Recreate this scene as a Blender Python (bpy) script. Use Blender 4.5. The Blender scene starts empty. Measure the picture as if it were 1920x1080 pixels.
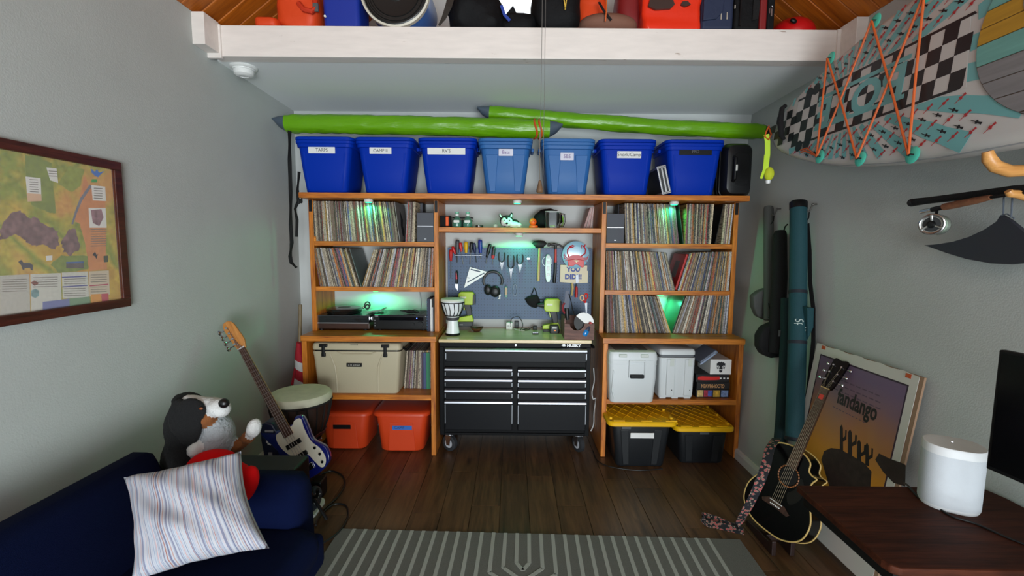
import bpy, bmesh, math, random
from mathutils import Vector, Matrix, noise
R = math.radians
random.seed(7)
sc = bpy.context.scene
col = sc.collection
# ---------------- camera, world, light, exposure ----------------
EYE = 1.66; FPX = 853.0; PITCH = R(5.49); ROLL = R(0.45)
cd = bpy.data.cameras.new('camera'); cam = bpy.data.objects.new('camera', cd); col.objects.link(cam)
cd.sensor_width = 36; cd.lens = FPX/1920*36; cd.clip_start = .05
cam.matrix_world = Matrix.Translation((0, 0, EYE)) @ Matrix.Rotation(R(90)-PITCH, 4, 'X') @ Matrix.Rotation(ROLL, 4, 'Z')
sc.camera = cam
sc.view_settings.view_transform = 'Standard'; sc.view_settings.look = 'None'
sc.view_settings.gamma = 1; sc.view_settings.use_curve_mapping = False
sc.view_settings.exposure = 0.0
w = bpy.data.worlds.new('daylight'); sc.world = w; w.use_nodes = True
w.node_tree.nodes['Background'].inputs[0].default_value = (.86, .94, 1, 1)
w.node_tree.nodes['Background'].inputs[1].default_value = 2.6

def area(name, loc, target, sx, sy, power, colr):
    l = bpy.data.lights.new(name, 'AREA'); l.shape = 'RECTANGLE'; l.size = sx; l.size_y = sy; l.energy = power; l.color = colr
    o = bpy.data.objects.new(name, l); col.objects.link(o); o.location = loc
    o.rotation_euler = (Vector(target)-Vector(loc)).to_track_quat('-Z', 'Y').to_euler()
    return o
# daylight entering by the open glazed doorway behind the camera and the high window over it
area('doorway_daylight', (.95, -3.7, .85), (-.2, 3.4, 1.9), 2.4, 1.6, 310, (.89, .97, 1))
area('high_window_daylight', (.1, -1.62, 3.1), (.0, 3.0, 2.9), 1.1, .7, 17, (1, .94, .90))

# ---------------- pixel helper ----------------
def ray(px, py):
    u = px-960; v = 540-py; c, s = math.cos(ROLL), math.sin(ROLL)
    u, v = u*c-v*s, u*s+v*c
    y = FPX*math.cos(PITCH)+v*math.sin(PITCH); z = -FPX*math.sin(PITCH)+v*math.cos(PITCH)
    return u/y, z/y
def PY(px, py, Y): a, b = ray(px, py); return Vector((a*Y, Y, EYE+b*Y))
def PZ(px, py, Z): a, b = ray(px, py); Y = (Z-EYE)/b; return Vector((a*Y, Y, Z))
def PX(px, py, X): a, b = ray(px, py); Y = X/a; return Vector((X, Y, EYE+b*Y))
def XZ(x0, y0, x1, y1, Y):
    p = PY((x0+x1)/2, y0, Y); q = PY((x0+x1)/2, y1, Y); l = PY(x0, (y0+y1)/2, Y); r = PY(x1, (y0+y1)/2, Y)
    return l.x, r.x, q.z, p.z
WALLR0, WALLRK = 1.775, .098
def wallr(z): return WALLR0+WALLRK*z
def PWL(px, py, off):
    a, b = ray(px, py); Y = (WALLR0+WALLRK*EYE-off)/(a-WALLRK*b); return Vector((a*Y, Y, EYE+b*Y))

# ---------------- materials ----------------
def lin(c):
    r = []
    for v in c[:3]:
        v = v/255
        r.append(v/12.92 if v <= .04045 else ((v+.055)/1.055)**2.4)
    return (*r, 1)
MATS = {}
def mat(name, rgb=(128, 128, 128), rough=.5, metal=0, bump=0, bs=60, var=0, vs=6, stretch=(1, 1, 1), spec=.5, emit=0, trans=0, alpha=1, coat=0, sheen=0, rand=0):
    if name in MATS: return MATS[name]
    m = bpy.data.materials.new(name); m.use_nodes = True; MATS[name] = m
    nt = m.node_tree; b = nt.nodes['Principled BSDF']; c = lin(rgb)
    b.inputs['Base Color'].default_value = c; b.inputs['Roughness'].default_value = rough; b.inputs['Metallic'].default_value = metal
    b.inputs['Specular IOR Level'].default_value = spec
    if coat: b.inputs['Coat Weight'].default_value = coat; b.inputs['Coat Roughness'].default_value = .1
    if sheen: b.inputs['Sheen Weight'].default_value = sheen
    if emit: b.inputs['Emission Color'].default_value = c; b.inputs['Emission Strength'].default_value = emit
    if trans: b.inputs['Transmission Weight'].default_value = trans; b.inputs['IOR'].default_value = 1.45
    if alpha < 1: b.inputs['Alpha'].default_value = alpha
    if bump or var or rand:
        tc = nt.nodes.new('ShaderNodeTexCoord'); mp = nt.nodes.new('ShaderNodeMapping'); mp.inputs['Scale'].default_value = stretch
        nt.links.new(tc.outputs['Object'], mp.inputs['Vector'])
        if bump:
            n = nt.nodes.new('ShaderNodeTexNoise'); n.inputs['Scale'].default_value = bs; n.inputs['Detail'].default_value = 4
            nt.links.new(mp.outputs[0], n.inputs['Vector'])
            bn = nt.nodes.new('ShaderNodeBump'); bn.inputs['Strength'].default_value = bump; bn.inputs['Distance'].default_value = .01
            nt.links.new(n.outputs['Fac'], bn.inputs['Height']); nt.links.new(bn.outputs[0], b.inputs['Normal'])
        hs = nt.nodes.new('ShaderNodeHueSaturation'); hs.inputs['Color'].default_value = c; nt.links.new(hs.outputs[0], b.inputs['Base Color'])
        val = None
        if var:
            n2 = nt.nodes.new('ShaderNodeTexNoise'); n2.inputs['Scale'].default_value = vs; n2.inputs['Detail'].default_value = 6
            nt.links.new(mp.outputs[0], n2.inputs['Vector'])
            mr = nt.nodes.new('ShaderNodeMapRange'); mr.inputs[1].default_value = .3; mr.inputs[2].default_value = .7
            mr.inputs[3].default_value = 1-var; mr.inputs[4].default_value = 1+var
            nt.links.new(n2.outputs['Fac'], mr.inputs[0]); val = mr.outputs[0]
        if rand:
            oi = nt.nodes.new('ShaderNodeObjectInfo'); m2 = nt.nodes.new('ShaderNodeMapRange')
            m2.inputs[3].default_value = 1-rand; m2.inputs[4].default_value = 1+rand
            nt.links.new(oi.outputs['Random'], m2.inputs[0])
            if val:
                mu = nt.nodes.new('ShaderNodeMath'); mu.operation = 'MULTIPLY'; nt.links.new(val, mu.inputs[0]); nt.links.new(m2.outputs[0], mu.inputs[1]); val = mu.outputs[0]
            else: val = m2.outputs[0]
        if val: nt.links.new(val, hs.inputs['Value'])
    return m
def wood(name, dark, light, axis='x', scale=1.0, rough=.45, rand=.12, knots=.0, bump=.05, coat=0):
    if name in MATS: return MATS[name]
    m = bpy.data.materials.new(name); m.use_nodes = True; MATS[name] = m
    nt = m.node_tree; N = nt.nodes.new; L = nt.links.new; b = nt.nodes['Principled BSDF']
    b.inputs['Roughness'].default_value = rough
    if coat: b.inputs['Coat Weight'].default_value = coat; b.inputs['Coat Roughness'].default_value = .15
    tc = N('ShaderNodeTexCoord'); oi = N('ShaderNodeObjectInfo'); ad = N('ShaderNodeVectorMath'); ad.operation = 'ADD'
    sx = N('ShaderNodeVectorMath'); sx.operation = 'SCALE'; sx.inputs[0].default_value = (7, 9, 5); L(oi.outputs['Random'], sx.inputs['Scale'])
    L(tc.outputs['Object'], ad.inputs[0]); L(sx.outputs[0], ad.inputs[1])
    mp = N('ShaderNodeMapping'); L(ad.outputs[0], mp.inputs['Vector'])
    st = {'x': (1.2, 14, 14), 'y': (14, 1.2, 14), 'z': (14, 14, 1.2)}[axis]
    mp.inputs['Scale'].default_value = [v*scale for v in st]
    n = N('ShaderNodeTexNoise'); n.inputs['Scale'].default_value = 2.2; n.inputs['Detail'].default_value = 7; n.inputs['Distortion'].default_value = .8
    L(mp.outputs[0], n.inputs['Vector'])
    mp2 = N('ShaderNodeMapping'); L(ad.outputs[0], mp2.inputs['Vector'])
    mp2.inputs['Scale'].default_value = [v*scale*4 for v in st]
    n2 = N('ShaderNodeTexNoise'); n2.inputs['Scale'].default_value = 2.5; n2.inputs['Detail'].default_value = 5; L(mp2.outputs[0], n2.inputs['Vector'])
    mx = N('ShaderNodeMix'); mx.data_type = 'FLOAT'; mx.inputs[0].default_value = .35; L(n.outputs['Fac'], mx.inputs[2]); L(n2.outputs['Fac'], mx.inputs[3])
    cr = N('ShaderNodeValToRGB'); cr.color_ramp.elements[0].position = .33; cr.color_ramp.elements[1].position = .66
    cr.color_ramp.elements[0].color = lin(dark); cr.color_ramp.elements[1].color = lin(light); L(mx.outputs[0], cr.inputs[0])
    hs = N('ShaderNodeHueSaturation'); mr = N('ShaderNodeMapRange'); mr.inputs[3].default_value = 1-rand; mr.inputs[4].default_value = 1+rand
    L(oi.outputs['Random'], mr.inputs[0]); L(mr.outputs[0], hs.inputs['Value']); last = cr.outputs[0]
    if knots:
        vo = N('ShaderNodeTexNoise'); vo.inputs['Scale'].default_value = 1.0; mp3 = N('ShaderNodeMapping'); L(ad.outputs[0], mp3.inputs['Vector'])
        mp3.inputs['Scale'].default_value = [3.2 if v < 5 else 9 for v in st]; L(mp3.outputs[0], vo.inputs['Vector'])
        kr = N('ShaderNodeValToRGB'); kr.color_ramp.elements[0].position = .66; kr.color_ramp.elements[1].position = .76
        kr.color_ramp.elements[0].color = (1, 1, 1, 1); k = 1-knots; kr.color_ramp.elements[1].color = (k, k, k, 1); L(vo.outputs['Fac'], kr.inputs[0])
        mm = N('ShaderNodeMix'); mm.data_type = 'RGBA'; mm.blend_type = 'MULTIPLY'; mm.inputs[0].default_value = 1
        L(last, mm.inputs[6]); L(kr.outputs[0], mm.inputs[7]); last = mm.outputs[2]
    L(last, hs.inputs['Color']); L(hs.outputs[0], b.inputs['Base Color'])
    if bump:
        bn = N('ShaderNodeBump'); bn.inputs['Strength'].default_value = bump; bn.inputs['Distance'].default_value = .01; L(n2.outputs['Fac'], bn.inputs['Height']); L(bn.outputs[0], b.inputs['Normal'])
    return m

# ---------------- object helpers ----------------
MW = {}
def tag(o, label=None, cat=None, group=None, kind=None):
    if label: o['label'] = label
    if cat: o['category'] = cat
    if group: o['group'] = group
    if kind: o['kind'] = kind
    return o
def thing(name, label, cat, loc=(0, 0, 0), rz=0, group=None, M=None):
    o = bpy.data.objects.new(name, None); col.objects.link(o); o.empty_display_size = .05
    M = M if M is not None else Matrix.Translation(Vector(loc)) @ Matrix.Rotation(rz, 4, 'Z')
    o.matrix_world = M; MW[o.name] = M.copy()
    return tag(o, label, cat, group)
def link(name, me, parent=None, label=None):
    o = bpy.data.objects.new(name, me); col.objects.link(o)
    if parent is not None:
        o.parent = parent; MW[o.name] = MW[parent.name]
    else: MW[o.name] = Matrix.Identity(4)
    if label: o['label'] = label
    return o
def dup(o, M=None, parent=None):
    c = o.copy(); col.objects.link(c)
    if parent is not None: c.parent = parent
    if M is not None: c.matrix_world = M; MW[c.name] = M.copy()
    else: MW[c.name] = MW[parent.name] if parent is not None else MW[o.name]
    for ch in list(o.children): dup(ch, None, c)
    return c
def face_front(p): return Matrix.Translation(Vector(p)) @ Matrix.Rotation(R(90), 4, 'X')      # local x->X, y->Z, z->-Y
def frame(o, x, y):
    x = Vector(x).normalized(); z = x.cross(Vector(y)).normalized(); y = z.cross(x)
    return Matrix.Translation(Vector(o)) @ Matrix((x, y, z)).transposed().to_4x4()
class B:
    def __init__(s): s.bm = bmesh.new(); s.mi = 0
    def _m(s, f0):
        for f in s.bm.faces[f0:] if False else list(s.bm.faces)[f0:]: f.material_index = s.mi
    def box(s, c, size, rot=None, M=None):
        f0 = len(s.bm.faces)
        T = Matrix.Translation(Vector(c)) @ (rot.to_4x4() if rot is not None else Matrix.Identity(4)) @ Matrix.Diagonal((*size, 1))
        if M is not None: T = M @ T
        bmesh.ops.create_cube(s.bm, size=1, matrix=T); s._m(f0); return s
    def bx(s, x0, x1, y0, y1, z0, z1, M=None): return s.box(((x0+x1)/2, (y0+y1)/2, (z0+z1)/2), (abs(x1-x0), abs(y1-y0), abs(z1-z0)), M=M)
    def loft(s, rings, cap0=True, cap1=True, closed=True, loop=False):
        f0 = len(s.bm.faces); vs = [[s.bm.verts.new(p) for p in r] for r in rings]; n = len(vs[0])
        k = len(vs)
        for i in range(k if loop else k-1):
            a, b = vs[i], vs[(i+1) % k]
            for j in range(n if closed else n-1):
                try: s.bm.faces.new((a[j], a[(j+1) % n], b[(j+1) % n], b[j]))
                except ValueError: pass
        if closed and not loop:
            if cap0: s.bm.faces.new(vs[0][::-1])
            if cap1: s.bm.faces.new(vs[-1])
        s._m(f0); return s
    def tube(s, pts, r, seg=8, loop=False, flat=1.0, up=None):
        pts = [Vector(p) for p in pts]; n = len(pts); rs = r if isinstance(r, (list, tuple)) else [r]*n; rings = []
        pu = Vector(up) if up else None
        for i, p in enumerate(pts):
            a = pts[i-1] if (i or loop) else p; b = pts[(i+1) % n] if (i < n-1 or loop) else p
            d = (b-a).normalized()
            if pu is None: pu = Vector((0, 0, 1)) if abs(d.z) < .9 else Vector((1, 0, 0))
            u = (pu-d*pu.dot(d))
            if u.length < 1e-5: u = d.orthogonal()
            u.normalize(); v = d.cross(u); pu = u
            rings.append([p+u*(math.cos(t)*rs[i]*flat)+v*(math.sin(t)*rs[i]) for t in (2*math.pi*k/seg for k in range(seg))])
        return s.loft(rings, loop=loop)
    def cyl(s, p0, p1, r0, r1=None, seg=20): return s.tube([p0, p1], [r0, r0 if r1 is None else r1], seg)
    def lathe(s, prof, M=None, seg=28, cap=True):
        rings = []
        for r, z in prof:
            ring = [Vector((r*math.cos(2*math.pi*k/seg), r*math.sin(2*math.pi*k/seg), z)) for k in range(seg)]
            rings.append([M @ p for p in ring] if M is not None else ring)
        return s.loft(rings, cap, cap)
    def prism(s, poly, M=None, d0=0, d1=.01):
        a = [Vector((x, y, d0)) for x, y in poly]; b = [Vector((x, y, d1)) for x, y in poly]
        if M is not None: a = [M @ p for p in a]; b = [M @ p for p in b]
        return s.loft([a, b])
    def sph(s, c, r, rot=None, seg=16, M=None):
        f0 = len(s.bm.faces); r = (r, r, r) if not isinstance(r, (tuple, list)) else r
        T = Matrix.Translation(Vector(c)) @ (rot.to_4x4() if rot is not None else Matrix.Identity(4)) @ Matrix.Diagonal((*r, 1))
        if M is not None: T = M @ T
        bmesh.ops.create_uvsphere(s.bm, u_segments=seg, v_segments=max(6, seg//2+2), radius=1, matrix=T); s._m(f0); return s
    def ribbon(s, pts, wdirs, wd, t=.002):
        rings = []; n = len(pts); pts = [Vector(p) for p in pts]
        for i, p in enumerate(pts):
            d = (pts[min(i+1, n-1)]-pts[max(i-1, 0)]).normalized(); W = Vector(wdirs[i] if isinstance(wdirs, list) else wdirs)
            W = (W-d*W.dot(d)).normalized(); nn = d.cross(W); ww = wd[i] if isinstance(wd, list) else wd
            rings.append([p+W*ww/2+nn*t/2, p-W*ww/2+nn*t/2, p-W*ww/2-nn*t/2, p+W*ww/2-nn*t/2])
        return s.loft(rings)
    def wobble(s, amp, freq, seed=0, axis=None):
        for v in s.bm.verts:
            p = v.co*freq+Vector((seed*3.7, seed*1.3, seed*5.1)); d = noise.noise_vector(p)*amp
            v.co += d if axis is None else Vector([d[i]*axis[i] for i in range(3)])
        return s
    def build(s, name, m, parent=None, local=False, smooth=False, bevel=0, bseg=2, label=None, subd=0, angle=40):
        bm = s.bm
        if parent is not None and not local: bm.transform(MW[parent.name].inverted())
        bmesh.ops.recalc_face_normals(bm, faces=bm.faces)
        if bevel:
            es = [e for e in bm.edges if len(e.link_faces) == 2 and e.calc_face_angle(0) > R(30)]
            bmesh.ops.bevel(bm, geom=es, offset=bevel, segments=bseg, profile=.5, affect='EDGES', clamp_overlap=True)
        if subd: bmesh.ops.subdivide_edges(bm, edges=bm.edges[:], cuts=subd, use_grid_fill=True)
        me = bpy.data.meshes.new(name); bm.to_mesh(me); bm.free()
        for x in (m if isinstance(m, (list, tuple)) else [m]): me.materials.append(x)
        if smooth:
            me.polygons.foreach_set('use_smooth', [True]*len(me.polygons))
            try: me.set_sharp_from_angle(angle=R(angle))
            except Exception: pass
        return link(name, me, parent, label)
def rrect(w, h, r, n=4, cx=0, cy=0):
    pts = []; r = min(r, w/2-1e-4, h/2-1e-4)
    for (sx, sy, a0) in ((1, 1, 0), (-1, 1, 90), (-1, -1, 180), (1, -1, 270)):
        for k in range(n+1):
            a = R(a0+90*k/n); pts.append((cx+sx*(w/2-r)+r*math.cos(a), cy+sy*(h/2-r)+r*math.sin(a)))
    return pts
def ring_z(w, d, r, z, cx=0, cy=0, n=4): return [Vector((x, y, z)) for x, y in rrect(w, d, r, n, cx, cy)]
def text(s, M, size, m, parent=None, name='lettering', ext=.0006, off=0, ax='CENTER', shear=0, sx=1, label=None):
    cu = bpy.data.curves.new('t', 'FONT'); cu.body = s; cu.size = size; cu.extrude = ext; cu.offset = off; cu.align_x = ax; cu.align_y = 'CENTER'; cu.shear = shear; cu.resolution_u = 3
    o = bpy.data.objects.new('t', cu); col.objects.link(o)
    me = bpy.data.meshes.new_from_object(o.evaluated_get(bpy.context.evaluated_depsgraph_get()))
    bpy.data.objects.remove(o); bpy.data.curves.remove(cu)
    T = M @ Matrix.Diagonal((sx, 1, 1, 1))
    if parent is not None: T = MW[parent.name].inverted() @ T
    me.transform(T); me.materials.clear(); me.materials.append(m); me.name = name
    return link(name, me, parent, label)
def organic(name, blobs, mats, voxel=.008, smooth=6, parent=None, fur=0, label=None, local=False):
    """one continuous surface from overlapping ellipsoids (centre, radii, rotation, material, weight)"""
    b = B()
    for bl in blobs: b.sph(bl[0], bl[1], bl[2].to_matrix() if bl[2] is not None else None, seg=20)
    me = bpy.data.meshes.new('o'); b.bm.to_mesh(me); b.bm.free()
    o = bpy.data.objects.new('o', me); col.objects.link(o)
    md = o.modifiers.new('r', 'REMESH'); md.mode = 'VOXEL'; md.voxel_size = voxel
    ms = o.modifiers.new('s', 'SMOOTH'); ms.iterations = smooth; ms.factor = .5
    m2 = bpy.data.meshes.new_from_object(o.evaluated_get(bpy.context.evaluated_depsgraph_get()))
    bpy.data.objects.remove(o); bpy.data.meshes.remove(me); m2.name = name
    inv = []
    for bl in blobs:
        M = Matrix.Translation(Vector(bl[0])) @ (bl[2].to_matrix().to_4x4() if bl[2] is not None else Matrix.Identity(4)) @ Matrix.Diagonal((*(bl[1] if isinstance(bl[1], (tuple, list)) else (bl[1],)*3), 1))
        inv.append((M.inverted(), bl[3], bl[4] if len(bl) > 4 else 1.0))
    m2.materials.clear()
    for m in mats: m2.materials.append(m)
    if fur:
        for v in m2.vertices:
            v.co += v.normal*(noise.noise(v.co*90)*fur)
    for p in m2.polygons:
        c = p.center; best = min(inv, key=lambda t: (t[0] @ c).length/t[2]); p.material_index = best[1]; p.use_smooth = True
    if parent is not None and not local: m2.transform(MW[parent.name].inverted())
    return link(name, m2, parent, label)
from mathutils import Euler
def EU(x=0, y=0, z=0): return Euler((R(x), R(y), R(z)))
def single(o, label, cat, group=None): return tag(o, label, cat, group)

# palette
PINE = wood('pine_stained_x', (138, 66, 12), (216, 134, 44), 'x', 1, .42, .08, .35)
PINEZ = wood('pine_stained_z', (138, 66, 12), (216, 134, 44), 'z', 1, .42, .08, .35)
PINEY = wood('pine_stained_y', (138, 66, 12), (216, 134, 44), 'y', 1, .42, .08, .35)
WALLM = mat('wall_paint', (182, 186, 183), .85, bump=.12, bs=160, var=.03, vs=3, spec=.2)
WHITEW = mat('white_wall_paint', (198, 201, 200), .8, bump=.08, bs=120, spec=.2)
SOFM = mat('soffit_paint', (232, 235, 235), .85, bump=.1, bs=150, spec=.2)
BLK = mat('black_plastic', (10, 11, 13), .45, spec=.3)
BLKF = mat('black_cloth', (8, 8, 10), .9, bump=.3, bs=200)
WHT = mat('white_plastic', (225, 226, 224), .4)
STEEL = mat('brushed_steel', (176, 178, 184), .34, 1)
CHROME = mat('chrome', (215, 215, 220), .15, 1)
INK = mat('dark_ink', (25, 25, 30), .7)
PAPER = mat('white_paper_label', (222, 222, 220), .7)
RED = mat('red_plastic', (175, 28, 24), .4)
GLASS = mat('clear_glass', (245, 250, 248), .03, trans=1)
# ================= STRUCTURE =================
XL = -1.885; YB = 4.03; YF = -1.65; BEAMY = 2.93; ZS = 2.805; ZL = 2.985; EAVE = 3.0; SLOPE = math.tan(R(38))
def st(o): o['kind'] = 'structure'; return o
FLOORM = wood('floor_walnut', (58, 40, 26), (104, 74, 48), 'y', .55, .36, .16, .5, .04)
fl = st(B().bx(XL-.1, 2.2, YF, YB+.1, -.06, -.006).build('floor', mat('floor_gap', (22, 14, 9), .7)))
pw = .182; x = XL; c = 0
while x < 1.95:
    y = YF-random.random()*1.1
    while y < YB:
        ln = 1.22; y0, y1 = max(y, YF), min(y+ln, YB)
        if y1-y0 > .03:
            b = B(); b.bx(-pw/2+.0012, pw/2-.0012, -(y1-y0)/2+.001, (y1-y0)/2-.001, -.006, 0)
            o = b.build('plank', FLOORM, fl, local=True, bevel=.0012, bseg=1); o.location = (x+pw/2, (y0+y1)/2, 0)
        y += ln
    x += pw
# walls
st(B().bx(XL-.1, XL, YF, YB, -.05, EAVE+.06).build('wall_left', WALLM))
b = B(); rr = []
for y in (YF, YB): rr.append([Vector((wallr(0)-.005, y, -.05)), Vector((wallr(3.06), y, 3.06)), Vector((wallr(3.06)+.1, y, 3.06)), Vector((wallr(0)+.1, y, -.05))])
st(b.loft(rr).build('wall_right', WALLM))
wx0, wx1, wz0, wz1 = -.16, .235, 3.42, 4.15
b = B(); b.bx(XL-.1, 2.3, YB, YB+.1, -.05, wz0); b.bx(XL-.1, wx0, YB, YB+.1, wz0, 5.1); b.bx(wx1, 2.3, YB, YB+.1, wz0, 5.1); b.bx(wx0, wx1, YB, YB+.1, wz1, 5.1)
st(b.build('wall_back', WHITEW))
dx0, dx1, dz1 = -1.35, 1.74, 2.32
b = B(); b.bx(XL-.1, dx0, YF-.1, YF, -.05, 5.1); b.bx(dx1, 2.3, YF-.1, YF, -.05, 5.1); b.bx(dx0, dx1, YF-.1, YF, dz1, 2.7); b.bx(dx0, dx1, YF-.1, YF, 3.5, 5.1); b.bx(.7, dx1, YF-.1, YF, 2.7, 3.5); b.bx(dx0, -.5, YF-.1, YF, 2.7, 3.5)
st(b.build('wall_front', WALLM))
# gable window high in the back wall
wf = B(); F = .035
for a in ((wx0-F, wx0, wz0-F, wz1+F), (wx1, wx1+F, wz0-F, wz1+F), (wx0, wx1, wz0-F, wz0), (wx0, wx1, wz1, wz1+F), (wx0, wx1, 3.78, 3.80)): wf.bx(a[0], a[1], YB-.02, YB+.03, a[2], a[3])
wo = st(wf.build('window_1', PINE))
B().bx(wx0, wx1, YB+.05, YB+.054, wz0, wz1).build('pane', mat('frosted_pane', (250, 252, 255), .4, trans=1), wo)
# sloped plank ceiling
CEIL = wood('ceiling_planks', (140, 68, 6), (196, 108, 14), 'x', .7, .6, .14, .25)
rx = (XL+2.07)/2
b = B()
for s in (-1, 1):
    x0 = XL if s < 0 else 2.07
    rr = []
    for y in (YF, YB+.05): rr.append([Vector((x0+s*.15, y, EAVE-.15*SLOPE+.03)), Vector((rx, y, EAVE+abs(x0-rx)*SLOPE+.03)), Vector((rx, y, EAVE+abs(x0-rx)*SLOPE+.12)), Vector((x0+s*.15, y, EAVE-.15*SLOPE+.12))])
    b.loft(rr)
ce = st(b.build('ceiling', mat('ceiling_backing', (150, 100, 50), .8)))
LS = abs(XL-rx)/math.cos(R(38)); pwc = .138
for s in (-1, 1):
    x0 = XL if s < 0 else 2.07
    b = B(); b.bx(0, LS+.02, -pwc/2+.0005, pwc/2-.0005, -.004, .018)
    pm = None; y = 1.6
    while y < YB:
        if pm is None:
            o = b.build('plank', CEIL, ce, local=True, bevel=.006, bseg=1); pm = o
        else: o = dup(pm, None, ce)
        o.location = (x0, min(y+pwc/2, YB), EAVE); o.rotation_euler = (0, -R(38), 0) if s < 0 else (0, 0, 0)
        if s < 0: o.rotation_euler = (0, -R(38), 0)
        else: o.rotation_euler = Euler((0, -R(38), math.pi), 'XYZ')
        y += pwc
# loft: beam across the room, loft deck (its underside is the soffit), end brackets
b = B(); b.bx(XL+.025, 2.056, BEAMY, BEAMY+.09, ZS-.004, ZL)
beamM = mat('beam_white_paint', (226, 218, 212), .55, bump=.06, bs=25, var=.05, vs=5, stretch=(1, 6, 6))
nt = beamM.node_tree; bs_ = nt.nodes['Principled BSDF']
tc = nt.nodes.new('ShaderNodeTexCoord'); mp = nt.nodes.new('ShaderNodeMapping'); mp.inputs['Scale'].default_value = (5, 20, 26); nt.links.new(tc.outputs['Object'], mp.inputs[0])
nn = nt.nodes.new('ShaderNodeTexNoise'); nn.inputs['Scale'].default_value = 1.3; nn.inputs['Detail'].default_value = 8; nt.links.new(mp.outputs[0], nn.inputs[0])
cr = nt.nodes.new('ShaderNodeValToRGB'); cr.color_ramp.elements[0].position = .70; cr.color_ramp.elements[0].color = (1, 1, 1, 1); cr.color_ramp.elements[1].position = .735; cr.color_ramp.elements[1].color = (.5, .42, .36, 1)
nt.links.new(nn.outputs[0], cr.inputs[0]); mm = nt.nodes.new('ShaderNodeMix'); mm.data_type = 'RGBA'; mm.blend_type = 'MULTIPLY'; mm.inputs[0].default_value = 1
src = bs_.inputs['Base Color'].links[0].from_socket; nt.links.new(src, mm.inputs[6]); nt.links.new(cr.outputs[0], mm.inputs[7]); nt.links.new(mm.outputs[2], bs_.inputs['Base Color'])
st(b.build('beam', beamM, bevel=.004))
for nm, xa, xb in (('trim_1', XL, XL+.075), ('trim_2', 2.0, 2.1)):
    b = B()
    b.bx(xa, xb, BEAMY-.14, BEAMY, ZS+.01, ZL+.012); b.bx(xa-.0 if xa < 0 else xa-.02, xb+.012 if xa < 0 else xb, BEAMY-.012, BEAMY+.01, ZS-.018, ZL-.0)
    st(b.build(nm, beamM, bevel=.003))
b = B(); b.bx(XL, wallr(2.9)+.02, BEAMY+.09, YB, ZS, ZL)
for v in b.bm.verts:
    if v.co.y > 3.5 and v.co.z < ZS+.01: v.co.z -= .022
st(b.build('soffit', SOFM))
# baseboards
BBM = mat('baseboard_white', (214, 212, 208), .5)
b = B(); rr = []
for y in (YF, 3.44):
    rr.append([Vector((wallr(0)-.016, y, 0)), Vector((wallr(0)-.016, y, .058)), Vector((wallr(0)-.008, y, .078)), Vector((wallr(.08)+.002, y, .08)), Vector((wallr(0), y, 0))])
st(b.loft(rr).build('baseboard_right', BBM))
b = B(); rr = []
for y in (YF, YB):
    rr.append([Vector((XL+.014, y, 0)), Vector((XL+.014, y, .06)), Vector((XL+.006, y, .08)), Vector((XL, y, .08)), Vector((XL, y, 0))])
st(b.loft(rr).build('baseboard_left', BBM))

# ================= SHELVING =================
LZ, LT = .95, .042           # ledge top, thickness
YU, YLO = 3.63, 3.43; YBK = 4.02
def bookcase(label, xs, rows, lowz, leg_x):
    x0, x1, x2, x3 = xs
    t = thing('bookcase', label, 'bookcase', ((x0+x3)/2, (YLO+YBK)/2, 0))
    for a, c in ((x0, x1), (x2, x3)):
        B().bx(a, c, YU, YBK, LZ, 1.998).build('side_panel', PINEZ, t, bevel=.002, bseg=1)
        B().bx(a, c, YLO+.004, YBK, 0.002, LZ-LT).build('side_panel', PINEZ, t, bevel=.002, bseg=1)
    for z in rows: B().bx(x1, x2, YU+.002, YBK, z-.037, z).build('shelf', PINE, t, bevel=.002, bseg=1)
    B().bx(x0-.006, min(x3+.008, wallr(LZ)-.004), YLO, YBK, LZ-LT, LZ).build('ledge', PINE, t, bevel=.002, bseg=1)
    B().bx(x1, x2, YLO+.006, YBK, lowz-.04, lowz).build('shelf', PINE, t, bevel=.002, bseg=1)
    for a, c in ((x0, x1), (x2, x3)):
        B().bx((a+c)/2-.012, (a+c)/2+.012, YU-.004, YU, 1.905, 1.996).build('steel_bracket', BLK, t, label='black steel angle bracket')
    return t
LX = (-1.612, -1.575, -.622, -.586); RX = (.706, .742, 1.748, 1.784)
bc1 = bookcase('stained pine bookcase with a beige cooler and orange totes below', LX, (1.673, 1.311), .487, None)
B().bx(LX[1], LX[1]+.016, YU+.0, YU+.03, 1.673, 1.71).build('cleat', PINE, bc1)
bc2 = bookcase('stained pine bookcase with two white coolers and yellow-lidded totes below', RX, (1.674, 1.299), .468, None)
ts = B().bx(-1.625, 1.80, 3.50, YBK, 2.0, 2.04).build('top_shelf', PINE, bevel=.0025, bseg=1)
tag(ts, 'long pine board spanning both bookcases under the blue totes', 'shelf')
ms = B().bx(LX[3], RX[0], YU+.004, YBK, 1.754, 1.791).build('middle_shelf', PINE, bevel=.002, bseg=1)
tag(ms, 'short pine shelf between the bookcases above the pegboard', 'shelf')
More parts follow.
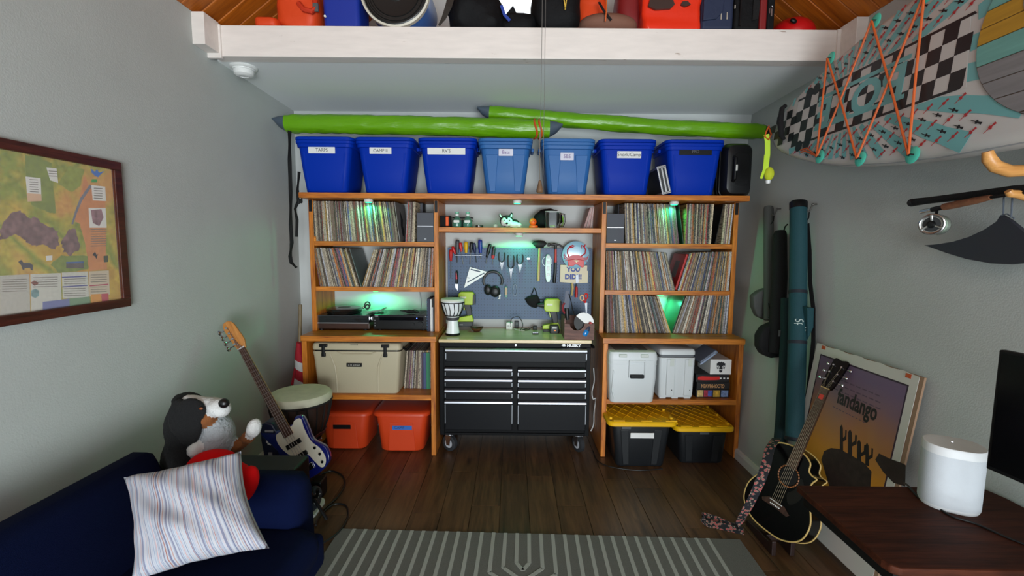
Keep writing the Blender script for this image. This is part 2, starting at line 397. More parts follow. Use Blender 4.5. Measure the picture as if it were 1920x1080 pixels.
# ================= PUCK LIGHTS =================
GRN = mat('green_led', (30, 255, 140), .4, emit=3.5); DIM = mat('dim_lens', (205, 215, 210), .4)
def puck(px, py, Y, zt, label, on=1.0):
    x = PY(px, py, Y).x
    t = thing('puck_light', label, 'light', (x, Y, zt), group='puck lights under the shelves')
    B().lathe([(.031, 0), (.034, -.004), (.034, -.018), (.028, -.024)], Matrix.Translation((x, Y, zt)), 24).build('housing', WHT, t, smooth=True)
    B().lathe([(.027, -.0235), (.024, -.027), (.001, -.028)], Matrix.Translation((x, Y, zt)), 24).build('lens', GRN if on else DIM, t, smooth=True)
    if on:
        l = bpy.data.lights.new('puck_glow', 'SPOT'); l.spot_size = R(176); l.spot_blend = .35; l.energy = on*1.9; l.color = (.06, 1, .42); l.shadow_soft_size = .024
        o = bpy.data.objects.new('puck_glow', l); col.objects.link(o); o.location = (x, Y, zt-.034)
puck(691, 375, 3.585, 2.0, 'white puck light glowing green over the top row of records, left bookcase', 1.9)
puck(970, 378, 3.585, 2.0, 'white puck light glowing green above the toy husky', 1.8)
puck(1264, 379, 3.585, 2.0, 'white puck light glowing green over the top row of records, right bookcase', 2.4)
puck(973, 441, 3.84, 1.754, 'white puck light glowing green above the pegboard', 3.4)
puck(705, 549, 3.89, 1.274, 'white puck light above the turntable and receiver', 3.0)
puck(1238, 556, 3.87, 1.262, 'white puck light in the gap above the lowest row of records', 3.2)

# ================= RECORDS =================
RC = [(206, 190, 160), (182, 168, 148), (142, 126, 110), (214, 206, 192), (108, 88, 74), (78, 60, 52), (48, 42, 42), (26, 24, 28), (164, 46, 40), (118, 28, 36), (186, 122, 66), (204, 166, 96), (58, 76, 126), (44, 80, 82), (90, 108, 84), (144, 88, 108), (186, 186, 196), (172, 80, 46)]
RW = [9, 9, 8, 8, 7, 7, 5, 5, 3, 2, 4, 6, 3, 2, 3, 2, 6, 2]
def spine_mat(i, rgb):
    m = mat('sleeve_%d' % i, rgb, .6); nt = m.node_tree; b = nt.nodes['Principled BSDF']; N = nt.nodes.new; L = nt.links.new
    tc = N('ShaderNodeTexCoord'); oi = N('ShaderNodeObjectInfo'); mp = N('ShaderNodeMapping'); mp.inputs['Scale'].default_value = (260, 12, 95)
    ad = N('ShaderNodeVectorMath'); ad.operation = 'ADD'; sx = N('ShaderNodeVectorMath'); sx.operation = 'SCALE'; sx.inputs[0].default_value = (31, 17, 23); L(oi.outputs['Random'], sx.inputs['Scale'])
    L(tc.outputs['Object'], mp.inputs[0]); L(mp.outputs[0], ad.inputs[0]); L(sx.outputs[0], ad.inputs[1])
    n = N('ShaderNodeTexNoise'); n.inputs['Scale'].default_value = 1; n.inputs['Detail'].default_value = 2; L(ad.outputs[0], n.inputs['Vector'])
    dk = sum(rgb) < 300
    cr = N('ShaderNodeValToRGB'); cr.color_ramp.elements[0].position = .50; cr.color_ramp.elements[1].position = .60
    c0 = lin(rgb); c1 = lin((120, 112, 100)) if dk else lin([v*.62 for v in rgb])
    cr.color_ramp.elements[0].color = c0; cr.color_ramp.elements[1].color = c1; L(n.outputs[0], cr.inputs[0])
    hs = N('ShaderNodeHueSaturation'); mr = N('ShaderNodeMapRange'); mr.inputs[3].default_value = .55; mr.inputs[4].default_value = 1.1; L(oi.outputs['Random'], mr.inputs[0]); L(mr.outputs[0], hs.inputs['Value'])
    L(cr.outputs[0], hs.inputs['Color']); L(hs.outputs[0], b.inputs['Base Color'])
    return m
RM = [spine_mat(i, c) for i, c in enumerate(RC)]
RH = RD = .314
rmesh = {}
def rec_mesh(ci, t, piv):
    k = (ci, t, piv)
    if k not in rmesh:
        b = B(); b.bx(0 if piv == 0 else -t, t if piv == 0 else 0, 0, RD, 0, RH)
        me = bpy.data.meshes.new('record'); b.bm.to_mesh(me); b.bm.free(); me.materials.append(RM[ci]); rmesh[k] = me
    return rmesh[k]
WORDS = {'L1': 'left bookcase top row', 'L2a': 'left bookcase second row', 'L2b': 'left bookcase second row', 'L3': 'by the beige cooler', 'L1b': 'by the left speaker', 'R1a': 'right bookcase top row', 'R1b': 'right bookcase top row',
         'R2a': 'right bookcase second row', 'R2b': 'right bookcase second row', 'R3a': 'right bookcase third row', 'R3b': 'right bookcase third row'}
# (row, base z, front Y, y pixel of base, y pixel of top, base-left, top-left, base-right, top-right)
ROWS = [('L1', 1.673, YU, 452, 378, 588, 584, 746, 735), ('L1b', 1.673, YU, 452, 377, 760, 763, 777, 779),
        ('L2a', 1.311, YU, 538, 466, 600, 585.5, 673, 650), ('L2b', 1.311, YU, 538, 467, 678, 700, 810, 813.5),
        ('L3', .487, 3.60, 734, 662, 757, 763, 808.5, 809),
        ('R1a', 1.674, YU, 456, 379, 1173, 1172, 1272.5, 1264), ('R1b', 1.674, YU, 457, 380, 1284, 1287, 1333, 1339), ('R1b', 1.674, YU, 457, 380, 1353, 1361, 1369.5, 1378),
        ('R2a', 1.299, YU, 545, 470, 1137.5, 1136, 1267, 1250), ('R2b', 1.299, YU, 545, 472, 1271, 1295, 1365.5, 1372),
        ('R3a', .952, YU, 630, 556, 1138, 1137, 1257, 1235), ('R3b', .952, YU, 630, 558, 1262, 1287, 1364.5, 1370)]
recs = []
for row, z, Y, yb, yt, xb0, xt0, xb1, xt1 in ROWS:
    X0, X1 = PY(xb0, yb, Y).x, PY(xb1, yb, Y).x; T0, T1 = PY(xt0, yt, Y).x, PY(xt1, yt, Y).x
    x = X0
    while x < X1-.003:
        t = random.choice((.004, .005, .006, .007, .009, .011, .013)); f = (x-X0)/(X1-X0)
        dx = (T0-X0)*(1-f)+(T1-X1)*f+random.uniform(-.004, .004); an = math.asin(max(-.6, min(.6, dx/RH)))
        step = t/math.cos(an)
        recs.append((row, x, z, Y+random.uniform(0, .008), an, t, random.choices(range(len(RC)), RW)[0])); x += step+.0004
order = sorted(range(len(recs)), key=lambda i: -recs[i][5]); solo = set(order[:285])
CN = {0: 'cream', 1: 'tan-grey', 2: 'grey-brown', 3: 'off-white', 4: 'brown', 5: 'dark brown', 6: 'charcoal', 7: 'black', 8: 'red', 9: 'dark red', 10: 'orange-tan', 11: 'straw yellow', 12: 'blue', 13: 'teal', 14: 'grey-green', 15: 'mauve', 16: 'pale grey', 17: 'rust'}
bs = B()
for i, (row, x, z, y, an, t, ci) in enumerate(recs):
    piv = 1 if an > 0 else 0
    px_ = x+t/math.cos(an) if piv else x
    M = Matrix.Translation((px_, y, z+.0005)) @ Matrix.Rotation(an, 4, 'Y')
    if i in solo:
        o = bpy.data.objects.new('record', rec_mesh(ci, t, piv)); col.objects.link(o); o.matrix_world = M
        nb = [CN[recs[k][6]] if 0 <= k < len(recs) and recs[k][0] == row else 'end' for k in (i-1, i+1)]
        if 'end' in nb: lb = '%s record sleeve at the row end beside a %s one, %s' % (CN[ci], nb[0] if nb[1] == 'end' else nb[1], WORDS[row])
        else: lb = '%s record sleeve between %s and %s ones, %s' % (CN[ci], nb[0], nb[1], WORDS[row])
        tag(o, lb, 'record', '%s records, %s' % (CN[ci], WORDS[row]))
    else:
        bs.mi = ci; bs.bx(0 if piv == 0 else -t, t if piv == 0 else 0, 0, RD-.004, 0, RH-.003, M=M)
tag(bs.build('thin_record_sleeves', RM), 'thin record sleeves filling the rows between the thicker ones', 'records', kind='stuff')
byl = {}
for o in col.objects:
    if o.name.split('.')[0] == 'record' and 'label' in o: byl.setdefault(o['label'], []).append(o)
for lb, os_ in byl.items():
    if len(os_) == 2:
        os_.sort(key=lambda o: o.matrix_world.translation.x); os_[0]['label'], os_[1]['label'] = [lb.replace('at the row end', 'at the %s row end' % s) if 'row end' in lb else lb+', further '+s for s in ('left', 'right')]
# wide sleeves whose faces show where the rows part
def wide_sleeve(xb, xt, yb, yt, z, Y, m, label, mark=None, t=.005):
    X, T = PY(xb, yb, Y).x, PY(xt, yt, Y).x; an = math.asin(max(-.9, min(.9, (T-X)/RH)))
    M = Matrix.Translation((X, Y, z+.0005)) @ Matrix.Rotation(an, 4, 'Y')
    o = B().bx(-t if an > 0 else 0, 0 if an > 0 else t, 0, RD, 0, RH).build('record', m); o.matrix_world = M; MW[o.name] = M
    tag(o, label, 'record'); return o
GS = mat('grey_sleeve', (128, 124, 122), .5, var=.08, vs=9)
o = wide_sleeve(749, 739, 452, 378, 1.673, YU-.005, GS, 'grey record sleeve with a dark figure on its face, leaning in the top row')
b = B(); Mf = Matrix.Translation((.0055, .14, .15)) @ Matrix(((0, 0, 1, 0), (1, 0, 0, 0), (0, 1, 0, 0), (0, 0, 0, 1)))
b.prism([(-.03, -.10), (.02, -.11), (.05, -.06), (.02, -.02), (.05, .03), (.0, .09), (-.03, .10), (-.02, .04), (-.05, -.02)], Mf, 0, .0006)
b.build('printed_figure', INK, o, local=True)
SL = mat('slate_sleeve', (96, 108, 108), .35, var=.1)
wide_sleeve(676.5, 655, 538, 470, 1.311, YU+.01, SL, 'slate grey record sleeve, steepest of those leaning left in the second row')
wide_sleeve(1281, 1272, 456, 382, 1.674, YU+.02, mat('green_lit_sleeve', (30, 58, 46), .4), 'dark green-lit record sleeve with a small white tag in the top row gap')  # a dark sleeve; the green puck glow is put into its colour
wide_sleeve(1341, 1357, 457, 382, 1.674, YU+.01, BLK, 'black record sleeve leaning alone near the end of the top row')
wide_sleeve(1260, 1284, 630, 556, .952, YU+.012, mat('green_lit_gloss_sleeve', (40, 88, 74), .25), 'glossy green-lit record sleeve leaning over the green-lit gap')  # green of the base colour stands for puck light on the face
# red spiral folder
X, T = PY(1269.5, 545, YU+.02).x, PY(1292, 472, YU+.02).x; an = math.asin((T-X)/.30)
M = Matrix.Translation((X, YU+.02, 1.2995)) @ Matrix.Rotation(an, 4, 'Y')
t = thing('folder', 'red plastic spiral folder leaning in the middle of the second row', 'folder', M=M)
B().bx(-.02, -.002, 0, .29, .002, .30).build('cover', RED, t, local=True, bevel=.004)
b = B()
for k in range(16): b.tube([(.000+.006*math.cos(a), -.004+.008*math.sin(a), .015+k*.0178) for a in (R(20*j) for j in range(18))], .0016, 5, loop=True)
b.build('spiral_binding', BLK, t, local=True)
B().bx(-.021, -.0205, .08, .18, .10, .24).build('printed_panel', mat('grey_print', (120, 110, 110), .6), t, local=True)
# ================= TOTES ON THE TOP SHELF =================
ROYAL = mat('royal_blue_plastic', (0, 46, 160), .5, spec=.12); ROYALD = mat('royal_blue_plastic_worn', (20, 66, 186), .5)
DENIM = mat('denim_blue_plastic', (44, 98, 160), .48, spec=.3); SILVER = mat('silver_tape', (165, 165, 178), .35, .3)
def tote_body(wb, db, wt, dt, h, r, wall_ribs=None):
    b = B()
    b.loft([ring_z(wb-.02, db-.02, r, 0), ring_z(wb, db, r, .012), ring_z(wb*.62+wt*.38, db*.62+dt*.38, r, h*.42), ring_z(wt-.03, dt-.03, r, h*.86), ring_z(wt-.03, dt-.03, r, h*.86+.004)])
    return b
def tote(name, label, px0, px1, bx0, bx1, m, lab=None, labtxt='', panel=False, z=2.04, yf=3.525, group='blue totes on the top shelf', labcol=PAPER, txcol=INK, lw=None, lz=None):
    s = 249.5; W = (px1-px0)/s; Wb = (bx1-bx0)/s; cx = PY((bx0+bx1)/2, 350, yf).x; D = .41; h = .425
    t = thing(name, label, 'tote', (cx, yf+D/2, z), group=group)
    b = tote_body(Wb, D-.06, W, D, h, .045); b.build('body', m, t, local=True, smooth=True)
    b = B()
    b.loft([ring_z(W-.03, D-.03, .05, h*.80), ring_z(W-.012, D-.012, .05, h*.81), ring_z(W-.008, D-.008, .05, h*.865), ring_z(W+.004, D+.004, .05, h*.875), ring_z(W+.006, D+.006, .05, h*.915), ring_z(W-.01, D-.01, .05, h*.92)])
    b.build('rim', m, t, local=True, smooth=True)
    b = B(); b.loft([ring_z(W-.004, D-.004, .05, h*.92), ring_z(W+.010, D+.010, .055, h*.93), ring_z(W+.010, D+.010, .055, h*.975), ring_z(W-.006, D-.006, .05, h*.985), ring_z(W-.05, D-.05, .05, h*.985), ring_z(W-.06, D-.06, .05, h)])
    b.build('lid', m, t, local=True, smooth=True)
    b = B()
    for sx in (-1, 1): b.box((sx*(W/2+.008), 0, h*.84), (.022, .13, .028))
    b.build('handle', m, t, local=True, bevel=.006)
    # front panel follows the taper
    def fy(zz): f = zz/(h*.86); return -((D-.06)/2*(1-f)+(D-.03)/2*f)
    def hw(zz): f = zz/(h*.86); return Wb/2*(1-f)+(W-.03)/2*f
    b = B()
    if panel:
        for sx in (-1, 1):     # raised shoulders either side of a recessed tapering panel
            z0, z1 = .02, h*.70
            a = [Vector((sx*.075, fy(z0)-.007, z0)), Vector((sx*(hw(z0)-.03), fy(z0)-.007, z0)), Vector((sx*(hw(z1)-.03), fy(z1)-.009, z1)), Vector((sx*.055, fy(z1)-.009, z1))]
            c = [v+Vector((0, .02, 0)) for v in a]; b.loft([a, c])
        b.build('moulded_shoulders', m, t, local=True, bevel=.004)
    else:
        z0, z1 = .03, h*.72
        for sx in (-1, 1):
            a = [Vector((sx*(hw(z0)-.035), fy(z0)-.003, z0)), Vector((sx*(hw(z0)-.045), fy(z0)-.003, z0)), Vector((sx*(hw(z1)-.05), fy(z1)-.003, z1)), Vector((sx*(hw(z1)-.035), fy(z1)-.003, z1))]
            B().loft([a, [v+Vector((0, .012, 0)) for v in a]]).build('moulded_rib', m, t, local=True, bevel=.001)
    if lab:
        x0, x1, y0, y1 = lab; xa, xb, za, zb = XZ(x0, y0, x1, y1, yf)
        lc = (xa+xb)/2; lzz = (za+zb)/2; yy = yf+D/2+fy(lzz-z)-(.012 if panel else .006)
        tilt = math.atan(.015/(h*.86))
        M = Matrix.Translation((lc, yy, lzz)) @ Matrix.Rotation(R(90)+tilt, 4, 'X')
        l = B().prism(rrect(xb-xa, zb-za, .002, 1), M, -.004, .0008).build('label', labcol, t)
        if labtxt: text(labtxt, M @ Matrix.Translation((0, 0, .001)), (zb-za)*.72, txcol, l, ext=.0003, sx=.95)
    return t
tote('storage_tote', 'royal blue tote labelled TARPS, at the left end of the top shelf', 549.7, 660, 568, 648, ROYAL, (577, 627, 275, 287), 'TARPS')
tote('storage_tote', 'royal blue tote with a white CAMP II label', 664.5, 775, 681, 760, ROYAL, (692, 733, 276, 288), 'CAMP II')
tote('storage_tote', 'royal blue tote with a long white label, left of the light blue totes', 783, 893, 797.6, 879, ROYAL, (801, 872, 276, 289), "RV'S")
tote('storage_tote', 'light blue tote with a recessed front panel, left of the pull cord', 898, 1000, 910.6, 983.5, DENIM, (935, 962, 279, 292), 'Bats', True, labcol=SILVER, txcol=mat('purple_ink', (90, 50, 120), .6))
tote('storage_tote', 'light blue tote with a recessed front panel, right of the pull cord', 1014, 1115, 1028, 1101.5, DENIM, (1051, 1076, 286, 300), 'SBS', True, labcol=SILVER, txcol=MATS['purple_ink'])
tote('storage_tote', 'royal blue tote with a small white handwritten label, left of the silver case', 1124, 1232, 1135, 1217, ROYAL, (1158, 1203, 283, 296), 'Snork/Camp')
tote('storage_tote', 'royal blue tote with a black label, beside the black hard case', 1250, 1361, 1261, 1343, ROYAL, (1275, 1336, 278, 290), 'PFD', labcol=BLK, txcol=mat('grey_ink', (90, 90, 95), .6))
# silver aluminium case leaning between totes
p0 = PY(1243, 362, 3.56); M = Matrix.Translation((p0.x, 3.50, 2.0405)) @ Matrix.Rotation(R(-14), 4, 'Y')
t = thing('aluminium_case', 'slim silver aluminium case leaning between two royal blue totes', 'case', M=M)
B().bx(-.02, .048, .012, .34, 0.012, .215).build('body', mat('dark_case_panel', (38, 40, 44), .4), t, local=True, bevel=.004)
b = B()
for xx in (-.02, .010, .036): b.bx(xx, xx+.012, .004, .014, .012, .215)
b.bx(-.022, .05, .004, .345, .203, .218); b.bx(-.022, .05, .004, .345, .010, .024)
b.build('edge_trim', mat('satin_aluminium', (205, 206, 208), .32, .85), t, local=True, bevel=.002)
b = B()
for zz in (.012, .216): b.box((.014, .006, zz), (.066, .014, .012))
b.build('corner_cap', STEEL, t, local=True, bevel=.003)
# black hard case at the right end
xa, xb, za, zb = XZ(1356, 266, 1419, 364, 3.53)
t = thing('hard_case', 'glossy black hard shell case at the right end of the top shelf', 'case', ((xa+xb)/2, 3.53, 2.0405))
w_, h_ = xb-xa-.03, zb-2.042
HC = mat('glossy_black_shell', (20, 21, 23), .28)
def vr(y, w2, h2, r): return [Vector((x, y, z+h_/2)) for x, z in rrect(w2, h2, r, 6)]
B().loft([vr(.0, w_*.55, h_*.72, .05), vr(.008, w_*.80, h_*.9, .05), vr(.05, w_, h_, .06), vr(.30, w_, h_, .06), vr(.34, w_*.8, h_*.9, .05)]).build('shell', HC, t, local=True, smooth=True)
b = B()
for yy in (.085, .13, .2): b.loft([vr(yy, w_+.012, h_+.008, .062), vr(yy+.018, w_+.012, h_+.008, .062)])
b.build('ridge', HC, t, local=True, smooth=True)
b = B(); hx = -w_*.22
b.tube([(hx, -.004, h_*.28), (hx, -.028, h_*.31), (hx, -.03, h_*.5), (hx, -.028, h_*.69), (hx, -.004, h_*.72)], .013, 10); b.build('handle', BLK, t, local=True, smooth=True)
B().box((hx+.004, -.042, h_*.51), (.014, .008, .045)).build('latch', mat('pale_latch', (205, 205, 200), .4), t, local=True, bevel=.002)
b = B(); b.loft([[Vector((x+.012, y, z+h_*.5)) for x, z in rrect(w_*.5, h_*.6, .03, 4)] for y in (-.006, .004)]); b.build('handle_recess', BLK, t, local=True, bevel=.002)
# ================= LIME GREEN ROLLS =================
LIME = mat('lime_vinyl', (98, 156, 4), .30, bump=.5, bs=16, stretch=(.6, 3, 3), spec=.5); GVIN = mat('grey_vinyl', (72, 84, 98), .45)
def roll(label, pts, r, tip0, tip1):
    t = thing('vinyl_roll', label, 'roll', pts[0])
    P = []; n = 70
    for i in range(n+1):
        f = i/n*(len(pts)-1); k = min(int(f), len(pts)-2); P.append(pts[k].lerp(pts[k+1], f-k))
    b = B(); rings = []
    d = (pts[-1]-pts[0]).normalized(); u = Vector((0, 0, 1)); u = (u-d*u.dot(d)).normalized(); v = d.cross(u)
    for i, p in enumerate(P):
        ring = []
        for k in range(28):
            a = 2*math.pi*k/28
            q = Vector((i*.12, k*.0, 0)); tw = noise.noise(Vector((i*.16+1.9*math.sin(a), 2*math.cos(a), pts[0].x*3)))
            rr = r*(1+.10*tw+.09*noise.noise(Vector((i*.5+a*1.3, a, 3.3))))*(1 if 1 < i < n-1 else .93)
            ring.append(p+u*(math.cos(a)*rr*1.0)+v*(math.sin(a)*rr))
        rings.append(ring)
    b.loft(rings).build('green_sleeve', LIME, t, smooth=True, angle=60)
    for tip, base in ((tip0, P[0]), (tip1, P[-1])):
        if tip:
            e = (base-P[5] if base is P[0] else base-P[-6]).normalized()
            if tip == 'flap':
                b = B(); q = base+e*.10+Vector((0, 0, .030))
                a = [base+e*.0+u*(math.cos(x)*r*.9)+v*(math.sin(x)*r*.9) for x in (R(30*k) for k in range(12))]
                m_ = [base+e*.055+Vector((0, 0, .012))+u*(math.cos(x)*r*.6)+v*(math.sin(x)*r*.7) for x in (R(30*k) for k in range(12))]
                c = [q+u*(math.cos(x)*r*.1)+v*(math.sin(x)*r*.5) for x in (R(30*k) for k in range(12))]
                b.loft([a, m_, c]).build('grey_end', GVIN, t, smooth=True, label='grey vinyl end flap')
            else:
                B().cyl(base-e*.004, base+e*.05, r*.95, r*.55, 20).build('strap_end', BLKF, t, label='black strapped end')
    return t
Yr = 3.60
roll('lime green vinyl roll lying over the four left totes with a grey flapped end', [PY(538, 232, Yr), PY(760, 235, Yr), PY(1030, 242, Yr)], .070, 'flap', 'flap')
roll('lime green vinyl roll slanting over the right totes towards the paddleboard nose', [PY(918, 212, 3.74), PY(1060, 225, 3.73), PY(1250, 239, 3.70), PY(1430, 247, 3.67)], .058, 'flap', 'cap')
b = B()
pc = PY(1008, 242, Yr)
for s in (-1, 1): b.tube([pc+Vector((s*.018+.012*math.sin(2*a), .073*math.sin(a), .068*math.cos(a))) for a in (R(20*k) for k in range(18))], .009, 6, loop=True)
tag(b.build('orange_webbing_loop', mat('orange_webbing', (196, 78, 24), .8, bump=.3, bs=300), smooth=True), 'orange webbing loop wrapped round the left lime roll', 'strap')
# black straps hanging at the left end
def strap(name, label, pix, Y, w_, turns, cat='strap', m=BLKF):
    pts = [PY(x, y, Y) for x, y in pix]; P = []; W = []
    for i in range(len(pts)-1):
        for k in range(8): P.append(pts[i].lerp(pts[i+1], k/8))
    P.append(pts[-1])
    for i in range(len(P)): a = .5+.5*math.sin(turns*math.pi*i/len(P)); a = a*R(80); W.append((math.cos(a), math.sin(a), 0))
    return tag(B().ribbon(P, W, w_, .003).build(name, m), label, cat)
strap('hanging_strap', 'long twisted black strap hanging from the left end of the lime roll', [(543, 243), (543, 300), (545, 360), (545, 420), (547, 455), (544, 480), (546, 492), (556, 502)], 3.58, .028, 7)
strap('hanging_strap', 'short black buckle strap hanging beside the TARPS tote', [(561, 322), (558, 355), (559, 378), (553, 392), (557, 412), (556, 444)], 3.56, .022, 4)
b = B(); q = PY(563, 377, 3.55)
for k in (-1, 0, 1): b.box(q+Vector((.012*k, 0, .006*k)), (.010, .012, .034))
b.box(q+Vector((-.008, 0, -.01)), (.045, .008, .014))
tag(b.build('strap_buckle', BLK, bevel=.002), 'black plastic side-release buckle beside the left bookcase bracket', 'buckle')
# neon leash at the board nose
NEON = mat('neon_webbing', (186, 220, 30), .6)
pts = [PY(1437, 252, 3.1), PY(1439, 265, 3.1), PY(1439, 290, 3.1), PY(1436, 312, 3.1), PY(1441, 334, 3.1)]
t = thing('neon_strap', 'neon yellow strap with a tennis-ball end hanging below the paddleboard nose', 'strap', pts[-1])
B().ribbon(pts, (1, -.3, 0), .032, .003).build('webbing', NEON, t); B().ribbon([pts[2]+Vector((-.01, .005, 0)), PY(1433, 318, 3.1), PY(1427, 335, 3.1)], (1, -.4, 0), .016, .003).build('loose_tail', NEON, t)
B().sph(PY(1442, 326, 3.1), (.032, .03, .045)).build('ball_pouch', mat('neon_ball', (190, 200, 40), .8, bump=.3, bs=120), t, smooth=True)
B().cyl(PY(1440, 338, 3.1), PY(1440, 344, 3.1), .016, .013).build('end_cap', WHT, t, smooth=True)
OR = mat('orange_cord', (205, 92, 30), .6)
b = B(); b.tube([PY(1442, 236, 3.12), PY(1437, 246, 3.1), PY(1434, 256, 3.1), PY(1441, 262, 3.09), PY(1446, 252, 3.1), PY(1442, 240, 3.12)], .005, 6); b.build('orange_tie', OR, t, smooth=True)
# pull cord
t = thing('pull_cord', 'thin pull cord with bead chain and wooden pull between the light blue totes', 'cord', PY(1013, 362, 2.75))
top = PY(1016, 0, 2.75); top = Vector((PY(1012, 362, 2.75).x, 2.75, 4.3))
b = B(); b.tube([top, PY(1012, 362, 2.75)+Vector((0, 0, .31))], .0016, 5); b.build('cord', mat('grey_cord', (110, 108, 104), .7), t)
b = B(); b.tube([top+Vector((.018, 0, 0)), PY(1018, 362, 2.75)+Vector((0, 0, .10))], .0014, 5); b.build('cord', MATS['grey_cord'], t)
b = B(); a0 = PY(1012, 250, 2.75); a1 = PY(1012, 340, 2.75)
for k in range(48): b.sph(a0.lerp(a1, k/47), .0034, seg=6)
o = b.build('bead_chain', mat('nickel', (190, 186, 178), .3, .8), t); o['kind'] = 'stuff'
p = PY(1012, 362, 2.75)
B().lathe([(.003, .075), (.009, .07), (.012, .05), (.020, .02), (.021, .008), (.014, 0), (.003, -.001)], Matrix.Translation(p), 16).build('wooden_pull', wood('pull_wood', (88, 64, 44), (140, 108, 78), 'z', 3), t, smooth=True)
# smoke detector
p = PZ(457, 125, ZS); t = thing('smoke_detector', 'round white smoke detector on the soffit near the left wall', 'smoke detector', p)
B().lathe([(.082, 0), (.084, -.008), (.078, -.016), (.070, -.018)], Matrix.Translation(p), 32).build('mounting_ring', WHT, t, smooth=True)
B().lathe([(.068, -.016), (.066, -.024), (.060, -.026), (.062, -.03), (.058, -.052), (.045, -.062), (.028, -.064), (.026, -.060), (.001, -.060)], Matrix.Translation(p), 32).build('body', WHT, t, smooth=True)

# ================= THINGS ON THE LOFT =================
LT_ = ZL+.0005
ORG = mat('orange_nylon', (214, 66, 18), .6, bump=.3, bs=14); ORD = mat('burnt_orange_nylon', (190, 48, 18), .6, bump=.3, bs=14)
NAVY = mat('navy_nylon', (26, 38, 66), .7, bump=.3, bs=18); BBAG = mat('black_nylon', (9, 10, 13), .75, bump=.7, bs=22, spec=.25); DRYB = mat('blue_dry_bag', (26, 52, 150), .35, bump=.2, bs=10)
RDRY = mat('red_orange_dry_bag', (224, 48, 22), .28, bump=.35, bs=9); BRN = mat('brown_canvas', (122, 84, 68), .85, bump=.3, bs=20); DRED = mat('dark_red_foam', (120, 18, 20), .6)
def lump(x0, x1, ztop, Y, D, m, name, label, cat, seed=1, amp=.02, sq=.55, freq=6):
    """stuff sack: a rounded box with folds, resting on the loft deck"""
    a, c = PY(x0, 30, Y).x, PY(x1, 30, Y).x; H = ztop-LT_; cx = (a+c)/2
    b = B(); b.sph((0, 0, 0), 1, seg=36)
    for v in b.bm.verts:
        q = v.co.copy(); s = lambda t: math.copysign(abs(t)**sq, t)
        v.co = Vector((cx+s(q.x)*(c-a)/2, Y+D/2+s(q.y)*D/2, LT_+H/2+s(q.z)*H/2))
    for v in b.bm.verts:
        d = noise.noise_vector(v.co*freq+Vector((seed*7, seed, seed*3)))+.5*noise.noise_vector(v.co*freq*2.4+Vector((seed, seed*5, 0)))
        v.co += d*amp; v.co.z = max(v.co.z, LT_+.0005)
    o = b.build(name, m, smooth=True, angle=70) if cat is None else None
    if o: return o
    t = thing(name, label, cat, (cx, Y+D/2, LT_)); b.build('sack', m, t, smooth=True, angle=70); return t
Yl = BEAMY+.015
t = lump(470, 516, 3.055, Yl, .18, ORG, 'stuff_sack', 'small flat orange-red sack at the left end of the loft edge', 'bag', 2, .010)
t = lump(512, 592, 3.25, Yl, .24, ORG, 'stuff_sack', 'large bright orange sack beside the blue dry bag on the loft', 'bag', 3, .03)
B().tube([PY(560, 6, Yl-.01), PY(570, 18, Yl-.02), PY(585, 22, Yl-.02), PY(593, 14, Yl-.01), PY(590, 2, Yl)], .016, 8).build('carry_strap', ORD, t, smooth=True)
B().box(PY(592, 14, Yl-.015), (.035, .02, .05)).build('buckle', mat('grey_buckle', (80, 84, 86), .5), t, bevel=.006)
# blue dry bag
a, c = PY(603, 30, Yl).x, PY(673, 30, Yl).x; t = thing('dry_bag', 'square royal blue dry bag with a rivet, left of the round drum lid', 'bag', ((a+c)/2, Yl+.1, LT_))
b = B(); b.loft([[Vector(((a+c)/2+x, Yl+.12+y, z)) for x, y in rrect((c-a)*k, .22*k, .03, 5)] for z, k in ((LT_, .97), (LT_+.03, 1), (LT_+.15, .99), (LT_+.32, 1), (LT_+.42, .8))]); b.wobble(.008, 9, 2)
for v in b.bm.verts: v.co.z = max(v.co.z, LT_)
b.build('bag', DRYB, t, smooth=True, angle=50); B().cyl(PY(610, 31, Yl), PY(610, 31, Yl)+Vector((0, -.008, 0)), .007).build('rivet', WHT, t)
# drum lying on its side: lid towards us
cx = PY(740, 30, Yl).x; rad = .215; M = Matrix.Translation((cx, Yl+.02, LT_+rad+.006)) @ Matrix.Rotation(R(90), 4, 'X')
t = thing('plastic_drum', 'blue plastic drum lying on its side with a black lid and white ring', 'drum', (cx, Yl+.2, LT_))
B().lathe([(.195, -.36), (.205, -.34), (.2, -.1), (.205, -.03), (.20, -.01)], M, 40).build('barrel', mat('pale_blue_drum', (60, 120, 200), .35), t, smooth=True)
B().lathe([(.196, -.02), (.215, -.018), (.215, .012), (.203, .016), (.2, .0), (.196, -.005)], M, 48).build('ring', mat('ivory_ring', (205, 200, 185), .45), t, smooth=True, label='ivory locking ring')
B().lathe([(.198, -.01), (.198, .004), (.190, .008), (.186, .002), (.178, .002), (.174, .008), (.166, .008), (.162, .000), (.152, .000), (.148, .006), (.135, .004), (.06, .002), (.055, .006), (.001, .006)], M, 48).build('lid', mat('black_lid', (24, 25, 25), .38), t, smooth=True, angle=25, label='black ribbed lid')
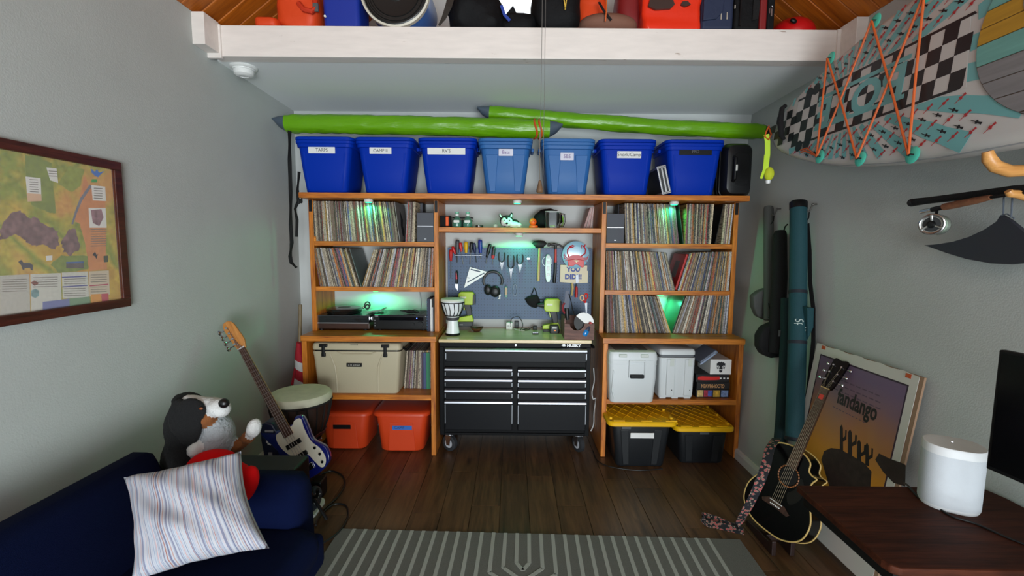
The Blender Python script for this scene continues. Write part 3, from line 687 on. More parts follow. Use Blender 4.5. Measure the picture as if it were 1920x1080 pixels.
# dangling dark webbing
tag(B().ribbon([PY(851, -25, Yl-.03), PY(841, 12, Yl-.045), PY(832, 34, BEAMY-.012), PY(828, 40, BEAMY-.012), PY(823, 48, BEAMY-.006)], (1, 0, .3), [.045, .04, .026, .018, .012], .003).build('webbing_strap', mat('olive_webbing', (42, 34, 28), .85)), 'dark webbing strap drooping over the beam edge beside the drum', 'strap')
t = lump(838, 948, 3.235, Yl+.01, .32, BBAG, 'duffel_bag', 'crumpled black duffel bag left of the loft window', 'bag', 5, .035, .7, 7)
B().ribbon([PY(940, 10, Yl), PY(946, 28, Yl), PY(956, 39, Yl)], (1, 0, .6), .018, .004).build('blue_piping', mat('blue_piping', (28, 60, 150), .5), t)
t = lump(940, 1006, 3.135, Yl+.05, .26, BBAG, 'camera_bag', 'small black bag with two peaks under the loft window', 'bag', 9, .014, .6, 9)
B().loft([[PY(944, 32, Yl+.1), PY(962, 10, Yl+.1), PY(972, 32, Yl+.1)], [PY(944, 32, Yl+.22), PY(962, 12, Yl+.22), PY(972, 32, Yl+.22)]]).build('raised_flap', BBAG, t, bevel=.003)
t = lump(998, 1092, 3.34, Yl, .32, BBAG, 'backpack', 'black backpack with a yellow pull cord, right of the loft window', 'bag', 11, .02, .6)
b = B(); yc = PY(1058, 2, Yl-.03)
b.tube([yc+Vector((-.01, 0, .06)), yc, yc+Vector((.008, 0, -.045))], .0035, 6); b.tube([yc+Vector((.022, 0, .06)), yc+Vector((.012, 0, 0)), yc+Vector((.006, 0, -.05))], .0035, 6)
b.build('yellow_cord', mat('yellow_cord', (214, 178, 70), .6), t, smooth=True)
t = lump(1086, 1140, 3.27, Yl+.10, .2, ORG, 'stuff_sack', 'crinkled orange sack behind the brown canvas roll', 'bag', 13, .025)
t = lump(1090, 1204, 3.125, Yl-.0, .26, BRN, 'canvas_roll', 'brown canvas roll bound with a dark strap and an orange cord', 'bag', 15, .010, .95, 4)
B().ribbon([PY(1123, 4, Yl+.03), PY(1132, 20, Yl-.012), PY(1146, 38, Yl-.008)], (1, 0, .3), .014, .004).build('dark_strap', BLKF, t)
B().tube([PY(1137, -10, Yl-.02), PY(1137, 20, Yl-.025), PY(1135, 40, Yl-.018)], .004, 6).build('orange_cord', OR, t)
t = lump(1158, 1212, 3.36, Yl+.12, .22, DRED, 'foam_roll', 'dark red rolled sack wedged behind the brown canvas roll', 'bag', 17, .012, .7)
# red orange dry bag
a, c = PY(1206, 30, Yl).x, PY(1316, 30, Yl).x; t = thing('dry_bag', 'shiny red-orange dry bag with a dark printed patch', 'bag', ((a+c)/2, Yl+.1, LT_))
b = B(); b.loft([[Vector(((a+c)/2+x, Yl+.12+y, LT_+z)) for x, y in rrect((c-a)*k, .24*k, .03, 8)] for z, k in ((0, .97), (.02, 1), (.06, .99), (.10, 1), (.15, .985), (.2, 1), (.3, .99), (.4, .85))])
bmesh.ops.subdivide_edges(b.bm, edges=b.bm.edges[:], cuts=1, use_grid_fill=True); b.wobble(.012, 11, 4)
for v in b.bm.verts: v.co.z = max(v.co.z, LT_)
b.build('bag', RDRY, t, smooth=True, angle=70)
b = B(); b.prism([(-.085, -.01), (-.04, -.03), (.05, -.025), (.075, 0), (.06, .035), (-.02, .045), (-.075, .03)], face_front(PY(1242, 8, Yl-.018)), -.012, .002); b.prism([(.1, 0), (.125, -.012), (.16, .0), (.14, .02), (.11, .018)], face_front(PY(1246, 8, Yl-.018)), -.012, .002); b.build('printed_patch', mat('dark_brown_print', (58, 42, 38), .4), t)
# suitcases
a, c = PY(1316, 30, Yl).x, PY(1376, 30, Yl).x
t = thing('suitcase', 'navy soft suitcase standing at the loft edge', 'suitcase', ((a+c)/2, Yl+.1, LT_)); B().bx(a, c, Yl, Yl+.25, LT_, LT_+.30).build('body', NAVY, t, bevel=.02, bseg=3)
b = B(); b.loft([[Vector((a+.005+x, Yl+y, LT_+.10+z)) for x, z in ((0, -.05), (.08, -.04), (.12, .0), (.13, .1), (.125, .3), (0, .3))] for y in (-.012, .01)]); b.build('pocket', NAVY, t, bevel=.006)
b = B()
for xx in (1352, 1363): b.box(PY(xx, 30, Yl-.006), (.006, .006, .042))
b.build('zip_pull', mat('pale_zip', (190, 186, 176), .4, .5), t)
a2, c2 = PY(1377, 30, Yl).x, PY(1424, 30, Yl).x
t = thing('suitcase', 'black soft suitcase between the navy one and the red-sided one', 'suitcase', ((a2+c2)/2, Yl+.1, LT_)); B().bx(a2, c2, Yl-.004, Yl+.25, LT_, LT_+.30).build('body', BBAG, t, bevel=.015, bseg=3)
B().tube([Vector((a2+.03, Yl-.01, LT_+.02)), Vector((a2+.03, Yl-.012, LT_+.28))], .006, 6).build('piping', BLK, t)
B().box(PY(1378, 13, Yl-.012), (.006, .006, .02)).build('zip_pull', MATS['pale_zip'], t)
a3, c3 = PY(1425, 30, Yl).x, PY(1452, 30, Yl).x
t = thing('suitcase', 'red-sided black suitcase with a dangling zip pull', 'suitcase', ((a3+c3)/2, Yl+.1, LT_)); B().bx(a3, (a3+c3)/2-.0, Yl, Yl+.25, LT_, LT_+.30).build('body', DRED, t, bevel=.01)
B().bx((a3+c3)/2, c3, Yl-.005, Yl+.25, LT_, LT_+.30).build('side_panel', BBAG, t, bevel=.01)
B().prism([(-.02, -.07), (.015, -.06), (.02, .03), (.005, .07), (-.02, .06)], face_front(PY(1418, 16, Yl-.012)), -.01, .003).build('flap', BLKF, t)
b = B(); q = PY(1447, 14, Yl-.012); b.tube([q+Vector((.006*math.cos(x), 0, .008*math.sin(x))) for x in (R(45*k) for k in range(8))], .002, 5, loop=True); b.box(q+Vector((0, 0, -.03)), (.009, .004, .04)); b.box(q+Vector((-.012, 0, -.02)), (.004, .004, .03)); b.build('zip_pull', STEEL, t)
# helmet
p = PY(1494, 46, Yl+.08); t = thing('helmet', 'red round helmet at the right end of the loft edge', 'helmet', (p.x, Yl+.14, LT_))
b = B(); b.sph((p.x, Yl+.14, LT_+.015), (.138, .15, .115), seg=28)
for v in b.bm.verts: v.co.z = max(v.co.z, LT_+.001)
b.build('shell', mat('helmet_red', (190, 16, 22), .35), t, smooth=True)
b = B(); b.sph(PY(1488, 39, Yl-.006), (.022, .012, .014), Euler((0, R(25), 0)).to_matrix()); b.build('vent', BLK, t, smooth=True)
# ================= MIDDLE SHELF =================
ZM = 1.791
def mp_(px, Y, z=ZM): return Vector((PY(px, 430, Y).x, Y, z))
p = mp_(836, 3.76); t = thing('small_box', 'small black box with an orange tab at the left end of the middle shelf', 'box', p)
B().box(p+Vector((0, 0, .048)), (.085, .10, .096)).build('box', BLKF, t, bevel=.006); B().box(p+Vector((.018, -.051, .05)), (.024, .006, .075)).build('tab', mat('orange_tab', (232, 92, 30), .6), t, bevel=.003)
BOT = mat('green_tint_glass', (110, 170, 150), .08, trans=.6)
for k, (px, lab) in enumerate(((857, 'round clear bottle with a white neck label, nearer the black box'), (877, 'round clear bottle with a white neck label, nearer the metal tin'))):
    p = mp_(px, 3.72); t = thing('glass_bottle', lab, 'bottle', p, group='bottles on the middle shelf'); M = Matrix.Translation(p)
    B().lathe([(.022, 0), (.034, .004), (.038, .03), (.036, .055), (.022, .078), (.013, .088), (.012, .112), (.015, .114), (.015, .122), (.001, .122)], M, 20).build('bottle', BOT, t, smooth=True)
    B().lathe([(.0145, .092), (.0145, .108)], M, 20, False).build('neck_label', WHT, t, smooth=True)
    B().lathe([(.0165, .112), (.0165, .126), (.001, .1265)], M, 20).build('cap', mat('mint_cap', (120, 190, 160), .4), t, smooth=True)
    l = B().prism(rrect(.046, .020, .004, 3), face_front(p+Vector((0, -.039, .048))), -.004, .0008).build('label', PAPER, t)
p = mp_(868, 3.84); t = thing('wire_basket', 'dark wire basket behind the two round bottles', 'basket', p)
b = B()
for zz in (.006, .06, .085): b.tube([p+Vector((x, y, zz)) for x, y in rrect(.17, .09, .02, 3)], .003, 5, loop=True)
for k in range(9): b.cyl(p+Vector((-.08+.02*k, -.045, .006)), p+Vector((-.08+.02*k, -.045, .085)), .002, seg=5)
b.build('wire', mat('dark_wire', (48, 50, 54), .4, .6), t); B().box(p+Vector((0, 0, .035)), (.15, .075, .06)).build('liner', mat('slate_liner', (40, 60, 60), .7), t, bevel=.006)
p = mp_(899, 3.70); t = thing('metal_tin', 'low round metal tin beside the bottles', 'tin', p); B().lathe([(.03, 0), (.031, .003), (.031, .018), (.030, .02), (.001, .02)], Matrix.Translation(p), 24).build('tin', mat('dark_tin', (70, 66, 66), .35, .6), t, smooth=True); B().box(p+Vector((-.004, -.0315, .011)), (.006, .003, .016)).build('tape', WHT, t)
p = mp_(929, 3.72); t = thing('candle', 'small pale rounded candle left of the toy husky', 'candle', p); B().lathe([(.018, 0), (.02, .004), (.018, .02), (.008, .03), (.001, .031)], Matrix.Translation(p), 18).build('wax', mat('pale_wax', (205, 215, 200), .6), t, smooth=True)
B().cyl(p+Vector((0, 0, .03)), p+Vector((0, 0, .036)), .001, seg=5).build('wick', INK, t)
# toy husky
p = mp_(950, 3.70); t = thing('toy_husky', 'black and white plush husky puppy lying on the middle shelf', 'plush toy', p)
FB = mat('plush_black', (22, 24, 26), .95, bump=.5, bs=120); FW = mat('plush_white', (215, 215, 210), .95, bump=.5, bs=120)
q = lambda x, y, z: p+Vector((x, y, z))
organic('body', [(q(0, .01, .055), (.056, .045, .048), None, 0), (q(.045, .03, .04), (.06, .04, .035), None, 0), (q(-.022, -.026, .046), (.026, .024, .034), None, 1), (q(.022, -.026, .046), (.026, .024, .034), None, 1), (q(.004, -.04, .028), (.024, .026, .02), None, 1, 1.3),
                 (q(.06, -.02, .026), (.04, .026, .022), EU(0, -10, 0), 1, 1.2), (q(.095, -.025, .022), (.026, .022, .019), None, 1, 1.2), (q(.0, -.02, .082), (.012, .02, .02), None, 0), (q(-.05, .0, .094), (.013, .008, .022), EU(0, -30, 0), 0), (q(.035, .0, .102), (.014, .008, .024), EU(0, 20, 0), 0)], [FB, FW], .005, 3, t)
b = B(); b.sph(q(.002, -.066, .033), (.010, .007, .008)); b.build('nose', BLK, t, smooth=True)
for xx in (-.02, .024): B().sph(q(xx, -.050, .058), .0045, seg=10).build('eye', BLK, t, smooth=True)
for xx, r_ in ((-.05, -30), (.036, 20)): B().sph(q(xx, -.008, .096), (.007, .004, .014), EU(0, r_, 0).to_matrix()).build('inner_ear', FW, t, smooth=True)
# orange ball on ring
p = mp_(1000, 3.70); ORT = mat('bright_orange', (240, 96, 24), .5)
t = thing('orange_knob_toy', 'bright orange ball sitting on a round orange base', 'toy', p); B().lathe([(.034, 0), (.037, .006), (.036, .018), (.03, .022), (.001, .022)], Matrix.Translation(p), 24).build('base', ORT, t, smooth=True); B().sph(p+Vector((-.004, 0, .05)), .030).build('ball', ORT, t, smooth=True)
b = B(); b.tube([p+Vector((-.014+.006*k, -.030+.0012*k*k*.2, .052+.004*math.sin(k))) for k in range(5)], .002, 5); b.build('printed_face', INK, t)
# black pouch and jug
p = mp_(1028, 3.83); t = thing('black_pouch', 'crumpled black pouch with a lime edge behind the clear jug', 'bag', p)
b = B(); b.sph((0, 0, 0), 1, seg=28)
for v in b.bm.verts: v.co = p+Vector((v.co.x*.125, v.co.y*.06, .082+v.co.z*.082+.01*noise.noise(v.co*3)))
b.wobble(.010, 16, 3)
for v in b.bm.verts: v.co.z = max(v.co.z, ZM+.0005)
b.build('pouch', BBAG, t, smooth=True, angle=60)
B().tube([p+Vector((.108, -.02, .02)), p+Vector((.125, -.02, .05)), p+Vector((.118, -.02, .09)), p+Vector((.10, -.02, .12))], .007, 6).build('lime_edge', mat('lime_edge', (130, 190, 50), .6), t, smooth=True)
p = mp_(1036, 3.70); t = thing('measuring_jug', 'clear plastic jug with a handle standing before the black pouch', 'jug', p)
CLR = mat('clear_plastic', (235, 240, 240), .05, trans=1)
def jr(z, k): return [p+Vector((x*k, y*k, z)) for x, y in rrect(.115, .09, .03, 5)]
B().loft([jr(0, 1), jr(.13, 1.05), jr(.13, 1.0), jr(.006, .95)], True, True).build('jug', CLR, t, smooth=True)
b = B(); b.tube([p+Vector((.06, 0, .118)), p+Vector((.092, 0, .112)), p+Vector((.096, 0, .05)), p+Vector((.086, 0, .018)), p+Vector((.058, 0, .02))], .008, 8); b.build('handle', CLR, t, smooth=True)
b = B()
for zz in (.132,): b.tube([v for v in jr(zz, 1.06)], .003, 5, loop=True)
b.build('rim', mat('frosted_rim', (210, 216, 216), .3), t, smooth=True)
b = B(); b.lathe([(.022, 0.007), (.022, .024), (.001, .024)], Matrix.Translation(p), 16); b.build('lime_plug', mat('lime_plug', (140, 190, 60), .5), t, smooth=True)
# stack of 7 inch singles, leaning right
PK = [mat('single_%d' % i, c, .6) for i, c in enumerate(((168, 130, 128), (186, 150, 146), (150, 122, 120), (190, 170, 165)))]
X0 = mp_(1094, 3.7).x
for k in range(9):
    M = Matrix.Translation((X0+.004+k*.0082+.006, 3.74+.003*(k % 3), ZM+.0005)) @ Matrix.Rotation(R(17-1.5*k), 4, 'Y')
    o = B().bx(-.005, 0, 0, .18, 0, .178).build('small_record', PK[k % 4]); o.matrix_world = M; MW[o.name] = M
    tag(o, 'small pinkish record sleeve leaning at the right end of the middle shelf', 'record', 'small records at the end of the middle shelf')

# ================= PEGBOARD AND TOOLS =================
PEGM = mat('pegboard_blue_grey', (66, 88, 120), .5)
nt = PEGM.node_tree; N = nt.nodes.new; L = nt.links.new
tc = N('ShaderNodeTexCoord'); sp = N('ShaderNodeSeparateXYZ'); L(tc.outputs['Object'], sp.inputs[0])
def md(a, op, v=None, b=None):
    n = N('ShaderNodeMath'); n.operation = op; L(a, n.inputs[0])
    if v is not None: n.inputs[1].default_value = v
    if b is not None: L(b, n.inputs[1])
    return n.outputs[0]
d = []
for k in ('X', 'Z'):
    f = md(md(sp.outputs[k], 'DIVIDE', .0254), 'FRACT'); f = md(f, 'SUBTRACT', .5); d.append(md(f, 'MULTIPLY', None, f))
dd = md(md(d[0], 'ADD', None, d[1]), 'LESS_THAN', .019)
mx = N('ShaderNodeMix'); mx.data_type = 'RGBA'; L(dd, mx.inputs[0]); mx.inputs[6].default_value = lin((66, 88, 120)); mx.inputs[7].default_value = lin((22, 32, 48)); L(mx.outputs[2], nt.nodes['Principled BSDF'].inputs['Base Color'])
xa, xb, za, zb = XZ(840, 465, 1109, 598.5, 3.955)
tag(B().bx(xa, xb, 3.945, 3.955, za, zb).build('pegboard', PEGM), 'blue-grey pegboard with rows of holes, holding the tools', 'pegboard')
B().bx(xa, xb, 3.955, YB, za+.03, za+.06).build('batten', PINE, bpy.data.objects['pegboard']); B().bx(xa, xb, 3.955, YB, zb-.06, zb-.03).build('batten', PINE, bpy.data.objects['pegboard'])
YT = 3.918
def z4(x, y): return PY(830+x/6.75, 440+y/6.75, YT)      # points read off enlarged crops of the tool wall
def z5(x, y): return PY(970+x/5.4, 440+y/5.4, YT)
HB = mat('tool_black', (18, 19, 22), .45); HBL = mat('tool_blue', (26, 44, 140), .4); HY = mat('tool_yellow', (222, 176, 30), .35); HR = mat('tool_red', (190, 30, 30), .4); DST = mat('dark_steel', (96, 98, 102), .35, .8)
def driver(label, top, mid, tip, m, r=.0125, collar=None, shaft=STEEL):
    r *= 1.2
    t = thing('screwdriver', label, 'screwdriver', mid); d = (mid-top)
    P = [top+d*f for f in (0, .05, .16, .4, .62, .8, .92, 1)]
    B().tube(P, [r*.55, r*.9, r*1.05, r, r*1.02, r*.7, r*.75, r*.6], 12).build('handle', m, t, smooth=True)
    if collar: B().tube([top+d*.72, top+d*.98], [r*1.02, r*.8], 12).build('collar', collar, t, smooth=True)
    B().tube([mid, tip+(mid-tip)*.1, tip], [.0035, .0035, .0028], 8).build('shaft', shaft, t, smooth=True)
    return t
driver('red screwdriver with a long thin shaft, lowest at the left of the pegboard', z4(104, 190), z4(104, 335), z4(104, 555), HR)
driver('short red screwdriver with a black cap leaning at the left edge of the pegboard', z4(124, 150), z4(160, 245), z4(190, 340), HR, .011, None, DST)
driver('dark grey screwdriver standing highest at the left of the rack', z4(188, 65), z4(184, 235), z4(182, 355), mat('tool_grey', (62, 64, 70), .45), .015, None, DST)
driver('red and white screwdriver tilted beside the dark grey one', z4(222, 100), z4(238, 215), z4(260, 378), HR, .0125)
driver('small yellow screwdriver in the rack', z4(296, 90), z4(296, 230), z4(295, 298), HY, .0135)
driver('black screwdriver left of the two blue ones', z4(366, 95), z4(356, 225), z4(345, 378), HB, .0135)
driver('navy screwdriver tilted right behind the black one', z4(395, 105), z4(410, 232), z4(428, 350), mat('tool_navy', (28, 34, 76), .45), .012, None, DST)
driver('large bright blue screwdriver at the right end of the rack', z4(474, 62), z4(478, 235), z4(478, 300), HBL, .0155)
driver('black screwdriver with a chrome shaft right of the rack', z4(602, 118), z4(558, 290), z4(548, 365), HB, .0125)
driver('dark screwdriver with a red collar, nearest the pliers', z4(652, 148), z4(634, 305), z4(630, 378), mat('tool_dark', (44, 42, 46), .45), .013, HR)
t = thing('tool_rack', 'thin wire rack holding the row of screwdrivers', 'rack', z4(340, 262)); b = B(); q0, q1 = z4(160, 262)+Vector((0, .018, 0)), z4(500, 262)+Vector((0, .018, 0))
b.tube([q0+Vector((0, .01, 0)), q0, q1, q1+Vector((0, .01, 0))], .003, 6); b.tube([q0+Vector((0, -.03, .0)), q1+Vector((0, -.03, 0))], .0022, 6); b.build('wire', STEEL, t)
t = thing('utility_knife', 'black knife with a pink-red grip, low at the left of the pegboard', 'knife', z4(178, 540))
B().tube([z4(178, 455), z4(178, 475), z4(180, 540), z4(178, 610), z4(176, 622)], [.008, .016, .0165, .015, .012], 12, flat=.7).build('handle', HB, t, smooth=True)
B().tube([z4(176, 478)+Vector((0, -.010, 0)), z4(178, 560)+Vector((0, -.011, 0))], [.006, .008], 10).build('grip', mat('pink_red_grip', (196, 52, 74), .5), t, smooth=True)
B().loft([[z4(x, y)+Vector((0, o, 0)) for x, y in ((156, 625), (196, 625), (192, 712), (178, 690), (160, 672))] for o in (-.001, .001)]).build('blade', STEEL, t)
# speed square
t = thing('speed_square', 'white triangular speed square hung beside the headphones', 'square', z4(370, 520))
out = [(345, 410), (590, 478), (270, 675)]
b = B(); b.loft([[z4(x, y)+Vector((0, o, 0)) for x, y in out] for o in (-.002, .003)]); b.build('plate', mat('bright_white_plate', (238, 238, 240), .35), t)
b = B()
for poly in (((358, 432), (480, 462), (474, 476), (352, 446)), ((520, 480), (536, 486), (318, 608), (310, 598)), ((318, 540), (340, 546), (338, 553), (316, 547))): b.loft([[z4(x, y)+Vector((0, o, 0)) for x, y in poly] for o in (-.0035, .001)])
b.build('slot', mat('slot_shadow_blue', (62, 78, 100), .6), t)
# headphones
t = thing('headphones', 'black over-ear headphones hanging on the pegboard', 'headphones', z4(635, 470)); c0 = z4(637, 585)
b = B(); P = []
for k in range(25):
    a = R(205-230*k/24); P.append(Vector((c0.x+.080*math.cos(a), YT-.014, c0.z+.080*math.sin(a))))
b.tube(P, .0085, 8, flat=1.3); b.build('headband', HB, t, smooth=True)
for cx_, cy_, rr_, nm in ((575, 697, (.034, .020, .046), 'ear_cup'), (665, 718, (.046, .022, .050), 'ear_cup')):
    e = B().sph(z4(cx_, cy_)+Vector((0, -.016, 0)), rr_, seg=20).build(nm, HB, t, smooth=True)
    b = B(); ce_ = z4(cx_, cy_)+Vector((0, -.034, 0)); b.tube([ce_+Vector((rr_[0]*.62*math.cos(x), 0, rr_[2]*.62*math.sin(x))) for x in (R(30*k) for k in range(12))], .003, 6, loop=True); b.build('cushion_ring', BLKF, e, smooth=True)
# white hook fitting
t = thing('utility_hook', 'small white plastic clip below the headphones', 'hook', z4(722, 775)); b = B(); b.box(z4(722, 768), (.018, .012, .016)); b.box(z4(722, 788), (.011, .014, .028)); b.box(z4(714, 806), (.022, .010, .010)); b.build('clip', WHT, t, bevel=.001)
def pliers(label, cx_, top, bot, sc_, m):
    t = thing('pliers', label, 'pliers', z4(cx_, (top+bot)/2), group='pliers on the pegboard'); mid = top+(bot-top)*.52
    for s in (-1, 1):
        P = [z4(cx_+s*30*sc_, top), z4(cx_+s*38*sc_, top+25), z4(cx_+s*36*sc_, mid-35), z4(cx_+s*14*sc_, mid)]
        B().tube(P, [.005, .0062, .006, .0045], 10).build('handle', m, t, smooth=True)
    b = B()
    for s in (-1, 1): b.loft([[z4(x, y)+Vector((0, o, 0)) for x, y in ((cx_+s*24, mid-8), (cx_+s*26, mid+15), (cx_+s*14, mid+55), (cx_+s*2, bot), (cx_+s*.8, bot), (cx_+s*.8, mid+4))] for o in (-.006, .004)])
    b.build('jaw', DST, t, bevel=.0012); B().cyl(z4(cx_, mid+22)+Vector((0, -.008, 0)), z4(cx_, mid+22)+Vector((0, .004, 0)), .005, seg=12).build('pivot', STEEL, t)
pliers('black-handled pliers, left of the three pairs', 748, 225, 462, 1, HB); pliers('black-handled long-nose pliers, lowest of the three pairs', 864, 262, 580, 1, HB); pliers('green-tinged black pliers, right of the three pairs', 978, 250, 488, 1, HB)
t = thing('peg_hook', 'empty chrome peg hook between the pliers and the mallet', 'hook', z4(1085, 305)); b = B(); q = z4(1085, 305); b.tube([q+Vector((0, .025, 0)), q, q+Vector((0, -.03, -.003)), q+Vector((0, -.034, .012))], .0026, 6); b.box(q+Vector((0, .015, 0)), (.022, .012, .010)); b.build('hook', CHROME, t)
# mallet
t = thing('rubber_mallet', 'black rubber mallet with a pale wooden handle', 'mallet', z5(220, 150)); c0 = z5(225, 106)
B().tube([z5(168, 108), z5(176, 100), z5(215, 98), z5(272, 100), z5(281, 110)], [.024, .031, .033, .031, .024], 16, up=(0, 0, 1)).build('head', mat('black_rubber', (26, 26, 27), .7), t, smooth=True)
B().tube([z5(224, 120), z5(222, 200), z5(214, 420), z5(212, 470)], [.010, .0105, .0125, .012], 12).build('handle', wood('ash_handle', (172, 142, 88), (206, 178, 124), 'z', 2), t, smooth=True)
# level
t = thing('torpedo_level', 'short silver-green spirit level with rounded tips', 'level', z5(312, 340)); pl = [(300, 200), (322, 200), (334, 225), (338, 340), (336, 440), (326, 480), (298, 480), (286, 440), (280, 340), (288, 225)]
B().loft([[z5(x, y)+Vector((0, o, 0)) for x, y in pl] for o in (-.012, .006)]).build('body', mat('level_grey', (150, 168, 160), .4, .3), t, bevel=.002)
for cy_ in (225, 278, 342, 404): B().box(z5(311, cy_)+Vector((0, -.0125, 0)), (.022 if cy_ != 342 else .020, .003, .022 if cy_ != 342 else .034)).build('vial', mat('vial_dark', (40, 62, 50), .2), t, bevel=.001)
b = B(); c0 = z5(302, 272)+Vector((0, .012, 0)); b.tube([c0+Vector((.043*math.cos(x)*.95, 0, .043*math.sin(x))) for x in (R(18*k) for k in range(20))], .0018, 6, loop=True); tag(b.build('wire_ring', mat('pale_wire', (150, 165, 165), .35, .6)), 'thin wire ring hanging behind the spirit level', 'ring')
# hammer
t = thing('claw_hammer', 'claw hammer with a red and black handle', 'hammer', z5(385, 150))
b = B(); b.tube([z5(305, 103), z5(330, 102), z5(336, 104)], [.014, .0145, .010], 12); b.tube([z5(336, 104), z5(372, 100), z5(410, 104)], [.010, .014, .012], 12)
b.tube([z5(408, 102), z5(440, 112), z5(465, 130), z5(482, 158)], [.011, .010, .007, .002], 10, flat=.8); b.tube([z5(388, 98), z5(386, 150)], [.013, .010], 10); b.build('head', mat('dark_forged_steel', (48, 46, 46), .4, .7), t, smooth=True)
B().tube([z5(388, 140), z5(388, 200), z5(386, 285)], [.009, .0095, .011], 12).build('neck', HR, t, smooth=True); B().tube([z5(386, 280), z5(383, 380), z5(376, 450), z5(374, 488)], [.0115, .0135, .014, .0125], 12).build('grip', HB, t, smooth=True)
# crab plate and sign
t = thing('round_sign', 'round pale blue sign with a red crab, above the YOU DID sign', 'sign', z5(592, 200)); c0 = z5(590, 205); rad = .117
B().lathe([(rad, 0), (rad*1.0, .004), (rad*.93, .009), (rad*.6, .012), (.001, .013)], Matrix.Translation(c0+Vector((0, .0, 0))) @ Matrix.Rotation(R(90), 4, 'X'), 44).build('plate', mat('pale_blue_glaze', (142, 186, 208), .18, coat=.5), t, smooth=True)
CR = mat('crab_red', (186, 34, 48), .4); b = B()
def cp(x, y, o=.0145): return z5(x, y)+Vector((0, -o, 0))
b.loft([[cp(x, y, o) for x, y in ((500, 245), (520, 222), (560, 206), (620, 206), (655, 222), (672, 245), (660, 285), (600, 262), (520, 285))] for o in (.008, .017)])
for s, pts in ((0, ((520, 226), (506, 190), (508, 150), (530, 122))), (1, ((640, 222), (684, 190), (690, 150), (668, 118)))): b.tube([cp(x, y, .012) for x, y in pts], [.006, .0055, .006, .005], 8)
for pts in (((528, 122), (560, 108), (580, 118)), ((528, 126), (552, 128), (572, 122)), ((672, 120), (650, 108), (648, 140)), ((672, 122), (684, 100), (678, 140))): b.tube([cp(x, y, .012) for x, y in pts], [.006, .0055, .002], 8)
for pts in (((506, 238), (480, 215), (468, 182)), ((502, 250), (478, 240), (466, 205)), ((512, 262), (490, 258), (480, 272)), ((664, 236), (700, 238), (722, 205)), ((666, 250), (704, 252), (718, 212)), ((668, 262), (690, 264), (704, 280))): b.tube([cp(x, y, .011) for x, y in pts], [.004, .0035, .0015], 6)
b.build('crab', CR, t, smooth=True)
b = B(); b.loft([[cp(x, y, o) for x, y in ((505, 258), (560, 248), (590, 256), (620, 248), (674, 262), (668, 326), (650, 332), (612, 306), (585, 300), (556, 318), (512, 316))] for o in (.016, .028)]); b.build('mask', mat('mask_red', (200, 22, 28), .4), t, bevel=.003, label='glossy red mask shape')
b = B(); b.loft([[cp(x, y, o) for x, y in ((562, 262), (582, 256), (612, 258), (624, 268), (600, 272), (598, 284), (590, 284), (586, 272))] for o in (.025, .0295)]); b.build('pale_mark', mat('cream_mark', (226, 210, 180), .5), t)
t = thing('wooden_sign', 'cream wooden sign reading YOU DID in blue letters', 'sign', z5(565, 400)); CRM = mat('cream_board', (218, 206, 180), .6)
B().loft([[z5(x, y)+Vector((0, o, 0)) for x, y in ((436, 306), (708, 312), (706, 366), (716, 368), (712, 488), (602, 492), (430, 480))] for o in (-.002, .012)]).build('board', CRM, t, bevel=.001)
BLI = mat('sign_blue', (26, 56, 140), .5)
text('YOU', face_front(z5(568, 354)+Vector((0, -.003, 0))), .052, BLI, t, off=.003, sx=1.0); text('DID!!!', face_front(z5(566, 428)+Vector((0, -.003, 0))), .056, BLI, t, off=.003, sx=1.02)
# chisels below the sign
t = thing('scraper', 'scraper with a pale wooden handle and a worn blade over the sign', 'scraper', z5(558, 520)); B().tube([z5(556, 488), z5(560, 540), z5(550, 616)], [.010, .0115, .009], 10).build('handle', MATS['ash_handle'], t, smooth=True)
B().loft([[z5(x, y)+Vector((0, o, 0)) for x, y in ((590, 410), (618, 404), (620, 486), (592, 486))] for o in (-.005, -.002)]).build('blade', DST, t); B().tube([z5(604, 486)+Vector((0, -.003, 0)), z5(560, 496)], .003, 6).build('tang', DST, t)
t = thing('chisel', 'chisel with a red handle hanging below the sign', 'chisel', z5(598, 560)); B().tube([z5(598, 522), z5(600, 540), z5(598, 600), z5(596, 634)], [.006, .010, .0125, .011], 10).build('handle', HR, t, smooth=True); B().cyl(z5(597, 500), z5(598, 524), .0035, seg=8).build('ferrule', DST, t)
# multi tool and carabiner
t = thing('pocket_tool', 'small green-ended pocket tool hanging below the pliers', 'tool', z4(802, 700)); B().loft([[z4(x, y)+Vector((0, o, 0)) for x, y in ((786, 655), (818, 655), (822, 700), (820, 785), (804, 798), (786, 785), (784, 700))] for o in (-.006, .005)]).build('body', mat('tool_teal', (70, 130, 110), .4), t, bevel=.002)
B().loft([[z4(x, y)+Vector((0, o, 0)) for x, y in ((790, 672), (815, 672), (815, 760), (790, 760))] for o in (-.0085, -.005)]).build('inlay', mat('tan_inlay', (180, 150, 120), .5), t); b = B(); c0 = z4(802, 640); b.tube([c0+Vector((.003*math.cos(x), 0, .0045*math.sin(x))) for x in (R(45*k) for k in range(8))], .0012, 5, loop=True); b.build('ring', CHROME, t)
b = B(); c0 = z4(915, 700); b.tube([c0+Vector((.019*math.copysign(abs(math.cos(x))**.7, math.cos(x))*(1 if math.sin(x) < .3 else .75), 0, .048*math.sin(x))) for x in (R(18*k) for k in range(20))], .0026, 6, loop=True)
tag(b.build('carabiner', mat('grey_aluminium', (92, 100, 106), .4, .8), smooth=True), 'small grey carabiner hanging beside the pocket tool', 'carabiner')
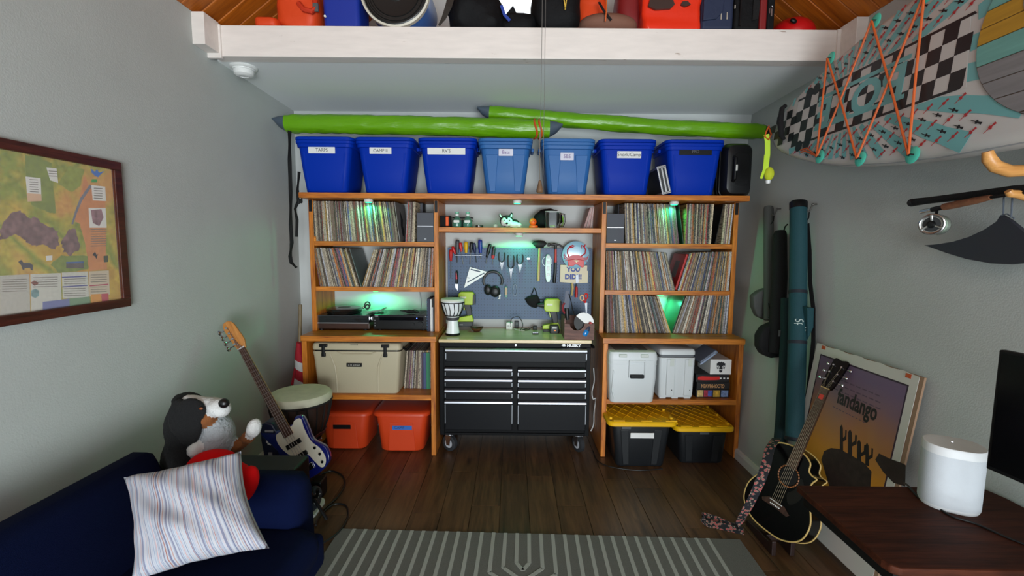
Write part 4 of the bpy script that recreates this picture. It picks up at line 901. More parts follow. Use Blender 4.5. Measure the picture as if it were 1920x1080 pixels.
# face mask
t = thing('face_mask', 'black cloth face mask hanging by its loops from a peg', 'mask', z5(172, 548)); 
rings = []
for o, k in ((.004, 1), (-.008, 1), (-.022, .72), (-.028, .3)):
    pl = ((76, 652), (110, 628), (160, 612), (205, 612), (226, 650), (234, 690), (232, 712), (186, 742), (140, 732), (104, 704)); cxm = sum(x for x, y in pl)/10; cym = sum(y for x, y in pl)/10
    rings.append([z5(cxm+(x-cxm)*k, cym+(y-cym)*k)+Vector((0, o, 0)) for x, y in pl])
B().loft(rings).build('cup', BLKF, t, smooth=True, angle=60); b = B(); b.tube([z5(142, 616), z5(170, 545), z5(178, 545), z5(202, 612)], .0035, 6); b.build('ear_loop', BLKF, t, smooth=True)
b = B(); b.tube([z5(215, 660), z5(262, 655), z5(264, 700), z5(222, 712)], .003, 6); b.build('ear_loop', BLKF, t, smooth=True); b = B(); q = z5(173, 546); b.tube([q+Vector((0, .025, 0)), q+Vector((0, -.012, 0)), q+Vector((0, -.016, .01))], .003, 6); b.build('peg', CHROME, t)
# cordless drills hung by the pegboard
LG = mat('drill_lime', (170, 196, 30), .4); DG = mat('drill_dark', (38, 40, 42), .5)
def drill(label, fx, fy, s, chuck=True, Y=3.86):
    def q(x, y): return PY(fx+x*s, fy+y*s, Y)
    t = thing('cordless_drill', label, 'drill', q(0, 60)); sh = s*3.86/853
    def ex(poly, w_): return [[q(x, y)+Vector((0, o, 0)) for x, y in poly] for o in (-w_, w_)]
    B().loft(ex(((-14, -12), (-10, -16), (14, -16), (18, -12), (18, 6), (14, 10), (-12, 9), (-15, 4)), .028)).build('motor_housing', LG, t, bevel=.006)
    B().loft(ex(((15, -13), (20, -10), (20, 8), (14, 10)), .029)).build('rear_cap', DG, t, bevel=.004)
    B().loft(ex(((-5, 8), (9, 8), (12, 18), (13, 34), (4, 36), (1, 22)), .020)).build('grip', DG, t, bevel=.005)
    B().loft(ex(((-6, 10), (-2, 10), (-1, 20), (-3, 22)), .010)).build('trigger', mat('drill_trigger', (150, 170, 40), .4), t, bevel=.002)
    B().loft(ex(((-17, 36), (2, 32), (13, 30), (16, 40), (16, 43), (-18, 43)), .034)).build('foot', LG, t, bevel=.004)
    bt = B().loft(ex(((-18, 43), (16, 43), (15, 51), (12, 53), (-16, 53)), .033)).build('battery', DG, t, bevel=.004)
    B().box(q(-8, 49)+Vector((0, -.034, 0)), (.030, .003, .009)).build('badge', mat('grey_badge', (130, 130, 125), .5), bt)
    B().box(q(-4, -5)+Vector((0, -.029, 0)), (.050, .003, .016)).build('badge', mat('pale_badge', (220, 224, 200), .5), t, bevel=.001)
    if chuck: B().tube([q(-14, -3), q(-22, -3), q(-28, -3)], [.022, .020, .012], 14).build('chuck', DG, t, smooth=True)
drill('lime green cordless drill hung behind the small white drum', 873, 562, .93, True, 3.89)
drill('lime green cordless drill hung beside the black face mask', 1034, 575, .95, True, 3.85)
# ================= ON THE TOOL CHEST TOP =================
ZC = .921
def cz(px, py): return PZ(px, py, ZC)
# white mini djembe
p = Vector((PY(849, 620, 3.66).x, 3.66, ZC)); M = Matrix.Translation(p); s = 1.0
t = thing('mini_djembe', 'small white djembe drum with black cords standing on the tool chest', 'drum', p)
B().lathe([(.058, .004), (.057, .012), (.048, .06), (.042, .11), (.040, .13), (.052, .15), (.074, .20), (.090, .255), (.094, .285), (.090, .29)], M, 32).build('shell', mat('white_gloss', (228, 232, 234), .25), t, smooth=True)
B().lathe([(.058, 0), (.061, .004), (.061, .014), (.057, .018)], M, 32).build('foot_ring', BLK, t, smooth=True)
B().lathe([(.096, .278), (.097, .29), (.09, .298), (.001, .300)], M, 32).build('drumhead', mat('drum_skin_pale', (214, 216, 204), .6), t, smooth=True)
b = B()
for zz, rr_ in ((.268, .0945), (.162, .062)): b.tube([p+Vector((rr_*math.cos(R(12*k)), rr_*math.sin(R(12*k)), zz)) for k in range(30)], .004, 6, loop=True)
for k in range(14):
    a = R(360/14*k); a2 = a+R(6); b.tube([p+Vector((.096*math.cos(a), .096*math.sin(a), .27)), p+Vector((.080*math.cos(a2), .080*math.sin(a2), .205)), p+Vector((.060*math.cos(a), .060*math.sin(a), .162))], .0034, 5)
b.build('cord', BLK, t); B().lathe([(.044, .122), (.052, .126), (.054, .140), (.050, .150)], M, 28).build('neck_band', mat('dark_grey_band', (58, 58, 62), .6), t, smooth=True)
# bowl
p = cz(894, 621); t = thing('wooden_bowl', 'shallow brown wooden bowl on the tool chest', 'bowl', p); b = B(); b.lathe([(.018, 0), (.03, .003), (.05, .018), (.058, .030), (.055, .030), (.045, .018), (.02, .008), (.001, .007)], Matrix.Translation(p), 28)
for v in b.bm.verts: v.co.z += .010*((v.co.x-p.x)/.058)**2 if v.co.z > p.z+.015 else 0
b.build('bowl', wood('bowl_wood', (66, 38, 20), (112, 70, 40), 'x', 3), t, smooth=True)
# power adaptors and charger
p = cz(955, 617); t = thing('power_adaptor', 'white cube power tap on the tool chest', 'power adaptor', p); B().box(p+Vector((0, 0, .031)), (.056, .05, .062)).build('cube', WHT, t, bevel=.006)
b = B(); 
for dx in (-.01, .008): b.box(p+Vector((dx, -.0255, .032)), (.004, .002, .012))
b.build('socket', INK, t)
p2 = cz(969, 614); t = thing('wall_charger', 'dark grey plug-in charger beside the white cube tap', 'charger', p2); B().box(p2+Vector((0, 0, .030)), (.036, .045, .06)).build('body', mat('charger_grey', (52, 58, 60), .5), t, bevel=.005); B().box(p2+Vector((0, -.0235, .036)), (.02, .002, .02)).build('label', mat('charger_label', (80, 90, 90), .5), t)
CB = mat('black_cable', (14, 14, 15), .5)
def cable(name, label, pts, r=.0032, m=CB, cat='cable', res=8):
    P = []; pts = [Vector(p) for p in pts]; n = len(pts)
    for i in range(n-1):
        a, b_, c, d = pts[max(i-1, 0)], pts[i], pts[i+1], pts[min(i+2, n-1)]
        for k in range(res):
            u = k/res; P.append(.5*((2*b_)+(c-a)*u+(2*a-5*b_+4*c-d)*u*u+(3*b_-a-3*c+d)*u**3))
    P.append(pts[-1]); o = B().tube(P, r, 7).build(name, m, smooth=True); return tag(o, label, cat)
cable('looped_cable', 'black looped cable arching over the white cube tap', [PY(957, 608, 3.8), PY(960, 597, 3.82), PY(972, 594, 3.83), PY(979, 604, 3.82), PY(980, 612, 3.78), cz(976, 620)+Vector((0, 0, .006)), cz(983, 618)+Vector((0, 0, .004)), cz(992, 616)+Vector((0, 0, .004))])
cable('charger_cable', 'black cable running along the chest top to the battery charger', [cz(980, 620)+Vector((0, 0, .004)), cz(990, 619)+Vector((0, 0, .004)), cz(1000, 615)+Vector((0, 0, .012)), cz(1012, 613)+Vector((0, 0, .012)), cz(1028, 617)+Vector((0, 0, .004))])
cable('white_cable', 'short pale cable lying before the white cube tap', [cz(961, 616)+Vector((0, 0, .005)), cz(970, 619)+Vector((0, 0, .003)), cz(980, 620)+Vector((0, 0, .003)), cz(990, 619)+Vector((0, 0, .003))], .003, WHT)
p = cz(1003, 618); t = thing('power_brick', 'small black power brick in the middle of the chest top', 'power brick', p); B().box(p+Vector((0, 0, .017)), (.036, .03, .034)).build('brick', HB, t, bevel=.004); B().box(p+Vector((0, -.0155, .017)), (.018, .001, .01)).build('label', MATS['charger_grey'], t)
p = cz(1004, 627); t = thing('bit_strip', 'short dark strip of driver bits lying on the chest top', 'bit holder', p); B().box(p+Vector((0, 0, .006)), (.05, .02, .012)).build('strip', HB, t, bevel=.002)
for k in range(6): B().cyl(p+Vector((-.02+.008*k, 0, .012)), p+Vector((-.02+.008*k, 0, .02)), .0028, seg=6).build('bit', STEEL, t)
p = cz(1039, 624); t = thing('battery_charger', 'dark battery charger with a pale label at the foot of the right drill', 'charger', p); B().loft([[p+Vector((x, y, z)) for x, y in rrect(.078*k, .07*k, .012, 3)] for z, k in ((0, 1), (.05, 1), (.066, .9))]).build('body', DG, t, bevel=.002)
B().box(p+Vector((0, -.035, .048)), (.036, .003, .012)).build('label', PAPER, t); B().box(p+Vector((.004, -.036, .026)), (.012, .003, .008)).build('lamp', mat('amber_lamp', (230, 120, 30), .4, emit=.6), t)
# organiser box with things in it
xa, xb, za, zb = XZ(1058.5, 602, 1121, 632, 3.50); Yb0 = 3.505; WB = wood('walnut_box', (70, 42, 36), (124, 84, 72), 'x', 2.2, .6)
t = thing('wooden_box', 'grey-brown wooden box with a curved notch at the right of the tool chest', 'box', ((xa+xb)/2, Yb0+.12, ZC)); xb = .645
hh = .125; cxn = xa+(xb-xa)*.42; pl = [(xa, 0), (xb, 0), (xb, hh)] + [(cxn+.058*math.cos(R(k)), hh+.005-.058*math.sin(R(k))) for k in range(5, 180, 12)]+[(xa, hh)]
B().loft([[Vector((x, y, ZC+z)) for x, z in pl] for y in (Yb0, Yb0+.012)]).build('front_panel', WB, t)
B().bx(xa, xb, Yb0+.012, Yb0+.24, ZC, ZC+.008).build('base', WB, t)
for a in (xa, xb-.010): B().bx(a, a+.010, Yb0+.012, Yb0+.24, ZC+.008, ZC+hh+(.04 if a == xa else 0)).build('side_panel', WB, t)
B().bx(xa, xb, Yb0+.24, Yb0+.25, ZC, ZC+hh+.03).build('back_panel', WB, t)
YBX = Yb0+.05
def zb_(x, y, Y=YBX): return PY(970+x/5.4, 440+y/5.4, Y)
# round black and white disc
t = thing('sanding_disc', 'round disc, half black and half white, standing in the wooden box', 'disc', zb_(670, 820)); c0 = Vector((zb_(672, 820).x, YBX-.012, ZC+.13)); rad = .078
Md = Matrix.Translation(c0) @ Matrix.Rotation(R(82), 4, 'X'); cp_ = [(rad*math.cos(R(k)), rad*math.sin(R(k))) for k in range(0, 361, 10)]
B().prism([(rad*math.cos(R(k)), rad*math.sin(R(k))) for k in range(-40, 141, 10)], Md, -.002, .002).build('white_half', WHT, t); B().prism([(rad*math.cos(R(k)), rad*math.sin(R(k))) for k in range(140, 321, 10)], Md, -.002, .002).build('black_half', BLK, t)
# scissors
t = thing('scissors', 'scissors with red and cream loops standing handle-up in the wooden box', 'scissors', zb_(690, 700))
for cx_, cy_, m_ in ((655, 640, mat('cream_handle', (210, 180, 140), .4)), (695, 622, HR)):
    b = B(); c0 = zb_(cx_, cy_, YBX-.03); b.tube([c0+Vector((.014*math.cos(x), 0, .020*math.sin(x))) for x in (R(24*k) for k in range(15))], .0058, 8, loop=True); b.build('handle', m_, t, smooth=True)
b = B(); b.tube([zb_(668, 664, YBX-.03), zb_(688, 690, YBX-.03)], .006, 8); b.tube([zb_(694, 652, YBX-.03), zb_(690, 690, YBX-.03)], .006, 8); b.build('shank', HR, t, smooth=True)
B().loft([[zb_(x, y, YBX-.03)+Vector((0, o, 0)) for x, y in ((682, 690), (708, 690), (704, 800), (694, 800))] for o in (-.003, .003)]).build('blade', DST, t)
# bottle with blue liquid and red cap
t = thing('glue_bottle', 'clear bottle of blue liquid with a red cap in the box notch', 'bottle', zb_(680, 900)); q0 = Vector((zb_(668, 920).x, YBX-.045+.015, ZC+.03)); ax = (zb_(730, 815)-zb_(650, 950)).normalized(); Mb = frame(q0+Vector((0, 0, 0)), Vector((0, 1, 0)), ax.cross(Vector((0, 1, 0)))*-1)
Mb = Matrix.Translation(q0) @ ax.to_track_quat('Z', 'Y').to_matrix().to_4x4()
B().lathe([(.001, 0), (.026, .002), (.028, .01), (.028, .045), (.024, .05)], Mb, 20).build('blue_body', mat('blue_liquid', (24, 120, 190), .2), t, smooth=True); B().lathe([(.024, .049), (.027, .052), (.022, .085), (.014, .092)], Mb, 20).build('clear_shoulder', mat('dark_clear', (60, 66, 84), .1), t, smooth=True)
B().lathe([(.015, .092), (.015, .115), (.010, .12), (.001, .12)], Mb, 16).build('cap', HR, t, smooth=True)
# black hanging saw/strap at box left
t = thing('hand_saw', 'dark folding saw with a red grip standing in the box before the pegboard', 'saw', zb_(500, 700)); B().loft([[zb_(x, y, YBX+.05)+Vector((0, o, 0)) for x, y in ((488, 568), (526, 568), (524, 640), (520, 742), (500, 745), (462, 740), (478, 660))] for o in (-.003, .003)]).build('blade', mat('dark_blue_steel', (36, 40, 52), .4, .5), t)
B().tube([zb_(478, 690, YBX+.045), zb_(460, 720, YBX+.045), zb_(462, 760, YBX+.045), zb_(480, 800, YBX+.045)], [.008, .010, .010, .008], 8).build('grip', mat('dark_red_grip', (130, 34, 44), .5), t, smooth=True)
B().tube([zb_(500, 745, YBX+.05), zb_(502, 800, YBX+.05), zb_(508, 860, YBX+.05)], [.016, .020, .018], 10).build('handle', HB, t, smooth=True)
B().ribbon([zb_(524, 600, YBX+.04), zb_(545, 680, YBX+.04), zb_(560, 760, YBX+.04), zb_(585, 830, YBX+.04)], (1, 0, .2), .008, .003).build('strap', BLKF, t)
# ================= TOOL CHEST =================
CY0, CY1 = 3.48, 3.94; CB_ = mat('chest_black_enamel', (5, 6, 9), .5, spec=.15); DRW = mat('drawer_black_enamel', (5, 7, 13), .42, spec=.22)
cx0, cx1 = -.562, .618
ch = thing('tool_chest', 'black rolling tool chest with silver drawer pulls and a pale wooden top', 'tool chest', ((cx0+cx1)/2, (CY0+CY1)/2, 0))
B().bx(cx0, cx1, CY0+.014, CY1, .150, .897).build('body', CB_, ch, bevel=.006)
b = B()
b.bx(cx0, cx1, CY0, CY0+.016, .862, .897); b.bx(cx0, cx0+.035, CY0, CY0+.016, .150, .862); b.bx(cx1-.035, cx1, CY0, CY0+.016, .150, .862); b.bx(cx0+.035, cx1-.035, CY0, CY0+.016, .150, .168)
b.build('face_frame', CB_, ch, bevel=.003)
B().bx(cx0-.004, cx1+.004, CY0-.006, YB-.012, .897, .921).build('worktop', wood('maple_top', (196, 172, 124), (226, 206, 160), 'x', .8, .28, .05, 0, .02, coat=.3), ch, bevel=.002)
def drawer(x0, x1, y0, y1, hy0, hy1):
    xa, xb, za, zb = XZ(x0, y0, x1, y1, CY0-.004); _, _, ha, hb = XZ(x0, hy0, x1, hy1, CY0-.02)
    d = B().bx(xa, xb, CY0-.008, CY0+.015, za, zb).build('drawer', DRW, ch, bevel=.004)
    b = B(); pl = [(0, 0), (-.026, .002), (-.030, .010), (-.026, .020), (-.012, .026), (0, hb-ha)]
    rr = [[Vector((x, CY0-.008+y, ha+z*(hb-ha)/.030)) for y, z in ((0, .0), (-.020, .0), (-.027, .008), (-.024, .019), (-.010, .028), (0, .030))] for x in (xa+.001, xb-.001)]
    b.loft(rr).build('handle', mat('satin_steel_pull', (150, 152, 158), .4, 1), d, smooth=True, angle=30)
    b = B()
    for xx in (xa+.002, xb-.002): b.bx(xx-.003, xx+.003, CY0-.011, CY0-.006, za+(ha-za)*.25, ha-.01)
    b.build('edge_clip', mat('pale_clip', (150, 154, 160), .35, .7), d)
drawer(835.5, 1100, 653, 679, 653, 661)
for k, (y0, y1, h0, h1) in enumerate(((689, 707, 689, 696), (708.5, 727, 708.5, 716), (728.5, 749, 728.5, 736.5), (750, 806, 750, 757.5))):
    drawer(834.5, 960.5, y0, y1, h0, h1); drawer(971, 1098, y0+1.6, y1+1.6, h0+1.6, h1+1.6)
p = PY(967, 647, CY0-.002); B().cyl(p, p+Vector((0, -.006, 0)), .009, .008, 16).build('lock', STEEL, ch, smooth=True)
HW = mat('logo_white', (225, 228, 230), .4)
text('HUSKY', face_front(PY(1076, 648.3, CY0-.003)), .030, HW, ch, 'brand_lettering', off=.0022, sx=1.12)
p = PY(1057, 647.5, CY0-.003)
b = B(); b.prism([(-.020, .000), (-.008, .008), (-.004, .014), (.002, .009), (.008, .013), (.012, .004), (.019, -.002), (.012, -.004), (.010, -.011), (.003, -.006), (-.006, -.010), (-.010, -.004)], face_front(p), 0, .001); b.build('brand_emblem', HW, ch)
RUB = mat('grey_black_rubber', (40, 42, 46), .6)
for k, (cx_, yy, sw) in enumerate(((-.49, CY0+.05, 58), (.545, CY0+.05, 28), (-.49, CY1-.06, 15), (.545, CY1-.06, 15))):
    c0 = Vector((cx_, yy, .066)); ax = Vector((math.cos(R(sw)), math.sin(R(sw)), 0)); c = B().cyl(c0+Vector((0, 0, .072)), c0+Vector((0, 0, .084)), .038, seg=16).build('caster', STEEL, ch, label='swivel caster')
    B().tube([c0-ax*.019, c0-ax*.016, c0+ax*.016, c0+ax*.019], [.058, .064, .064, .058], 28).build('wheel', RUB, c, smooth=True, angle=50)
    B().tube([c0-ax*.0205, c0+ax*.0205], [.036, .036], 24).build('hub', mat('pale_hub', (170, 172, 178), .5), c, smooth=True, angle=50)
    b = B()
    for s in (-1, 1):
        o = c0+ax*.026*s; up = Vector((0, 0, 1)); sd = ax.cross(up)
        b.loft([[o+sd*.016-up*.014+ax*t_, o-sd*.016-up*.014+ax*t_, o-sd*.030+up*.072+ax*t_, o+sd*.030+up*.072+ax*t_] for t_ in (-.002, .002)])
    b.box(c0+Vector((0, 0, .072)), (.056, .056, .006)); b.build('fork', STEEL, c, bevel=.001)
b = B(); b.tube([Vector((cx1, CY0+.06, .86)), Vector((cx1+.034, CY0+.07, .852)), Vector((cx1+.034, CY1-.08, .852)), Vector((cx1, CY1-.07, .86))], .009, 8); b.build('side_handle', CB_, ch, smooth=True)
cable('white_power_cord', 'white cord looped down the right side of the tool chest', [PY(1113, 690, 3.72), PY(1114, 715, 3.7), PY(1110, 735, 3.7), PY(1112, 748, 3.7), PY(1117, 748, 3.7), PY(1114, 772, 3.7), PY(1113, 795, 3.7), PY(1108, 808, 3.7)], .005, WHT)
B_ = tag(B().bx(.628, .640, 3.74, 3.80, .22, .50).build('power_strip', WHT, bevel=.003), 'white power strip hung on the panel right of the tool chest', 'power strip')

# ================= HI-FI IN THE LEFT BOOKCASE =================
SPK = mat('speaker_grey_cloth', (84, 86, 94), .85, bump=.2, bs=400); SPB = mat('speaker_charcoal', (34, 35, 38), .6)
def bookshelf_speaker(label, x0, x1, y0, y1, back, z):
    xa, xb, za, zb = XZ(x0, y0, x1, y1, YU+.01); t = thing('bookshelf_speaker', label, 'speaker', ((xa+xb)/2, YU+.1, z))
    zz = zb-za; B().bx(xa, xb, YU+.022, YU+.19, z+.0005, z+zz).build('cabinet', SPB, t, bevel=.004)
    B().bx(xa+.002, xb-.002, YU+.008, YU+.023, z+.002, z+zz*.52).build('grille', SPK, t, bevel=.003); B().bx(xa+.002, xb-.002, YU+.008, YU+.023, z+zz*.545, z+zz-.002).build('grille', SPK, t, bevel=.003)
    B().bx(xa+.006, xb-.006, YU+.012, YU+.02, z+zz*.522, z+zz*.543).build('divider', STEEL, t); B().box(((xa+xb)/2, YU+.007, z+zz*.10), (.016, .002, .005)).build('badge', STEEL, t)
    xa2, xb2, _, zt = XZ(*back, YU+.24); t2 = thing('bookshelf_speaker', label.replace('two-part grey', 'plain dark').replace('small', 'taller')+', behind it', 'speaker', ((xa2+xb2)/2, YU+.26, z)); B().bx(xa2, xb2, YU+.195, YU+.32, z+.0005, zt).build('cabinet', SPB, t2, bevel=.004); B().bx(xa2+.004, xb2-.004, YU+.190, YU+.196, z+.01, zt-.01).build('grille', SPK, t2)
bookshelf_speaker('small two-part grey speaker at the right end of the left bookcase', 781, 813.5, 397, 452.5, (781, 381, 795, 400), 1.673)
bookshelf_speaker('small two-part grey speaker at the left end of the right bookcase', 1137, 1171, 399, 455, (1156, 384, 1172, 400), 1.674)
# turntable
WAL = wood('turntable_walnut', (34, 20, 16), (66, 42, 34), 'x', 2, .35); SMK = mat('smoked_lid', (70, 74, 78), .08, trans=.75)
xa, xb, za, zb = XZ(590, 583, 692, 625, YU+.02); z = LZ
t = thing('turntable', 'turntable with a smoked lid on the ledge of the left bookcase', 'turntable', ((xa+xb)/2, 3.8, z)); Yt = YU+.025
for xx in (xa+.04, xb-.04):
    for yy in (Yt+.03, Yt+.26): B().cyl((xx, yy, z), (xx, yy, z+.014), .018, seg=14).build('foot', BLK, t)
B().bx(xa, xb, Yt, Yt+.30, z+.012, z+.062).build('plinth', WAL, t, bevel=.004); B().bx(xa+.006, xb-.006, Yt-.002, Yt+.004, z+.058, z+.066).build('front_strip', STEEL, t)
B().bx(xa+.004, xb-.004, Yt+.002, Yt+.298, z+.064, z+.070).build('deck', mat('deck_black', (26, 27, 29), .3), t)
pc = ((xa+xb)/2-.02, Yt+.155, z+.070); B().lathe([(.145, 0), (.15, .004), (.148, .014), (.1, .015), (.001, .015)], Matrix.Translation(pc), 40).build('platter', mat('platter_grey', (110, 112, 116), .3, .6), t, smooth=True)
b = B(); b.bx(xa+.002, xb-.002, Yt+.001, Yt+.004, z+.067, z+.118); b.bx(xa+.002, xa+.005, Yt+.004, Yt+.298, z+.067, z+.118); b.bx(xb-.005, xb-.002, Yt+.004, Yt+.298, z+.067, z+.118); b.bx(xa+.002, xb-.002, Yt+.295, Yt+.299, z+.067, z+.118)
b.build('smoked_lid_sides', SMK, t); B().bx(xa+.002, xb-.002, Yt+.001, Yt+.299, z+.118, z+.124).build('lid_top', mat('smoked_top', (58, 60, 64), .2), t, bevel=.001)
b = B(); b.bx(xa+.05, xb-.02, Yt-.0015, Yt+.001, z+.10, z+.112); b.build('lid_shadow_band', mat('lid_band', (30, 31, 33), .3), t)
B().cyl((xb+.016, Yt+.04, z+.095), (xb+.016, Yt+.06, z+.095), .016, seg=14).build('hinge_knob', CHROME, t, smooth=True)
# record / flat round case on the lid
pr = Vector((PY(645, 577, 3.78).x, 3.79, z+.1245)); B_ = thing('second_turntable', 'thin black round deck lying on the turntable lid', 'record player', pr)
B().lathe([(.12, 0), (.138, .006), (.145, .030), (.138, .044), (.11, .048), (.001, .049)], Matrix.Translation(pr), 40).build('disc', mat('vinyl_black', (14, 15, 16), .22), B_, smooth=True, angle=25)
B().lathe([(.05, .0485), (.05, .0498), (.001, .050)], Matrix.Translation(pr), 24).build('centre_label', mat('label_dark', (40, 44, 44), .5), B_)
p = PY(687, 574, 3.76); t = thing('headset', 'dark coiled headset lying on the turntable lid beside the round deck', 'headset', p)
b = B(); b.tube([p+Vector((.008+.022*math.cos(x), .01*math.sin(x), .008+.026*math.sin(x))) for x in (R(24*k) for k in range(15))], .006, 8, loop=True); b.tube([p+Vector((.012+.016*math.cos(x), -.012+.004*math.sin(x), -.004+.018*math.sin(x))) for x in (R(24*k) for k in range(15))], .006, 8, loop=True); b.build('band', HB, t, smooth=True); B().sph(p+Vector((-.022, -.01, -.012)), (.010, .01, .010)).build('chrome_knob', CHROME, t, smooth=True)
# pale green folder edge
M = Matrix.Translation(PY(702, 583, 3.76)) @ Matrix.Rotation(R(-9), 4, 'Y'); o = B().box((0, .06, 0), (.13, .16, .014)).build('slim_box', mat('grey_slim_box', (120, 128, 124), .4), bevel=.003); o.matrix_world = M; MW[o.name] = M; tag(o, 'slim grey box tilted between the turntable and the receiver', 'box')
# receiver
xa, xb, za, zb = XZ(700, 595, 801, 625, YU+.03)
t = thing('receiver', 'black stereo receiver with a blue standby light', 'receiver', ((xa+xb)/2, 3.8, z)); B().bx(xa, xb, YU+.05, YU+.32, z+.012, z+.128).build('case', mat('receiver_case', (30, 31, 33), .4), t, bevel=.002)
f_ = B().bx(xa-.002, xb+.002, YU+.035, YU+.05, z+.010, z+.130).build('front_panel', mat('receiver_front', (15, 16, 18), .28), t, bevel=.003)
for xx in (xa+.04, xb-.04): B().cyl((xx, YU+.08, z), (xx, YU+.08, z+.012), .016, seg=12).build('foot', BLK, t)
b = B()
for k in range(18): b.bx(xa+.10+k*.016, xa+.108+k*.016, YU+.07, YU+.28, z+.128, z+.1288)
o = b.build('vent_slots', BLK, t)
for xx, r_ in ((xb-.055, .024), (xb-.115, .013)): B().cyl((xx, YU+.036, z+.055), (xx, YU+.020, z+.055), r_, r_*.92, 24).build('knob', BLK, t, smooth=True, angle=50)
B().sph((xb-.085, YU+.034, z+.103), .0042, seg=10).build('standby_light', mat('blue_led', (90, 120, 255), .4, emit=5), t)
for k in range(3): B().sph((xa+.012+.0*k, YU+.033, z+.04+.022*k), .005, seg=8).build('jack', STEEL, t)
B().bx(xa+.012, xa+.040, YU+.0335, YU+.036, z+.117, z+.123).build('maker_plate', mat('pale_print', (150, 152, 155), .5), t); B().bx(xb-.018, xb-.010, YU+.0335, YU+.036, z+.114, z+.122).build('badge', mat('pale_print', (150, 152, 155), .5), t)
B().bx(xa+.05, xb-.03, YU+.0338, YU+.0352, z+.085, z+.112).build('display', mat('display_black', (8, 9, 14), .12), t)
p = Vector((PY(762, 591, 3.72).x, 3.72, z+.134)); cable('tangled_cable', 'tangle of dark cable on top of the receiver', [p+Vector((.06*math.cos(k*1.9)+.004*k, .03*math.sin(k*2.3), .004+.012*(k % 3))) for k in range(16)], .004)
cable('wall_cable', 'thin grey cable running down the wall behind the receiver', [PY(787, 547, 3.95), PY(790, 565, 3.955), PY(789, 580, 3.95), PY(784, 590, 3.9), PY(770, 594, 3.85)], .0022, mat('grey_thin_cable', (110, 114, 116), .6))
# books at the right of the receiver
def book(label, px0, px1, y0, m, name='book', cat='book', spiral=False, Y=YU+.012, dp=.22, zb=None):
    xa, xb, _, zt = XZ(px0, y0, px1, 626, Y); t = thing(name, label, cat, ((xa+xb)/2, Y+dp/2, LZ)); B().bx(xa, xb, Y, Y+dp, LZ+.0005, zt).build('cover', m, t, bevel=.001)
    if spiral:
        b = B()
        for k in range(20): b.tube([Vector((xa-.001+.005*math.cos(x), Y-.002+.006*math.sin(x), LZ+.012+k*(zt-LZ-.02)/20)) for x in (R(45*j) for j in range(8))], .0013, 4, loop=True)
        b.build('spiral_binding', mat('pale_blue_wire', (120, 160, 200), .4, .4), t)
book('dark blue spiral-bound notebook beside the receiver', 801, 806, 560, mat('notebook_blue', (20, 26, 60), .5), 'notebook', 'notebook', True)
book('thin white book between the notebook and the dark book', 807, 809.5, 561, PAPER); book('short pale grey booklet at the front of the book row', 809.8, 812, 576, mat('pale_grey_book', (170, 172, 178), .6)); book('dark book against the bookcase side beside the receiver', 812.2, 814.8, 557, BLK)

# ================= LOWER CUBBIES =================
BEI = mat('beige_cooler_plastic', (178, 168, 142), .5, bump=.05, bs=200)
xa, xb, za, zb = XZ(586, 641, 752, 735, YLO+.03); zc_ = .487; W = xb-xa; cxm = (xa+xb)/2; Yc = YLO+.025
t = thing('cooler', 'large beige hard cooler with black latches in the left bookcase', 'cooler', (cxm, Yc+.2, zc_)); D = .40
def rl(z, k, kd=1, r=.03): return [Vector((cxm+x, Yc+D/2+y, zc_+z)) for x, y in rrect(W*k, D*kd, r, 5)]
B().loft([rl(.0005, .90, .9), rl(.012, .915, .93), rl(.30, .985, .99), rl(.325, 1, 1), rl(.338, 1, 1)]).build('body', BEI, t, smooth=True, angle=50)
B().loft([rl(.338, .97, .97), rl(.350, .97, .97)]).build('gasket', BLK, t); B().loft([rl(.350, 1, 1), rl(.37, 1.005, 1.005), rl(.395, .99, .99), rl(.402, .96, .95)]).build('lid', BEI, t, smooth=True, angle=50)
for px in (606, 722):
    q = PY(px, 652, Yc-.01); b = B(); b.box((q.x, Yc-.008, zc_+.385), (.060, .024, .022)); b.box((q.x, Yc-.010, zc_+.345), (.022, .022, .085)); b.box((q.x, Yc-.008, zc_+.312), (.030, .02, .028)); b.build('latch', BLK, t, bevel=.003)
b = B(); 
for s in (-1, 1):
    b.tube([Vector((cxm+s*W*.29, Yc-.001, zc_+.315)), Vector((cxm+s*W*.245, Yc+.004, zc_+.22)), Vector((cxm+s*W*.235, Yc+.012, zc_+.12)), Vector((cxm+s*W*.232, Yc+.018, zc_+.012))], [.005, .009, .010, .010], 8)
b.tube([Vector((cxm-W*.22, Yc-.001, zc_+.335)), Vector((cxm-W*.16, Yc-.006, zc_+.318)), Vector((cxm+W*.16, Yc-.006, zc_+.318)), Vector((cxm+W*.22, Yc-.001, zc_+.335))], .005, 8)
b.build('moulded_rib', BEI, t, smooth=True); q = PY(664.5, 684, Yc); l = B().box((q.x, Yc-.003, q.z), (.118, .016, .028)).build('badge', BLK, t, bevel=.002)
b = B()
for k, (dx, w2) in enumerate(((-.040, .010), (-.022, .014), (-.004, .010), (.012, .016), (.030, .012), (.044, .008))): b.box((q.x+dx, Yc-.0115, q.z+.001*(k % 2)), (w2, .001, .009))
b.build('worn_lettering', mat('grey_worn_print', (130, 128, 120), .6), l)
B().box((PY(664, 643, Yc).x, Yc-.004, zc_+.392), (.055, .006, .010)).build('lid_notch', mat('cooler_shade', (150, 142, 122), .6), t)
b = B(); b.tube([Vector((cxm+W/2+.004, Yc+.06, zc_+.36)), Vector((cxm+W/2+.020, Yc+.10, zc_+.33)), Vector((cxm+W/2+.020, Yc+.28, zc_+.33)), Vector((cxm+W/2+.004, Yc+.33, zc_+.36))], .010, 8); b.build('side_handle', BLK, t, smooth=True)
